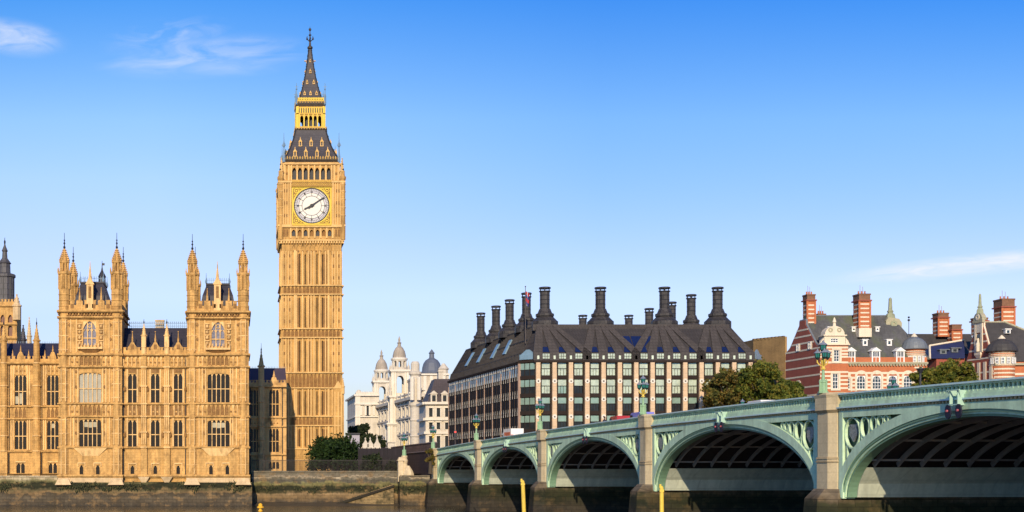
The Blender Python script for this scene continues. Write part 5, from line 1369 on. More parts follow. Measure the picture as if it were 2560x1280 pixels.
# front bays
fr = MB()
wins = []
for i in range(-0, 13):
    xc_ = P.x((cols[i]+cols[i+1])/2); hw_ = P.m(10.5)
    for j, (pb, pt_) in enumerate(rows):
        zb_, zt_ = P.z(pb), P.z(pt_); zm = zb_+(zt_-zb_)*.56
        wins.append((xc_, hw_, zb_, zt_, zm, i, j))
    for sg in (-1, 1): fr.box(xc_+sg*(hw_+.13)-.12, xc_+sg*(hw_+.13)+.12, yf+.12, yf+.64, 0, zev)
    for j, (pb, pt_) in enumerate(rows):
        fr.box(xc_-hw_-.25, xc_+hw_+.25, yf+.22, yf+.64, P.z(pb+9.5), P.z(pb))
fr.box(Xl-.3, Xr+.6, yf-.25, yf+.7, zev-.12, zev+.35)
fr.build('bay_framing', BRZ, PH)
random.seed(8)
for (xc_, hw_, zb_, zt_, zm, i, j) in wins:
    g = MB(); g.box(xc_-hw_, xc_+hw_, yf+.46, yf+.54, zm, zt_, 0); g.box(xc_-hw_, xc_+hw_, yf+.50, yf+.56, zb_, zm-.1, 1)
    lowm = PGL if j == 0 else (random.choice([PGL, PGL, PGG, PGD]) if j == 1 else PGD)
    w_ = g.build('window', [PGL if j < 2 else PGG, lowm], PH)
    b_ = MB(); b_.box(xc_-hw_, xc_+hw_, yf+.36, yf+.5, zm-.1, zm+.02)
    for q_ in (-.33, .33): b_.box(xc_+q_*hw_*1.0-.03, xc_+q_*hw_+.03, yf+.4, yf+.5, zb_, zm-.1)
    b_.build('window_frame', BRZ, w_)
for c in cols:
    p = MB(); x_ = P.x(c)
    hw0, hw1 = P.m(6.4), P.m(5.2)
    p.taper(x_, yf+.05, hw0, .38, 0, hw1, .38, zev-.1, 0)
    for py in (953, 998, 1042, 1087): p.ring(x_, P.z(py), .02, .52, yf-.42, yf-.3, 14, 1); p.ring(x_, P.z(py), .02, .17, yf-.46, yf-.4, 10, 2)
    p.build('stone_pier', [SAND, SANDP, IRON], PH)
# glazed corner bays
for (xa, ya, xb, yb_) in ((nl.x-.55, nl.y-.1, Xl-.05, yf+.3), (Xr+.1, yf+.3, Xr+2.6, yf+3.6)):
    a = Vector((xb-xa, yb_-ya, 0)); ln_ = a.length; a.normalize()
    Mc = Matrix(((a.x, -a.y, 0, xa), (a.y, a.x, 0, ya), (0, 0, 1, 0), (0, 0, 0, 1)))
    for j, (pb, pt_) in enumerate(rows):
        zb_, zt_ = P.z(pb), P.z(pt_); zm = zb_+(zt_-zb_)*.5
        g = MB(Mc); g.box(.1, ln_-.1, .05, .15, zm, zt_, 0); g.box(.1, ln_-.1, .08, .16, zb_, zm-.08, 1)
        for f in (.36, .68): g.box(ln_*f-.06, ln_*f+.06, -.02, .1, zb_, zt_, 2)
        g.box(0, ln_, -.05, .3, P.z(pb+9.5), zb_, 2); g.box(0, ln_, -.03, .2, zm-.1, zm, 2)
        g.build('corner_window', [PGG, PGD, BRZ], PH)
    g = MB(Mc); g.box(.1, ln_-.1, .0, .5, P.z(897), P.z(884), 0); g.prism([(.2,P.z(884)),(ln_-.2,P.z(884)),(ln_*.6,P.z(872)),(ln_*.4,P.z(872))], .3, .5, 0); g.box(-.2, ln_+.2, -.2, .6, P.z(905), P.z(899), 1); g.build('corner_window', [PBL, BRZ], PH)
# long left side: many narrow bays
nb = 18; st_ = LS/nb
fr = MB(PF); far = MB(PF); count = 0
storeys = [(P.z(pb), P.z(pt_)) for pb, pt_ in rows]
fr.box(-LS-.5, .2, -.2, .7, zev-.15, zev+.35, 0)
for i in range(nb-1, -1, -1):
    a = -LS+st_*i
    for j, (zb_, zt_) in enumerate(storeys):
        fr.box(a, a+st_, .06, .65, zb_-.9, zb_, 0)
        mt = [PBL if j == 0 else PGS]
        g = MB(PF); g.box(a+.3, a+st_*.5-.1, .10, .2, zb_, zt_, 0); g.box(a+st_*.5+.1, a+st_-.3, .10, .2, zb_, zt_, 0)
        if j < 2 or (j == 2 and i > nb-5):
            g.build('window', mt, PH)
        else:
            far.box(a+.3, a+st_*.5-.1, .10, .2, zb_, zt_, 0); far.box(a+st_*.5+.1, a+st_-.3, .10, .2, zb_, zt_, 0)
        # pale splayed reveals under each pane
        for q_ in (.0, .5):
            x_ = a+st_*q_+.28
            fr.hexa([(x_,-.03,zb_-.9),(x_+.2,-.03,zb_-.9),(x_+.2,.2,zb_-.9),(x_,.2,zb_-.9)], [(x_+.14,.06,zb_+.8),(x_+.19,.06,zb_+.8),(x_+.19,.2,zb_+.8),(x_+.14,.2,zb_+.8)], 1)
    fr.box(a+st_*.5-.09, a+st_*.5+.09, .04, .6, 0, zev-.1, 0)
    for q_ in (.28, .72): fr.box(a+st_*q_-.42, a+st_*q_+.42, -.02, .3, zev-1.0, zev-.5, 1)
    x_ = a+.0
    if i % 2 == 0: fr.box(a-.14, a+.14, -.06, .6, 0, zev-1.3, 2)
    else: fr.box(a-.12, a+.12, .0, .6, 0, zev-.12, 0)
fr.box(-.3, .3, -.2, .6, 0, zev-.12, 2)
fr.build('side_framing', [BRZ, mat('pale_stone_reveal', (.44,.42,.39), var=.1), mat('shaded_pink_pier', (.33,.22,.165), var=.2)], PH)  # side piers: pink stone with the left side's shade in its colour
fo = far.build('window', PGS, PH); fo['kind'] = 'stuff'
# roof: vertical attic band, steep mansard, flat crown
IN = 3.4
def offs(n): return [(Xl+n*.8, yf-.1+n), (Xr-n*1.25, yf-.1+n), (Xr-5-n, yf+64-n), (fl.x+n, fl.y-n), (nl.x+n*.9, nl.y+n*.5)]
rf = MB()
def poly3(pts, z_): return [(x_, y_, z_) for x_, y_ in pts]
o0, o1, o2 = offs(.05), offs(.35), offs(IN+.2)
rf.hexa(poly3(o0, zev+.3), poly3(o1, zat), 1)
rf.hexa(poly3(o1, zat), poly3(o2, zrt), 1)
rf.hexa(poly3(offs(IN+.6), zrt-.02), poly3(offs(IN+1.6), zrt+.35), 0)
ro = rf.build('roof', [BRZR, BRZD], PH)
chim_front = [1362, 1501, 1661, 1794]
tt = lambda zq: (zq-zat)/(zrt-zat)
def rp(px, z_, out=0.0):      # point on the front roof slope
    t = tt(z_); return (P.x(px), yf+.25+(IN-.15)*t-out, z_)
lg = MB()
for c, ch in [(cols[i], chim_front[j]) for j, (a_, b_) in enumerate(((0,3),(3,6),(6,10),(10,13))) for i in range(a_, b_+1)]:
    tx = ch+(c-ch)*.30
    w0, w1 = P.m(11.5), P.m(7.5)
    xb_, xt_ = P.x(c), P.x(tx)
    ya, yb2 = rp(c, zat)[1], rp(c, zrt)[1]
    # vertical leg in front of the attic, then the slope
    lg.hexa([(xb_-w0,yf-.25,zev+.36),(xb_+w0,yf-.25,zev+.36),(xb_+w0,yf+.5,zev+.36),(xb_-w0,yf+.5,zev+.36)], [(xb_-w0,yf-.05,zat),(xb_+w0,yf-.05,zat),(xb_+w0,yf+.5,zat),(xb_-w0,yf+.5,zat)], 0)
    lg.hexa([(xb_-w0,yf-.05,zat),(xb_+w0,yf-.05,zat),(xb_+w0,yf+.7,zat),(xb_-w0,yf+.7,zat)], [(xt_-w1,yb2-.28,zrt+.1),(xt_+w1,yb2-.28,zrt+.1),(xt_+w1,yb2+.6,zrt+.1),(xt_-w1,yb2+.6,zrt+.1)], 0)
    lg.box(xb_-.22, xb_+.22, yf-.30, yf-.1, P.z(898), P.z(889), 1)
lg.box(P.x(1340), P.x(1836), yf+IN-.25, yf+IN+.6, zrt-1.1, zrt+.25, 0)
lg.build('roof_legs', [BRZR, mat('pale_lamp_slot', (.55,.62,.5))], ro)
for i in range(13):
    c = (cols[i]+cols[i+1])/2; x_ = P.x(c); hw_ = P.m(8.8)
    g = MB(); g.box(x_-hw_, x_+hw_, yf+.02, yf+.3, P.z(896.5), P.z(884)); w_ = g.build('window', PGL, ro)
    b_ = MB()
    for q_ in (-.33, .33): b_.box(x_+q_*hw_-.04, x_+q_*hw_+.04, yf-.02, yf+.1, P.z(896.5), P.z(884))
    b_.box(x_-hw_, x_+hw_, yf-.015, yf+.1, P.z(891), P.z(890)); b_.build('window_frame', BRZ, w_)
    g = MB(); z0_, z1_ = zat+.1, zat+1.25
    g.hexa([(x_-hw_,rp(c,z0_)[1]-.12,z0_),(x_+hw_,rp(c,z0_)[1]-.12,z0_),(x_+hw_,rp(c,z0_)[1]+.2,z0_),(x_-hw_,rp(c,z0_)[1]+.2,z0_)], [(x_-hw_*.7,rp(c,z1_)[1]-.12,z1_),(x_+hw_*.7,rp(c,z1_)[1]-.12,z1_),(x_+hw_*.7,rp(c,z1_)[1]+.2,z1_),(x_-hw_*.7,rp(c,z1_)[1]+.2,z1_)])
    g.build('skylight', RBL, ro)
g = MB(); z0_, z1_ = P.z(876), P.z(838)      # the large blue glazed panel between two fans
for i in range(3):
    xa_, xb_ = 1553+i*30, 1553+(i+1)*30-3
    f = lambda px, z_: (P.x(px+(1592-px)*(.72 if z_ == z0_ else 0)), rp(px, z_)[1]-.14, z_)
    a, b_, c, d_ = f(xa_,z0_), f(xb_,z0_), f(xb_,z1_), f(xa_,z1_)
    g.hexa([a, b_, (b_[0],b_[1]+.3,b_[2]), (a[0],a[1]+.3,a[2])], [d_, c, (c[0],c[1]+.3,c[2]), (d_[0],d_[1]+.3,d_[2])])
g.build('skylight', RBL, ro)
# left slope: ribs and slanting skylights
sl_ = MB()
a0, a1 = Vector((*o1[4], zat)), Vector((*o1[3], zat)); b0, b1 = Vector((*o2[4], zrt)), Vector((*o2[3], zrt))
nrm = (a1-a0).cross(b0-a0).normalized()
if nrm.x > 0: nrm = -nrm
e0, e1 = Vector((*o0[4], zev+.3)), Vector((*o0[3], zev+.3))
for i in range(55):
    t = i/54; p0, p1 = a0.lerp(a1, t)+nrm*.12, b0.lerp(b1, t)+nrm*.12
    sl_.bar(tuple(p0), tuple(p1), .16, 4); sl_.bar(tuple(e0.lerp(e1, t)+nrm*.25), tuple(p0+nrm*.08), .26, 4)
for t in (0, .5, 1): sl_.bar(tuple(a0.lerp(b0, t)+nrm*.12), tuple(a1.lerp(b1, t)+nrm*.12), .2, 4)
sl_.build('roof_ribs', [BRZD], ro)
for t0 in (.23, .40, .60, .78):
    g = MB(); c = []
    for (t, h) in ((t0,.18),(t0+.035,.18),(t0+.035,.72),(t0,.72)): c.append(a0.lerp(a1, t).lerp(b0.lerp(b1, t), h))
    g.hexa([tuple(v+nrm*.1) for v in c], [tuple(v+nrm*.42) for v in c]); g.build('skylight', PBL, ro)
# chimneys: flared stepped base, drum, slotted cap
def chimney(X_, Y_, scale=1.0, dz=0.0):
    z0_ = zrt-.35+dz; r = 1.06*scale
    q = MB()
    q.lathe(X_, Y_, [(2.85*scale,z0_),(2.85*scale,z0_+1.5),(2.55*scale,z0_+1.75),(1.75*scale,z0_+2.6),(1.98*scale,z0_+2.65),(1.98*scale,z0_+3.2),(1.55*scale,z0_+3.4),(1.2*scale,z0_+4.3)], 12)
    q.lathe(X_, Y_, [(r,z0_+4.3),(r,z0_+8.0)], 12)
    for zz0 in (5.2, 6.2, 7.2): q.lathe(X_, Y_, [(r*1.0,z0_+zz0),(r*1.05,z0_+zz0+.08),(r*1.0,z0_+zz0+.16)], 12, m=1)
    q.lathe(X_, Y_, [(r*1.0,z0_+7.95),(r*1.18,z0_+8.1),(r*1.18,z0_+8.25)], 12, m=1)
    for i in range(5):
        a = i*math.pi/3+.3; q.lathe(X_+r*1.02*math.cos(a), Y_+r*1.02*math.sin(a), [(.14,z0_+8.2),(.10,z0_+8.75)], 5, m=1)
    q.lathe(X_, Y_, [(r*1.2,z0_+8.72),(r*1.2,z0_+9.05),(r*1.05,z0_+9.1)], 12, m=1)
    q.build('chimney', [CHIM, IRON], PH)
for px in chim_front: chimney((px-CX)*306.3/FPX, 306.3)
for px, Y_ in ((1316,316), (1274,328.5), (1240,341), (1202,356)): chimney((px-CX)*Y_/FPX, Y_, .92)
for px, Y_, dz in ((1728,319,0), (1679,333,0), (1623,346,0), (1572,361,0), (1457,361,0)): chimney((px-CX)*Y_/FPX, Y_, .92, dz)
# flagpole on the corner
FP = thing('flagpole', (P.x(1322), 303.5, P.z(850)), 'flagpole with a limp red white and blue flag at the chimneyed block corner', 'flagpole')
q = MB(); q.bar((P.x(1322),303.5,P.z(855)), (P.x(1322),303.5,P.z(712)), .11, 6, 0, .06); q.ball((P.x(1322),303.5,P.z(711)), .16); q.build('pole', mat('grey_brown_pole', (.10,.085,.08)), FP)
q = MB(); n = 7; vs = []; fs = []
zt_, zb_ = P.z(722), P.z(757)
for j in range(9):
    for i in range(n):
        u = i/(n-1); zz_ = zt_-(zt_-zb_)*j/8-u*.55
        vs.append((P.x(1322)+.1+u*.75*(1-.25*j/8), 303.5+.16*math.sin(u*9+j*.5), zz_))
for j in range(8):
    for i in range(n-1): fs.append((j*n+i, j*n+i+1, (j+1)*n+i+1, (j+1)*n+i))
for f, mi in zip(fs, [ (1 if (k % 6) in (2,) else (0 if (k//6) % 4 < 2 else 2)) for k in range(len(fs))]): q.add([vs[i] for i in f], [(0,1,2,3)], mi)
q.build('flag', [mat('flag_red', (.42,.03,.04), var=.1), mat('flag_white', (.6,.58,.58), var=.1), mat('flag_blue', (.03,.04,.18), var=.1)], FP)
# ------------------------------------------------------------------ striped red brick buildings
BRK = mat('orange_red_brick', (.46, .145, .060), var=.16, vs=.5, fine=.18, fs=5, streak=.12, blocks=(.7, .3, .10))
BRKD = mat('deep_shaded_red_brick', (.30, .085, .055), var=.16, vs=.5, fine=.15, fs=5, streak=.1, blocks=(.7, .3, .08))  # left gable ends: shade put into the brick colour; rear walls share it
SOOT = mat('sooty_brown_brick', (.21, .105, .06), var=.3, vs=.8, fine=.25, blocks=(.7,.3,.15))
BST = mat('cream_stone_dressing', (.68, .58, .43), var=.12, streak=.12)
BSTD = mat('mossy_stone_dressing', (.40, .36, .24), var=.35, vs=1.2, stain=((.12,.13,.07), .7, 1.2, .5))
SLT = mat('mossy_grey_slate', (.085, .083, .082), rough=.6, var=.35, vs=.22, fine=.2, fs=3, streak=.25, blocks=(.7,.45,.12), stain=((.11,.13,.05), .75, .22, .47, .5))
SLTD = mat('dark_brown_slate', (.055, .05, .048), rough=.6, var=.3, vs=.3, streak=.2, blocks=(.7,.45,.12))
SLTB = mat('deep_blue_slate', (.022, .029, .085), rough=.5, var=.15, blocks=(.8,.5,.1))
LDG = mat('grey_lead_cupola', (.15, .165, .18), rough=.5, var=.2, streak=.2)
WPT = mat('white_painted_joinery', (.76, .74, .70), rough=.5, var=.05)
COP = mat('green_stone_obelisk', (.30, .31, .20), var=.3, vs=1.5)
BGL = mat('brick_house_window_glass', (.03, .04, .045), rough=.1, var=.4, vs=2, spec=.7)
N = At(335.0)
def sash(root, x0, x1, z0, z1, y, M=None, cols_=2, rows_=4, head=False, depth=.3):
    g = MB(M); g.box(x0, x1, y+depth-.04, y+depth+.04, z0, z1); p = g.build('window', BGL, root)
    f = MB(M); t = .14
    f.box(x0, x0+t, y+.1, y+depth-.05, z0, z1); f.box(x1-t, x1, y+.1, y+depth-.05, z0, z1); f.box(x0+t, x1-t, y+.1, y+depth-.05, z0, z0+t); f.box(x0+t, x1-t, y+.1, y+depth-.05, z1-t, z1)
    for i in range(1, cols_): f.box(x0+(x1-x0)*i/cols_-.05, x0+(x1-x0)*i/cols_+.05, y+.13, y+depth-.05, z0+t, z1-t)
    for j in range(1, rows_): f.box(x0+t, x1-t, y+.14, y+depth-.05, z0+(z1-z0)*j/rows_-(.08 if j == rows_//2 else .04), z0+(z1-z0)*j/rows_+(.08 if j == rows_//2 else .04))
    if head: arch_fill(f, x0+t, x1-t, z1-(x1-x0)*.45, z1-t, y+.12, y+depth-.05, False, 8)
    f.build('window_frame', WPT, p); return p
def stripes(mb, x0, x1, y, zs, h=.42, pr=.05, m=0, holes=()):
    for z_ in zs:
        segs = [(x0, x1)]
        for a, b, c, d_ in holes:
            if c-.3 < z_ < d_+.3:
                ns = []
                for p_, q_ in segs:
                    if b <= p_ or a >= q_: ns.append((p_, q_)); continue
                    if a > p_: ns.append((p_, a))
                    if b < q_: ns.append((b, q_))
                segs = ns
        for p_, q_ in segs:
            if q_-p_ > .05: mb.box(p_, q_, y-pr, y+.02, z_-h/2, z_+h/2, m)
def brick_stack(root, cx, cy, hx, hy, z0, z1, pots=True, base=None):
    """tall striped chimney stack with oversailing cap"""
    q = MB(); zc = z1-(z1-z0)*.2
    q.box(cx-hx, cx+hx, cy-hy, cy+hy, z0, zc, 0)
    q.box(cx-hx-.35, cx+hx+.35, cy-hy-.35, cy+hy+.35, zc-.15, zc+.15, 2); q.box(cx-hx-.05, cx+hx+.05, cy-hy-.05, cy+hy+.05, zc+.15, z1-.35, 3); q.box(cx-hx-.15, cx+hx+.15, cy-hy-.15, cy+hy+.15, z1-.35, z1, 3)
    n = int((zc-z0)/1.05)
    for i in range(n):
        z_ = z0+.6+i*1.05; q.box(cx-hx-.04, cx+hx+.04, cy-hy-.04, cy+hy+.04, z_-.17, z_+.17, 1)
    for sx in (-1, 1):
        q.box(cx+sx*hx-.22, cx+sx*hx+.22, cy-hy-.14, cy-hy+.02, z0, zc-.2, 0)
    if base: q.box(cx-hx-.12, cx+hx+.35, cy-hy-.12, cy+hy+.2, base, z0+.1, 1)
    if pots:
        for i in range(3): q.lathe(cx+hx*(-.6+.6*i), cy, [(.2,z1),(.16,z1+.7),(.22,z1+.75)], 8, m=0)
        q.bar((cx-hx*.3,cy,z1), (cx-hx*.3,cy,z1+2.2), .04, 4, 2); q.bar((cx+hx*.2,cy,z1), (cx+hx*.2,cy,z1+1.9), .04, 4, 2)
    return q.build('chimney', [BRK, BST, BRKD, SOOT], root)
NB = thing('brick_building', (N.x(2150), 336, 0), 'red brick building striped with cream stone under a mossy slate roof', 'building')
x0, xp, x1 = N.x(2045), N.x(2115), N.x(2318)
yF, yP = 335.0, 333.8
# front wall
zE = N.z(902)
fw = [(2153, 11, 973, 939), (2192, 11, 973, 939), (2232, 11, 973, 939), (2270, 11, 973, 939), (2122, 4, 973, 945)]
hl = [(N.x(p_-w_), N.x(p_+w_), N.z(b_), N.z(t)) for p_, w_, b_, t in fw]
hl += [(a, b, c-6.4, d_-6.4) for a, b, c, d_ in hl]
m_ = MB(); wall(m_, xp, x1, 0, zE, yF, hl, .4); shell(m_, xp, x1, 0, zE, yF, yF+16)
s_ = MB()
zs = [N.z(p_) for p_ in (932.5, 944.5, 955, 964, 974, 984, 996, 1010, 1025)]
stripes(s_, xp, x1, yF, zs, .5, .05, 0, hl)
for h in hl:
    s_.box(h[0]-.45, h[0], yF-.09, yF+.02, h[2]-.5, h[3]+.2); s_.box(h[1], h[1]+.45, yF-.09, yF+.02, h[2]-.5, h[3]+.2); s_.ring((h[0]+h[1])/2, h[3]-.3, (h[1]-h[0])/2, (h[1]-h[0])/2+.5, yF-.1, yF+.02, 10, 0, 0, math.pi); s_.box(h[0]-.4, h[1]+.4, yF-.2, yF+.02, h[2]-.3, h[2])
    s_.prism([((h[0]+h[1])/2-.35,h[3]+.3),((h[0]+h[1])/2+.35,h[3]+.3),((h[0]+h[1])/2+.45,h[3]+1.1),((h[0]+h[1])/2-.45,h[3]+1.1)], yF-.14, yF+.02)
for py, h, pr in ((907.5, .4, .55), (910, .25, .4)): s_.box(xp, x1, yF-pr, yF+.03, N.z(py)-h/2, N.z(py)+h/2, 1)
for i in range(28): s_.box(xp+(x1-xp)*i/28, xp+(x1-xp)*i/28+.35, yF-.45, yF+.02, N.z(915), N.z(911), 1)
m_.build('wall', BRK, NB); s_.build('stone_dressings', [BST, BSTD], NB)
for i, h in enumerate(hl): sash(NB, *h, yF, None, 3 if i % 5 != 4 else 1, 4, True)
p = MB(); p.box(xp, x1, yF+.05, yF+.6, zE-.1, N.z(893)); p.build('parapet', BRK, NB)
# corner pavilion
hp = [(N.x(2076), N.x(2090), N.z(973), N.z(935)), (N.x(2079), N.x(2093), N.z(905), N.z(876)), (N.x(2076), N.x(2090), N.z(1040), N.z(1000))]
zP = N.z(862)
m_ = MB(); wall(m_, x0, xp, 0, zP, yP, hp, .4); shell(m_, x0, xp, 0, zP, yP, yP+6)
m_.build('pavilion_wall', BRK, NB)
s_ = MB()
stripes(s_, x0, xp, yP, [N.z(p_) for p_ in (870, 878, 886, 893, 907, 931, 941, 951, 961, 971, 984, 996)], .45, .05, 0, hp)
s_.box(x0-.3, xp+.3, yP-.4, yP+.1, N.z(864), N.z(861))
for h in hp:
    for a, b in ((h[0]-.5, h[0]), (h[1], h[1]+.5)): s_.box(a, b, yP-.1, yP+.02, h[2]-.4, h[3]+.2)
    s_.box(h[0]-.5, h[1]+.5, yP-.16, yP+.02, h[3], h[3]+.5); s_.box(h[0]-.5, h[1]+.5, yP-.2, yP+.02, h[2]-.4, h[2])
s_.build('stone_dressings', BST, NB)
for h in hp: sash(NB, *h, yP, None, 2, 4)
# its cream gable: windows below a scrolled segmental top with an obelisk
g = MB(); xa_, xb_ = N.x(2056), N.x(2108); xm = (xa_+xb_)/2
wall(g, xa_, xb_, zP, N.z(841), yP+.1, [(xm-1.0, xm+.9, N.z(858), N.z(847))], .4); shell(g, xa_, xb_, zP, N.z(841), yP+.1, yP+3)
g.box(xa_-.3, xb_+.3, yP-.25, yP+3, N.z(841), N.z(838))
pts = [(xa_+.2,N.z(838))]
for i in range(13): 
    a = math.pi*(1-i/12); pts.append((xm+2.35*math.cos(a), N.z(838)+2.1*math.sin(a)**.9))
pts.append((xb_-.2,N.z(838))); g.prism(pts, yP+.05, yP+2.6)
for sg in (-1, 1): g.prism([(xm+sg*2.6,zP),(xm+sg*3.6,zP),(xm+sg*3.2,zP+.9),(xm+sg*2.6,zP+1.6)], yP+.1, yP+.9); g.ring(xm+sg*1.05, N.z(826), .25, .55, yP-.05, yP+.1, 10, 1)
g.lathe(xm+.2, yP+.8, [(.55,N.z(838)),(.55,N.z(820)),(.42,N.z(816)),(.3,N.z(808)),(.5,N.z(806)),(.1,N.z(794))], 8)
g.build('scrolled_gable', [BST, BSTD], NB)
sash(NB, xm-1.0, xm+.9, N.z(858), N.z(847), yP+.1, None, 3, 2)
# gable end facing left
SFb = side_frame(x0, 333.8); Lg = 17.5
zsh, zap = HC+30.0, HC+36.3
g = MB(SFb)
prof_ = [(-Lg,0),(0,0),(0,zsh-1.5),(-.4,zsh-.4),(-2.2,zsh+.5),(-Lg/2+1.6,zap-.6),(-Lg/2+1.5,zap+.6),(-Lg/2-1.5,zap+.6),(-Lg/2-1.6,zap-.6),(-Lg+2.2,zsh+.5),(-Lg+.4,zsh-.4),(-Lg,zsh-1.5)]
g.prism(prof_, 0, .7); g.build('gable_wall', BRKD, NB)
s_ = MB(SFb)
def gw(z_):
    if z_ < zsh: return -Lg, 0
    t = min(1, (z_-zsh)/(zap-zsh)); return -Lg+2.0+(Lg/2-3.4)*t, -2.0-(Lg/2-3.4)*t
for z_ in (HC+16.5, HC+18.4, HC+20.5, HC+23.2, HC+25.4, HC+27.6, HC+29.6, HC+31.3, HC+33.0, HC+34.6):
    a, b = gw(z_); s_.box(a, b, -.05, .02, z_-.2, z_+.2)
for (a, b) in zip(prof_[2:-1], prof_[3:]):
    s_.bar((a[0],.3,a[1]+.1), (b[0],.3,b[1]+.1), .3, 4, 1)
for c in (-Lg*.28, -Lg*.62):
    s_.box(c-1.0, c-.7, -.1, .02, HC+29.6, HC+31.4); s_.box(c+.7, c+1.0, -.1, .02, HC+29.6, HC+31.4)
s_.ring(-Lg*.62, HC+20.6, 1.1, 1.9, -.12, .02, 14, 0); s_.box(-Lg*.62-1.9, -Lg*.62-1.1, -.12, .02, HC+18.2, HC+20.6); s_.box(-Lg*.62+1.1, -Lg*.62+1.9, -.12, .02, HC+18.2, HC+20.6)
s_.build('stone_dressings', [BST, LDG], NB)
for c in (-Lg*.28, -Lg*.62):
    sash(NB, c-.7, c+.7, HC+29.6, HC+31.4, -.33, SFb, 2, 2)
q = MB(SFb); q.ring(-Lg*.62, HC+20.6, .02, 1.1, -.06, .0, 14); q.box(-Lg*.62-1.1, -Lg*.62+1.1, -.06, 0, HC+18.2, HC+20.6); q.build('window', BGL, NB)
# main roof
zR = HC+38.1; yr = 342.5
gx = (SFb @ Vector((-Lg/2, .5, 0))).x
r_ = MB(); zb_ = N.z(896)
xr1 = N.x(2330)
r_.hexa([(x0+.4,yF+.6,zb_-.2),(xr1,yF+.6,zb_-.2),(xr1,yr+7,zb_-.2),(x0-.8,yr+7,zb_-.2)], [(gx+.1,yr-.1,zR),(N.x(2264),yr-.1,zR),(N.x(2264),yr+.1,zR),(gx+.1,yr+.1,zR)])
rf = r_.build('roof', SLT, NB)
q = MB(); q.box(gx, N.x(2264), yr-.2, yr+.2, zR-.05, zR+.2); q.build('ridge', LDG, rf)
def slope_y(z_): return yF+.6+(yr-yF-.6)*(z_-zb_)/(zR-zb_)
def pedi_dormer(px, w_, py0, py1):
    x_ = N.x(px); hw_ = N.m(w_); z0_, z1_ = N.z(py0), N.z(py1); zt_ = z0_+(z1_-z0_)*.76; y_ = yF-.02
    q = MB(); wall(q, x_-hw_, x_+hw_, z0_, zt_, y_, [(x_-hw_*.72, x_-.06, z0_+.3, zt_-.15), (x_+.06, x_+hw_*.72, z0_+.3, zt_-.15)], .3)
    shell(q, x_-hw_, x_+hw_, z0_, zt_, y_, slope_y(zt_)+1.2)
    q.prism([(x_-hw_*1.3,zt_),(x_+hw_*1.3,zt_),(x_,z1_)], y_-.2, slope_y(z1_)+1.0); d_ = q.build('dormer', WPT, rf)
    for a, b in ((x_-hw_*.72, x_-.06), (x_+.06, x_+hw_*.72)):
        g = MB(); g.box(a, b, y_+.2, y_+.28, z0_+.3, zt_-.15); g.box(a, b, y_+.06, y_+.2, (z0_+zt_)/2-.05, (z0_+zt_)/2+.12, 1); g.box((a+b)/2-.04, (a+b)/2+.04, y_+.08, y_+.2, z0_+.3, zt_-.15, 1); g.build('dormer_window', [BGL, WPT], d_)
for px in (2128, 2190, 2251): pedi_dormer(px, 10.5, 908, 868)
def small_dormer(px, w_, py0, py1):
    x_ = N.x(px); hw_ = N.m(w_); z0_, z1_ = N.z(py0), N.z(py1); y_ = slope_y(z0_)-.1
    q = MB(); wall(q, x_-hw_, x_+hw_, z0_, z1_, y_, [(x_-hw_*.5, x_+hw_*.5, z0_+.35, z1_-.3)], .3); shell(q, x_-hw_, x_+hw_, z0_, z1_, y_, slope_y(z1_)+.6)
    q.box(x_-hw_-.2, x_+hw_+.2, y_-.15, slope_y(z1_)+.4, z1_, z1_+.18); d_ = q.build('dormer', WPT, rf)
    g = MB(); g.box(x_-hw_*.5, x_+hw_*.5, y_+.2, y_+.28, z0_+.35, z1_-.3); g.build('dormer_window', BGL, d_)
for px in (2114, 2175, 2236): small_dormer(px, 6.0, 862, 847)
for px in (2096, 2157, 2217): small_dormer(px, 4.6, 824, 813)
ca = SFb @ Vector((-Lg/2, .9, 0))
brick_stack(NB, ca.x+.75, ca.y, .95, 1.3, HC+35.8, HC+43.3)
brick_stack(NB, N.x(2173)+.2, 339.5, 1.3, 1.65, HC+34.6, HC+43.0, True, HC+32.5)
brick_stack(NB, N.x(2108), 348, .9, .8, HC+36, HC+39.2, True)
# obelisk gable at the far end of the roof
q = MB(); xo = N.x(2264)
q.prism([(xo-1.7,N.z(822)),(xo+1.9,N.z(822)),(xo+2.0,N.z(800)),(xo+1.3,N.z(790)),(xo-1.3,N.z(786)),(xo-1.9,N.z(796))], 341, 343.5, 0)
q.ring(xo, N.z(803), .3, .8, 340.8, 341.05, 12, 1)
q.lathe(xo-.3, 342.2, [(1.2,N.z(790)),(1.0,N.z(778)),(.55,N.z(774)),(.75,N.z(770)),(.48,N.z(766)),(.36,N.z(737)),(.05,N.z(734))], 6, m=1); q.build('obelisk_gable', [BSTD, COP], NB)
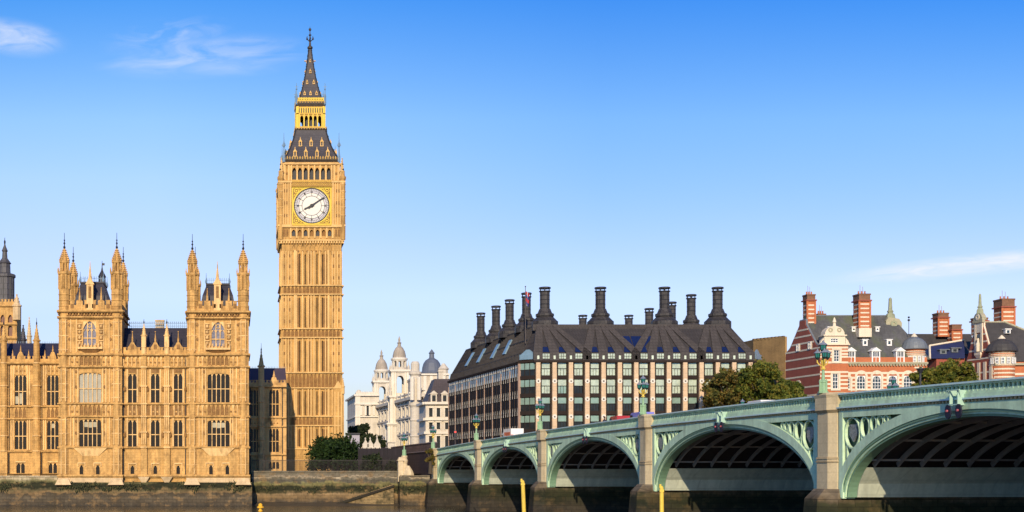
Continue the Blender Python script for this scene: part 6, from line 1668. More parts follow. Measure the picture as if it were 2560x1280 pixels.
# round corner turret with lead cupola
def cupola(root, A_, pxc, w_, py_e, py_t, py_b, Yc, low):
    X_ = A_.x(pxc); r = A_.m(w_); z = A_.z
    q = MB(); q.lathe(X_, Yc, [(r,0),(r,z(py_b))], 20, m=0); q.lathe(X_, Yc, [(r*1.02,z(py_b)),(r*1.08,z(py_b-2)),(r*1.0,z(py_b-3)),(r*.98,z(py_b-24))], 20, m=1)
    q.lathe(X_, Yc, [(r*1.0,z(py_b-24)),(r*1.0,z(py_e))], 20, m=0)
    for py in (py_b-24, py_b-28, py_b-33): q.lathe(X_, Yc, [(r*1.02,z(py+1.2)),(r*1.06,z(py)),(r*1.02,z(py-1.2))], 20, m=1)
    for i in range(12): py = py_b+8+i*10; q.lathe(X_, Yc, [(r*1.0,z(py+2)),(r*1.02,z(py)),(r*1.0,z(py-2))], 20, m=1)
    t_ = q.build('corner_turret', [BRK, BST], root)
    for i in range(-3, 4):
        a = -math.pi/2+i*.42; M_ = Matrix.Translation((X_, Yc, 0)) @ Matrix.Rotation(i*.42, 4, 'Z')
        sash(t_, -r*.14, r*.14, z(py_b-5), z(py_b-21), -r*1.02-.28, M_, 2, 2)
    d_ = MB(); R_ = r*1.25; h_ = (py_e-py_t)
    d_.lathe(X_, Yc, [(R_,z(py_e)),(R_*1.02,z(py_e-2)),(R_*.97,z(py_e-h_*.25)),(R_*.84,z(py_e-h_*.55)),(R_*.62,z(py_e-h_*.8)),(R_*.3,z(py_t+2)),(R_*.25,z(py_t))], 20, m=0)
    d_.lathe(X_, Yc, [(R_*.26,z(py_t)),(R_*.2,z(py_t-3)),(R_*.07,z(py_t-8)),(.03,z(py_t-10))], 10, m=1); d_.build('cupola', [low, BST], t_)
    return t_
tt_ = cupola(NB, N, 2296.5, 25, 872, 840, 911, 337.2, LDG)
q = MB(); q.bar((N.x(2287),338,N.z(834)), (N.x(2287),338,N.z(795)), .07, 5); q.ball((N.x(2287),338,N.z(797)), .3); q.ball((N.x(2287),338,N.z(790)), .25); q.build('finial', IRON, tt_)
# lower rear wing between the two striped buildings
Z = At(362.0)
RW = thing('brick_building', (Z.x(2350), 362, 0), 'dark roofed rear range with twin brick stacks between the striped buildings', 'building')
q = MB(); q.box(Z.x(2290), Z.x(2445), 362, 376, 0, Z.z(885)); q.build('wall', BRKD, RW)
q = MB(); q.hexa([(Z.x(2286),361.6,Z.z(886)),(Z.x(2447),361.6,Z.z(886)),(Z.x(2447),376,Z.z(886)),(Z.x(2286),376,Z.z(886))], [(Z.x(2289),366,Z.z(831)),(Z.x(2447),366,Z.z(831)),(Z.x(2447),371,Z.z(831)),(Z.x(2289),371,Z.z(831))]); rr = q.build('roof', SLTD, RW)
brick_stack(RW, Z.x(2366), 365, 1.3, 1.5, Z.z(840), Z.z(780)); brick_stack(RW, Z.x(2391), 363, 1.15, 1.2, Z.z(880), Z.z(811), False)
# blue slated range
Q = At(347.0)
BB = thing('slated_range', (Q.x(2384), 347, 0), 'low range with a deep blue slate roof and two small dormers beside the gable', 'building')
q = MB(); q.box(Q.x(2344), Q.x(2418), 347.6, 354, 0, Q.z(894)); q.build('wall', BRKD, BB)
q = MB(); q.hexa([(Q.x(2326),347.3,Q.z(896)),(Q.x(2412),346.9,Q.z(896)),(Q.x(2420),355,Q.z(896)),(Q.x(2334),355,Q.z(896))], [(Q.x(2343),350.8,Q.z(862)),(Q.x(2428),350.4,Q.z(848)),(Q.x(2428),351,Q.z(848)),(Q.x(2343),351.4,Q.z(862))]); rb_ = q.build('roof', SLTB, BB)
q = MB(); q.bar((Q.x(2343),350.9,Q.z(861)), (Q.x(2428),350.5,Q.z(847)), .3, 5); q.bar((Q.x(2326),347.2,Q.z(896)), (Q.x(2343),350.8,Q.z(861)), .28, 5); q.build('roof_edging', BST, rb_)
for px, py in ((2363, 884), (2392, 880)):
    q = MB(); x_ = Q.x(px); q.box(x_-.8, x_+.8, 347.9, 350.4, Q.z(py), Q.z(py-10), 0); q.box(x_-1.0, x_+1.6, 347.7, 350.5, Q.z(py-10), Q.z(py-12), 0); q.box(x_-.4, x_+.4, 347.84, 347.95, Q.z(py-2), Q.z(py-8), 1); q.build('dormer', [LDG, BGL], rb_)

# ------------------------------------------------------------------ second striped building at the right edge
S2 = thing('brick_building', (N.x(2560), 336, 0), 'gabled red brick building with a pale niche and dark cupola at the right edge', 'building')
xs0, xs1 = N.x(2484), N.x(2760); yS = 335.0
m_ = MB(); hs2 = [(N.x(p_-9), N.x(p_+9), N.z(b_), N.z(t)) for p_ in (2570, 2620, 2670) for b_, t in ((973, 940), (1030, 995))]
wall(m_, xs0, xs1, 0, N.z(905), yS, hs2, .4); shell(m_, xs0, xs1, 0, N.z(905), yS, yS+12); m_.build('wall', BRK, S2)
for h in hs2: sash(S2, *h, yS, None, 3, 4)
s_ = MB(); stripes(s_, xs0, xs1, yS, [N.z(p_) for p_ in (935, 947, 958, 970)], .5, .05, 0, hs2); s_.box(xs0, xs1, yS-.7, yS+.02, N.z(913), N.z(908), 1); s_.build('stone_dressings', [BST, BSTD], S2)
SG = side_frame(xs0, yS); Lg = 11.6; zsh2, zap2 = HC+27.0, HC+36.2
prof2 = [(-Lg,0),(0,0),(0,zsh2-.4),(-.5,zsh2),(-1.3,zsh2+1.2),(-Lg/2+1.6,zap2-1.0),(-Lg/2+1.6,zap2),(-Lg/2-1.6,zap2),(-Lg/2-1.6,zap2-1.0),(-Lg+1.3,zsh2+1.2),(-Lg+.5,zsh2),(-Lg,zsh2-.4)]
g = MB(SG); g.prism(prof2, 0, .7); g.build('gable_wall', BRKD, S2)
s_ = MB(SG)
for z_ in (HC+22, HC+24.0, HC+27.4, HC+29.5, HC+31.5, HC+33.3):
    t = max(0, (z_-zsh2)/(zap2-zsh2)); a = 1.1*(t > 0)+(Lg/2-2.7)*t; s_.box(-Lg+a, -a, -.05, .02, z_-.2, z_+.2)
for i in range(5):
    c = -Lg+1.0+i*(Lg-2)/4; s_.box(c-.55, c+.55, -.14, .02, HC+22.2, HC+26.5)
for a, b in zip(prof2[2:-1], prof2[3:]): s_.bar((a[0],.3,a[1]+.08), (b[0],.3,b[1]+.08), .26, 4)
c = -Lg/2
s_.box(c-1.6, c-.9, -.22, .1, HC+29.0, HC+36.2); s_.box(c+.9, c+1.6, -.22, .1, HC+29.0, HC+36.2); s_.box(c-.9, c+.9, -.16, .1, HC+33.8, HC+36.2); s_.box(c-2.0, c+2.0, -.4, .3, HC+36.2, HC+36.8, 1)
s_.box(c-1.2, c+1.2, -.45, .1, HC+28.4, HC+29.0); s_.hexa([(c-.7,-.15,HC+27.6),(c+.7,-.15,HC+27.6),(c+.7,.1,HC+27.6),(c-.7,.1,HC+27.6)], [(c-1.2,-.45,HC+28.4),(c+1.2,-.45,HC+28.4),(c+1.2,.1,HC+28.4),(c-1.2,.1,HC+28.4)])
pts = [(c-2.0,HC+36.8)]+[(c+1.8*math.cos(math.pi*(1-i/10)), HC+36.8+1.9*math.sin(math.pi*i/10)) for i in range(11)]+[(c+2.0,HC+36.8)]
s_.prism(pts, -.3, .8, 1); s_.ring(c, HC+37.6, .3, .75, -.45, -.28, 12, 0)
s_.lathe(c, .3, [(.9,HC+38.4),(.8,HC+39.4),(.5,HC+39.8),(.7,HC+40.1),(.42,HC+40.5),(.3,HC+43.1),(.04,HC+43.4)], 6, m=2)
s_.build('stone_niche', [BST, BSTD, COP], S2)
q = MB(SG); q.box(c-.9, c+.9, -.06, .0, HC+29.2, HC+32.6); q.ring(c, HC+32.6, .02, .9, -.06, 0, 12, 0, 0, math.pi); q.lathe(c, -.2, [(.5,HC+29.2),(.55,HC+31),(.3,HC+31.5),(.3,HC+32.2),(.1,HC+32.5)], 8, m=1); q.build('niche_recess', [BGL, BST], S2)
r_ = MB(); zR2 = N.z(800); gx2 = (SG @ Vector((-Lg/2, .5, 0))).x
r_.hexa([(xs0+.4,yS+.5,N.z(903)),(xs1,yS+.5,N.z(903)),(xs1,yS+12,N.z(903)),(xs0-.5,yS+12,N.z(903))], [(gx2,yS+5.7,zR2),(N.x(2545),yS+5.7,zR2),(N.x(2545),yS+6.1,zR2),(gx2,yS+6.1,zR2)]); rf = r_.build('roof', SLTD, S2)
q = MB(); q.bar((gx2,yS+5.9,zR2+.1), (N.x(2545),yS+5.9,zR2+.1), .25, 5); q.bar((N.x(2545),yS+5.8,zR2+.1), (xs1,yS+.6,N.z(903)), .3, 5); q.build('ridge', BSTD, rf)
q = MB(); x_ = N.x(2540); q.box(x_-.6, x_+.6, yS+3.4, yS+6, N.z(830), N.z(820)); q.box(x_-.8, x_+.8, yS+3.2, yS+6, N.z(820), N.z(818)); q.box(x_-.3, x_+.3, yS+3.34, yS+3.45, N.z(829), N.z(822), 1); q.build('dormer', [WPT, BGL], rf)
tt_ = cupola(S2, N, 2511, 29, 879, 846, 915, yS+1.2, SLTD)
brick_stack(S2, N.x(2556), yS+8, 1.5, 1.9, HC+32, HC+42.2, True, HC+29.5)
brick_stack(S2, N.x(2526), yS+14, 1.4, 1.2, HC+34, HC+38.3, False)

# ------------------------------------------------------------------ plain brown block behind the trees
Q = At(385.0)
BB2 = thing('brick_block', (Q.x(1924), 385, 0), 'plain brown brick block standing behind the autumn trees', 'building')
BRB = mat('brown_stock_brick', (.155, .098, .042), var=.3, vs=.4, fine=.25, fs=4, streak=.2, blocks=(.7,.3,.12))
q = MB(); xq0, xq1 = Q.x(1888), Q.x(1966)
q.hexa([(xq0,386.5,0),(xq1,385,0),(xq1+2,410,0),(xq0-1,410,0)], [(xq0,386.5,Q.z(848)),(xq1,385,Q.z(841)),(xq1+2,410,Q.z(841)),(xq0-1,410,Q.z(848))]); q.build('wall', BRB, BB2)
q = MB()
for i in range(9):
    t = i/9; x_ = xq0+(xq1-xq0)*t; zq_ = Q.z(848)+(Q.z(841)-Q.z(848))*t; q.box(x_, x_+.6, 385.6-1.2*t+.6, 387.2, zq_-.3, zq_+.28)
q.box(xq1-.4, xq1+.12, 384.9, 385.3, 0, Q.z(842), 1); q.build('coping', [BRB, mat('tan_brick_edge', (.33,.20,.075))], BB2)
# ------------------------------------------------------------------ lamps, vehicles, posts, people, greenery
LGRN = mat('lamp_green_paint', (.25, .39, .22), rough=.45, var=.12)
LGOLD = mat('lamp_gold_leaf', (.80, .56, .10), rough=.4, metal=.3, var=.2, vs=6)
LGLS = mat('lamp_teal_glass', (.02, .15, .13), rough=.15, var=.3, vs=5, spec=.6)
LTOP = mat('lamp_grey_cap', (.20, .22, .27), rough=.45)
LDRK = mat('lamp_dark_frame', (.02, .035, .035), rough=.5)
def lantern_at(root, x, y, z, s=1.0, name='lantern'):
    q = MB(); q.lathe(x, y, [(.10*s,z),(.13*s,z+.04*s),(.22*s,z+.12*s),(.27*s,z+.55*s)], 8, m=0); lp = q.build(name, [LGLS], root)
    q = MB()
    for i in range(8):
        a = math.pi/8+i*math.pi/4; q.bar((x+.225*s*math.cos(a),y+.225*s*math.sin(a),z+.12*s), (x+.275*s*math.cos(a),y+.275*s*math.sin(a),z+.55*s), .022*s, 4, 0)
    q.lathe(x, y, [(.06*s,z-.12*s),(.14*s,z),(.24*s,z+.11*s),(.25*s,z+.13*s)], 8, m=0)
    q.lathe(x, y, [(.36*s,z+.55*s),(.34*s,z+.6*s),(.18*s,z+.74*s),(.1*s,z+.8*s),(.1*s,z+.86*s),(.02*s,z+.98*s)], 8, m=1); q.build('lantern_cap', [LDRK, LTOP], lp)
    return lp
def make_lamp():
    r = thing('street_lamp', (0,0,0), 'lamp', 'street lamp', 'triple lantern lamps along the bridge')
    q = MB(); q.lathe(0, 0, [(.42,0),(.42,.12),(.33,.18),(.31,.85),(.36,.9),(.34,1.0),(.24,1.08)], 8)
    for i in range(4):
        a = i*math.pi/2+.4; q.lathe(.34*math.cos(a), .34*math.sin(a), [(.09,.1),(.07,.9),(.09,.98),(.02,1.15)], 6)
    q.build('pedestal', LGRN, r)
    q = MB(); q.lathe(0, 0, [(.16,1.05),(.13,1.3),(.105,1.9),(.12,1.95)], 8); q.build('column', LGRN, r)
    q = MB(); q.lathe(0, 0, [(.2,1.93),(.22,2.02),(.14,2.08),(.12,2.3),(.2,2.55),(.24,2.7),(.12,2.8),(.08,3.35)], 8)
    for i in range(3):
        a = math.pi/2+i*2*math.pi/3 if False else i*2*math.pi/3+.35; c, s_ = math.cos(a), math.sin(a)
        pts = [(.12,2.25),(.3,2.35),(.46,2.55),(.48,2.78)]
        for (r0, z0), (r1, z1) in zip(pts[:-1], pts[1:]): q.bar((c*r0,s_*r0,z0), (c*r1,s_*r1,z1), .05, 5)
    q.build('bracket', LGOLD, r)
    for i in range(3):
        a = i*2*math.pi/3+.35; lantern_at(r, .45*math.cos(a), .45*math.sin(a), 2.85, .84)
    lantern_at(r, 0, 0, 3.45, .95)
    return r
lamp0 = make_lamp()
spots = [(0,-.55,'street_lamp'), (32,-.55,''), (67,-.55,''), (105.5,-.55,''), (145.5,-.55,''), (67,BW_+.4,''), (105.5,BW_+.4,'')]
labs = ['green and gold triple lamp on the farthest bridge pier by the plum wall', 'green and gold triple lamp on the second pier left of the delivery van',
        'green and gold triple lamp in front of the chimneyed block glazed corner', 'green and gold triple lamp before the middle of the chimneyed block',
        'largest green and gold triple lamp before the striped gable corner', 'lamp top barely showing over the parapet below the brown tree',
        'triple lamp rising behind the parapet beside a black flat topped post']
for i, ((s, t, _), lab) in enumerate(zip(spots, labs)):
    o = lamp0 if i == 0 else copy_tree(lamp0)
    o.location = bw(s, t, ztop_(s)+.12); o['label'] = lab
# lamp on the embankment wall with its stone pedestal
E = At(266.0)
o = copy_tree(lamp0); o.location = (E.x(1011.5), 266.6, E.z(1139)); o.scale = (1.0,)*3; o['label'] = 'dark green lamp standing on a carved pedestal at the embankment wall end'; o['group'] = 'triple lantern lamps along the bridge'
PDS = mat('pedestal_pale_stone', (.58,.46,.29), var=.2, vs=1.5, streak=.2)
q = MB(); x_ = E.x(1009)
q.box(x_-1.05, x_-.1, 265.6, 267.2, 4.5, E.z(1152)); q.box(x_-1.2, x_+.0, 265.4, 267.4, E.z(1152), E.z(1150)); q.taper(x_-.55, 266.4, .55, .8, E.z(1150), .3, .4, E.z(1143))
q.lathe(E.x(1012), 266.6, [(.9,5.0),(.95,E.z(1180)),(.8,E.z(1176)),(.55,E.z(1160)),(.7,E.z(1152)),(.5,E.z(1146)),(.6,E.z(1142)),(.6,E.z(1139))], 10)
q.lathe(x_+.9, 265.9, [(.5,4.6),(1.05,4.9),(1.1,E.z(1186)),(.8,E.z(1176)),(.4,E.z(1168)),(.2,E.z(1164))], 8)
tag(q.build('lamp_pedestal', PDS), 'pale carved stone pedestal at the end of the embankment wall', 'pedestal')
# black flat topped post on the far footway
q = MB(); px_, py_ = bw(113.5, BW_-1.2)[:2]; z0 = ztop_(113.5)-1.1; zt_ = HC+(CY-921)*py_/FPX
q.lathe(px_, py_, [(.12,z0),(.10,zt_-.55),(.12,zt_-.5),(.36,zt_-.12),(.46,zt_-.08),(.46,zt_),(.1,zt_+.02)], 10)
PO = thing('lamp_post', (px_, py_, z0), 'slim black lamp post with a flat flared top before the striped brick wall', 'lamp post'); q.build('post', IRON, PO)
# navigation signals over the arch crowns
NVB = mat('signal_dark_blue_board', (.012, .012, .028), rough=.6); NVR = mat('signal_red_lens', (.40, .10, .12), rough=.2)
NVW = mat('signal_bracket_green', (.36, .52, .42), rough=.5)
def make_signal():
    r = thing('navigation_signal', (0,0,0), 's', 'signal', 'pairs of navigation signals over the arches')
    q = MB(); q.box(-.5, -.42, -.35, .25, .0, 1.05); q.box(.42, .5, -.35, .25, .0, 1.05); q.box(-.75, .75, -.42, -.34, 1.02, 1.1); q.box(-.55, .55, -.38, -.3, .02, .1); q.bar((-.7,-.38,1.06), (-.46,-.1,.5), .03, 4); q.bar((.7,-.38,1.06), (.46,-.1,.5), .03, 4); q.build('bracket', NVW, r)
    for sx in (-.62, .62):
        q = MB(); n = 16
        q.ring(sx, -.42, .01, .5, -.40, -.30, n, 0, sx=.68); b_ = q.build('board', NVB, r)
        q = MB(); q.ring(sx, -.36, .01, .085, -.50, -.38, 10); q.build('lens', NVR, b_)
    return r
sig0 = make_signal()
slab = ['smallest dark signal pair over the second arch from the far bank', 'dark signal pair hanging over the third arch from the far bank', 'dark signal pair over the arch left of the largest lamp', 'large dark blue signal pair with red lights over the nearest arch']
for i, (k, lab) in enumerate(zip((1, 2, 3, 4), slab)):
    s = (piers[k]+piers[k+1])/2-(1.0 if k == 4 else 0)
    o = sig0 if i == 0 else copy_tree(sig0)
    o.location = bw(s, -.3, ztop_(s)-1.62); o.rotation_euler = (0, 0, math.atan2(ds.y, ds.x)); o['label'] = lab
# yellow mooring posts in the river
YEL = mat('yellow_painted_post', (.72, .50, .075), rough=.5, var=.14, streak=.15, stain=((.25,.18,.05), .5, 1.5, .6, .3)); ORG = mat('amber_painted_post', (.75, .40, .03), rough=.5, var=.12)
def post(px, pyt, Y_, wpx, lean, lab, kind):
    Q = At(Y_); x_ = Q.x(px); r = Q.m(wpx)/2; zt_ = Q.z(pyt); q = MB()
    if kind == 'post':
        q.bar((x_+lean,Y_,-2), (x_,Y_,zt_-.35), r*1.1, 10, 0, r); q.bar((x_,Y_,zt_-.36), (x_-.06,Y_,zt_-.1), r, 10, 0, r*.75); q.box(x_-r*1.2, x_-r*.3, Y_-.1, Y_+.1, zt_-.3, zt_+.1); q.box(x_-r*1.25, x_+r*.9, Y_-r, Y_-r*.8, zt_-.7, zt_-.45)
        o = q.build('mooring_post', YEL)
    else:
        q.lathe(x_, Y_, [(.17,-2),(.17,zt_-1.25),(.34,zt_-1.2),(.34,zt_-1.05),(.2,zt_-1.0),(.22,zt_-.75),(.5,zt_-.68),(.5,zt_-.5),(.3,zt_-.42),(.3,zt_-.15),(.1,zt_)], 10); o = q.build('channel_marker', ORG)
    return tag(o, lab, 'post')
post(1307, 1199, 172, 9.5, .28, 'yellow post leaning slightly before the second arch', 'post')
post(1654, 1213, 142, 10, .05, 'yellow post rising at the foot of the fourth arch', 'post')
post(651, 1258, 205, 9, 0, 'short amber marker with crossed collar near the embankment wall', 'mark')
# vehicles on the bridge
BLK = mat('tyre_rubber', (.02,.02,.02)); CGL = mat('vehicle_glass', (.03,.035,.045), rough=.08, spec=.6)
def mot(n, c): return mat(n, c, rough=.3, var=.04, spec=.5, coat=.4)
def vmat(s, t):
    z = ztop_(s)-1.19; o = bw(s, t, z)       # nose of the vehicle towards the far bank
    return Matrix(((-ds.x, dt.x, 0, o[0]), (-ds.y, dt.y, 0, o[1]), (0, 0, 1, z), (0, 0, 0, 1)))
def wheels(M, root, L, W_, r=.36):
    for a in (L*.3, -L*.28):
        for b in (0.12, W_-.12):
            q = MB(M); q.bar((a,b-.12,r), (a,b+.12,r), r, 14); w_ = q.build('wheel', BLK, root)
            q = MB(M); q.bar((a,b-.13,r), (a,b+.13,r), r*.55, 10); q.build('rim', LTOP, w_)
def make_car(s, t, L, h, mbody, name, lab, cat, van=False):
    M = vmat(s, t); o = M @ Vector((0,0,0)); W_ = 1.85
    r = thing(name, tuple(o), lab, cat)
    q = MB(M)
    if van: pr = [(-L/2,.35),(L/2,.35),(L/2,.95),(L/2-.7,1.15),(L/2-1.35,h-.25),(L/2-1.7,h-.02),(-L/2+.1,h),(-L/2,h-.2)]
    else: pr = [(-L/2,.3),(L/2,.3),(L/2,.7),(L/2-1.0,.88),(L/2-1.75,h-.08),(L/2-2.2,h),(-L/2+1.1,h),(-L/2+.45,.95),(-L/2,.85)]
    q.prism(pr, 0, W_); q.build('body', mbody, r)
    g = MB(M)
    for y_ in (-.012, W_-.008):
        if van: g.prism([(L/2-1.35,1.2),(L/2-.75,1.2),(L/2-1.3,h-.3),(L/2-2.1,h-.3),(L/2-2.1,1.2)], y_, y_+.02)
        else: g.prism([(-L/2+.75,.95),(L/2-1.2,.95),(L/2-1.85,h-.12),(-L/2+1.2,h-.12)], y_, y_+.02)
    g.build('side_window', CGL, r); wheels(M, r, L, W_)
    return r
def make_truck(s, t):
    L = 6.6; M = vmat(s, t); W_ = 2.1; h = 3.25
    r = thing('delivery_van', tuple(M @ Vector((0,0,0))), 'white delivery van with a red side panel crossing the bridge', 'van')
    WH_ = mot('van_white', (.78,.76,.70)); RD = mot('van_red', (.62,.075,.04))
    q = MB(M); q.box(-L/2, L/2-2.0, 0, W_, .7, h); bx = q.build('cargo_box', WH_, r)
    q = MB(M); q.box(-L/2+.5, L/2-2.5, -.02, -.001, h-2.0, h-.55, 0); q.box(-L/2+.5, L/2-2.5, W_+.001, W_+.02, h-2.0, h-.55, 0); q.box(L/2-3.3, L/2-2.7, -.03, -.018, h-1.6, h-1.1, 1); q.build('side_panel', [RD, WH_], bx)
    q = MB(M); q.prism([(L/2-1.98,.5),(L/2,.5),(L/2,1.25),(L/2-.25,1.45),(L/2-.9,2.35),(L/2-1.98,h-.25)], .05, W_-.05); q.build('cab', WH_, r)
    g = MB(M)
    for y_ in (.035, W_-.055): g.prism([(L/2-1.75,1.5),(L/2-.4,1.5),(L/2-.95,2.25),(L/2-1.75,2.4)], y_, y_+.02)
    g.build('side_window', CGL, r)
    q = MB(M); q.box(L/2-1.9, L/2+.02, .03, W_-.03, .6, 1.3); q.build('red_bumper', RD, r)
    q = MB(M); q.box(-L/2-.25, -L/2-.01, .1, W_-.1, .5, h-1.2); q.box(-L/2-.2, -L/2, .0, .35, h-1.6, h-1.0); q.build('tail_lift', RD, r); wheels(M, r, L, W_, .4)
make_truck(29.5, 5.0)
make_car(81.0, 4.6, 4.0, 2.4, mot('car_red', (.40,.03,.03)), 'parked_van', 'dark red van roof showing just over the parapet', 'van', True)
make_car(88.6, 4.6, 4.4, 2.45, mot('van_violet', (.20,.20,.55)), 'panel_van', 'violet blue van left of the fourth pier lamp', 'van', True)
make_car(118.0, 6.0, 4.6, 2.12, mot('van_silver', (.70,.68,.66)), 'panel_van', 'silver white van roof below the green tree', 'van', True)
# traffic light on the approach
q = MB(); tx, ty = bw(-7, 9.0)[:2]; zb_ = zA(-7)-1.1; Q = At(ty)
TL = thing('traffic_light', (tx, ty, zb_), 'red traffic light standing at the far end of the bridge', 'traffic light')
tx = Q.x(1138)
q.bar((tx,ty,zb_), (tx,ty,zb_+3.4), .07, 8); q.build('pole', IRON, TL)
q = MB(); q.box(tx-.26, tx+.26, ty-.2, ty+.1, zb_+2.2, zb_+3.5); hd = q.build('signal_head', IRON, TL)
q = MB(); q.ring(tx, zb_+3.2, .01, .17, ty-.26, ty-.19, 12); lm = bpy.data.materials.new('red_signal_lamp'); lm.use_nodes = True; pb = lm.node_tree.nodes['Principled BSDF']; pb.inputs['Base Color'].default_value = (.6,.02,.02,1); pb.inputs['Emission Color'].default_value = (1,.05,.03,1); pb.inputs['Emission Strength'].default_value = 1.5; q.build('red_lamp', lm, hd)
# a walker on the near footway
def person(s, t, lab):
    M = vmat(s, t); z_ = .14
    r = thing('person', tuple(M @ Vector((0,0,z_))), lab, 'person')
    J = [(0,0,.95),(0,0,1.15),(0,0,1.42),(0,0,1.50),(0,0,1.58),(0,0,1.70), (0,.10,.90),(.12,.11,.5),(.02,.11,.08),(.14,.11,.04), (0,-.10,.90),(.06,-.11,.5),(-.16,-.11,.10),(-.05,-.11,.04), (0,.19,1.40),(-.05,.24,1.12),(.08,.23,.9),(.12,.23,.8), (0,-.19,1.40),(.03,-.24,1.12),(.16,-.23,.92),(.2,-.23,.82)]
    Rr = [.15,.14,.13,.065,.075,.085, .09,.06,.045,.04, .09,.06,.045,.04, .065,.045,.035,.04, .065,.045,.035,.04]
    Ed = [(0,1),(1,2),(2,3),(3,4),(4,5),(0,6),(6,7),(7,8),(8,9),(0,10),(10,11),(11,12),(12,13),(2,14),(14,15),(15,16),(16,17),(2,18),(18,19),(19,20),(20,21)]
    me = bpy.data.meshes.new('body'); w_ = [M @ Vector((x, y, z+z_)) for x, y, z in J]; off = r.location
    me.from_pydata([tuple(v-off) for v in w_], Ed, []); o = bpy.data.objects.new('body', me); COL.objects.link(o); o.parent = r
    sk = o.modifiers.new('skin', 'SKIN'); o.modifiers.new('sub', 'SUBSURF').levels = 1
    for v, rr in zip(me.skin_vertices[0].data, Rr): v.radius = (rr, rr)
    me.skin_vertices[0].data[0].use_root = True
    me.materials.append(mat('walker_dark_coat', (.035,.03,.045)))
    h = MB(M); h.ball((0,0,1.72+z_), .125, 0, 10, 7, 1.12); h.build('head', mat('walker_skin', (.45,.27,.19)), r)
    h = MB(M); h.ball((-.03,0,1.77+z_), .135, 0, 10, 6, 1.0); h.build('hair', mat('walker_brown_hair', (.06,.035,.02)), r)
person(87.5, 1.4, 'walker with brown hair and dark coat behind the bridge parapet')
# tall dark hoarding, hut and gothic gate beyond the embankment garden
PLM = mat('dark_plum_hoarding', (.024, .016, .022), rough=.7, var=.35, fine=.2, blocks=(1.3, 9, .3))
H_ = At(277.0)
q = MB(); q.box(H_.x(896), H_.x(1012), 277, 277.3, 5, H_.z(1121)); 
for i in range(12): x_ = H_.x(896)+(H_.x(1012)-H_.x(896))*i/11; q.box(x_-.08, x_+.08, 276.85, 277.0, 5, H_.z(1119))
tag(q.build('hoarding', PLM), 'tall dark plum hoarding below the white offices', 'hoarding')
H2 = At(274.5); q = MB()
RAIL = mat('dark_garden_railing', (.03,.024,.022), rough=.6)
for i in range(118):
    x_ = H2.x(630)+(H2.x(1003)-H2.x(630))*i/117; q.box(x_-.035, x_+.035, 274.47, 274.53, 5.9, H2.z(1149) if i % 9 else H2.z(1146))
for z_ in (6.3, H2.z(1152)): q.box(H2.x(630), H2.x(1003), 274.44, 274.56, z_, z_+.08)
tag(q.build('railing', RAIL), 'dark iron railing along the top of the embankment garden', 'railing')
q = MB(); H3 = At(306.0); q.box(H3.x(868), H3.x(899), 306, 309, 5, H3.z(1086), 0); q.box(H3.x(866), H3.x(900), 305.6, 309.3, H3.z(1086), H3.z(1082.5), 1)
tag(q.build('kiosk', [mat('lilac_grey_panel', (.36,.33,.38), var=.08), IRON]), 'lilac grey flat roofed kiosk half hidden by the dark bush', 'kiosk')
q = MB(); H4 = At(300.0)
for px, w_, pt_ in ((914,7.5,1100), (926,7.5,1099), (943,8,1094)):
    x_ = H4.x(px); hw_ = H4.m(w_); q.box(x_-hw_, x_+hw_, 300, 301.2, 5, H4.z(1111)); q.prism([(x_-hw_,H4.z(1111)),(x_+hw_,H4.z(1111)),(x_+hw_*.45,H4.z(1105)),(x_+hw_*.12,H4.z(pt_)),(x_-hw_*.12,H4.z(pt_)),(x_-hw_*.45,H4.z(1105))], 300, 301.2)
    q.lathe(x_, 300.6, [(.12,H4.z(pt_)),(.2,H4.z(pt_)+.25),(.03,H4.z(pt_)+.6)], 6)
q.box(H4.x(904), H4.x(952), 299.7, 301.4, H4.z(1121), H4.z(1118))
tag(q.build('gatehouse', WST), 'small pale gatehouse with three pointed gables above the hoarding', 'gatehouse')
q = MB(); q.box(H4.x(972), H4.x(990), 302, 304, 5, H4.z(1106)); q.box(H4.x(970), H4.x(992), 301.7, 304.3, H4.z(1106), H4.z(1104)); tag(q.build('gate_pier', WST), 'broad pale stone gate pier showing above the hoarding', 'gate pier')
# ---------------------------------------------------------------- trees
BARK = mat('tree_bark', (.07, .052, .035), var=.3)
def leafmat(n, c):
    m = mat(n, c, rough=.6, var=.35, vs=.35, fine=.3, fs=1.5, spec=.2); nt = m.node_tree; b = nt.nodes['Principled BSDF']
    tr = nt.nodes.new('ShaderNodeBsdfTranslucent'); mx = nt.nodes.new('ShaderNodeMixShader'); mx.inputs[0].default_value = .5     # light passes through leaves
    nt.links.new(b.inputs['Base Color'].links[0].from_socket, tr.inputs['Color']); nt.links.new(b.outputs[0], mx.inputs[1]); nt.links.new(tr.outputs[0], mx.inputs[2])
    nt.links.new(mx.outputs[0], nt.nodes['Material Output'].inputs['Surface']); return m
LM = {'dark': [leafmat('dark_leaf', (.034,.066,.018)), leafmat('mid_dark_leaf', (.050,.088,.022)), leafmat('black_green_leaf', (.020,.042,.014))],
      'green': [leafmat('green_leaf', (.17,.20,.035)), leafmat('olive_leaf', (.24,.24,.04)), leafmat('deep_green_leaf', (.09,.12,.025)), leafmat('yellowing_leaf', (.29,.25,.045))],
      'brown': [leafmat('brown_olive_leaf', (.27,.20,.05)), leafmat('russet_leaf', (.28,.18,.045)), leafmat('dull_green_leaf', (.16,.16,.04)), leafmat('dark_olive_leaf', (.075,.08,.022))],
      'far': [leafmat('far_leaf', (.045,.064,.028)), leafmat('far_dark_leaf', (.028,.042,.02)), leafmat('far_light_leaf', (.07,.09,.036))]}
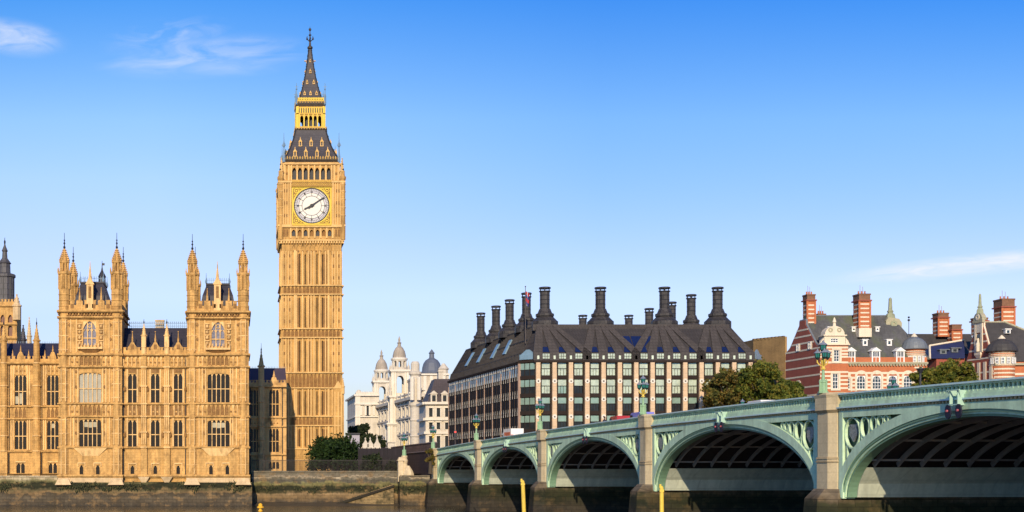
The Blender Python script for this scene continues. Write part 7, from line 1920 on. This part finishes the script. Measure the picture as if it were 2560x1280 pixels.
def tree(name, lab, X_, Y_, z0, zc0, zc1, rx, ry, kind, n, seed, size=.42, group=None, lobes=11, floor=None):
    rg = np.random.default_rng(seed)
    r = thing(name, (X_, Y_, z0), lab, 'tree' if 'tree' in name else 'bush', group)
    q = MB(); zm = zc0+(zc1-zc0)*.35
    q.lathe(X_, Y_, [(.42,z0),(.34,z0+(zm-z0)*.5),(.26,zm)], 8)
    cz = (zc0+zc1)/2; hz = (zc1-zc0)/2
    L = [(X_, Y_, cz+hz*.5, rx*.42), (X_, Y_, cz-hz*.2, rx*.5)] if floor is None else [(X_, Y_, cz+hz*.55, rx*.5), (X_-rx*.35, Y_, cz+hz*.35, rx*.45), (X_+rx*.35, Y_, cz+hz*.3, rx*.45)]
    for i in range(lobes):            # boughs spread round the crown's shell, each its own uneven mass
        a = 2*math.pi*(i+rg.uniform(-.3, .3))/lobes*2.0; e = (-.62+1.3*(i+.5)/lobes if floor is None else -.05+.75*((i*7) % lobes+.5)/lobes)+rg.uniform(-.12, .12)
        k = math.sqrt(max(.12, 1-(e*(.92 if floor is None else .85))**2)); d_ = rg.uniform(.58, .78)
        lr = rx*rg.uniform(.24, .38)
        L.append((X_+rx*d_*math.cos(a)*k, Y_+ry*d_*math.sin(a)*k, cz+hz*e*(.85 if floor is None else 1.05), lr))
    for lx, ly, lz, lr in L: q.bar((X_, Y_, zm-(zm-z0)*.15), (lx, ly, lz-.1*lr), .16, 5, 0, .05)
    q.build('trunk', BARK, r)
    cl_ = []                          # small leaf clumps on and inside the lobes
    for lx, ly, lz, lr in L:
        m = max(16, int(46*(lr/(rx*.34))**2))
        for _ in range(m):
            v = rg.normal(size=3); v /= np.linalg.norm(v); rr = lr*rg.uniform(.35, 1.05)
            x_, y_, z_ = lx+v[0]*rr, ly+v[1]*rr, lz+v[2]*rr*.9
            if z_ < (zc0 if floor is None else floor) or ((x_-X_)/rx)**2 > 1.1: continue
            cl_.append((x_, y_, z_, lr*rg.uniform(.14, .26), rg.integers(0, len(LM[kind]))))
    per = max(8, n//len(cl_)); vs = []; fs = []; mi = []
    for cx_, cy_, cz_, cr, km in cl_:
        for _ in range(per):
            p_ = np.array([cx_, cy_, cz_])+rg.normal(size=3)*cr*.62
            u = rg.normal(size=3); u /= np.linalg.norm(u); w_ = np.cross(u, rg.normal(size=3)); w_ /= np.linalg.norm(w_)
            s_ = size*rg.uniform(.5, 1.1); b = len(vs)
            vs += [tuple(p_-u*s_), tuple(p_+w_*s_*.6), tuple(p_+u*s_), tuple(p_-w_*s_*.6)]; fs.append((b, b+1, b+2, b+3))
            mi.append(km if rg.uniform() < .75 else rg.integers(0, len(LM[kind])))
    me = bpy.data.meshes.new('crown'); me.from_pydata([(a-X_, b-Y_, c-z0) for a, b, c in vs], [], fs)
    for m in LM[kind]: me.materials.append(m)
    me.polygons.foreach_set('material_index', [int(k) for k in mi])
    o = bpy.data.objects.new('crown', me); COL.objects.link(o); o.parent = r
    return r
def px_tree(name, lab, x0, x1, pt_, pb, Y_, kind, n, seed, size=.42, dz=0, lobes=11, group=None, floor=None):
    Q = At(Y_); rx = Q.m(x1-x0)/2
    return tree(name, lab, Q.x((x0+x1)/2), Y_, HC-.5, Q.z(pb), Q.z(pt_), rx, rx*.8, kind, n, seed, size, group, lobes, floor)
px_tree('round_bush', 'large dark green bush below the clock tower', 766, 912, 1082, 1250, 284, 'dark', 20000, 3, .30, lobes=26, floor=HC-.3)
px_tree('plane_tree', 'tall dark tree between the clock tower and the white offices', 860, 940, 1046, 1215, 345, 'far', 14000, 5, .36, lobes=18, floor=HC+.5)
px_tree('plane_tree', 'lower dark tree in front of the white offices end', 902, 968, 1070, 1215, 338, 'far', 11000, 6, .36, lobes=16, floor=HC+.5)
px_tree('plane_tree', 'brownish autumn tree before the chimneyed block right end', 1752, 1890, 918, 1040, 290, 'brown', 14000, 11, .36, lobes=14)
px_tree('plane_tree', 'green topped tree before the plain brown block', 1836, 1972, 893, 1040, 286, 'green', 15000, 14, .36, lobes=14)
px_tree('plane_tree', 'yellow green tree spreading below the striped gable end', 1920, 2018, 948, 1040, 280, 'green', 10000, 15, .34, lobes=12)
px_tree('plane_tree', 'dark leafed tree left of the round turret base', 2272, 2345, 908, 1010, 276, 'green', 9000, 21, .34)
px_tree('plane_tree', 'broad tree below the blue slate roof', 2318, 2440, 892, 1010, 282, 'green', 14000, 23, .34, lobes=14)

px_tree('bare_shrub', 'thin brownish twiggy shrub beside the first bridge pier', 1062, 1090, 1112, 1172, 258.5, 'brown', 900, 31, .16, lobes=9)
# weed hanging on the river walls: nobody could count it
rg = np.random.default_rng(77); vs = []; fs = []
WE = [(-50, A.x(142), 262.75, 3.0, 4.3), (A.x(142), xr, 261.35, 3.0, 4.4), (xr+.3, E1.x(1003), 267.7, 2.6, 3.7), (E2.x(1006), 37.0, 263.65, 2.2, 3.9)]
for x0_, x1_, y_, z0_, z1_ in WE:
    for c in range(int((x1_-x0_)*2.2)):
        cx_ = rg.uniform(x0_, x1_); cz_ = rg.uniform(z0_, z1_)
        if math.sin(cx_*.55)+math.sin(cx_*.23+1)+rg.uniform(-1, 1) < -.2: continue
        for k in range(12):
            x_ = cx_+rg.normal()*.4; z_ = cz_+rg.normal()*.22; l = rg.uniform(.12, .4); b_ = len(vs); wd_ = rg.uniform(.04, .12); yo = y_-.05-rg.uniform(0, .16)
            vs += [(x_-wd_, yo, z_), (x_+wd_, yo, z_), (x_+wd_*.4, yo-.05, z_-l), (x_-wd_*.4, yo-.05, z_-l)]; fs.append((b_, b_+1, b_+2, b_+3))
q = MB(); q.v = vs; q.f = fs; q.m = [int(k % 3 == 0) for k in range(len(fs))]
tag(q.build('wall_weed', [mat('dark_river_weed', (.020,.024,.007), var=.4), mat('olive_river_weed', (.06,.055,.018), var=.4)]), 'dark green river weed hanging in patches along the embankment walls', 'weed', None, 'stuff')

px_tree('garden_shrub', 'low dark shrub growing in front of the plum hoarding', 902, 958, 1128, 1215, 276.0, 'far', 6000, 41, .22, lobes=16, floor=HC-.4)
px_tree('garden_shrub', 'small dark shrub between the hoarding and the lamp pedestal', 960, 1000, 1146, 1205, 276.0, 'far', 4000, 43, .2, lobes=14, floor=HC-.4)
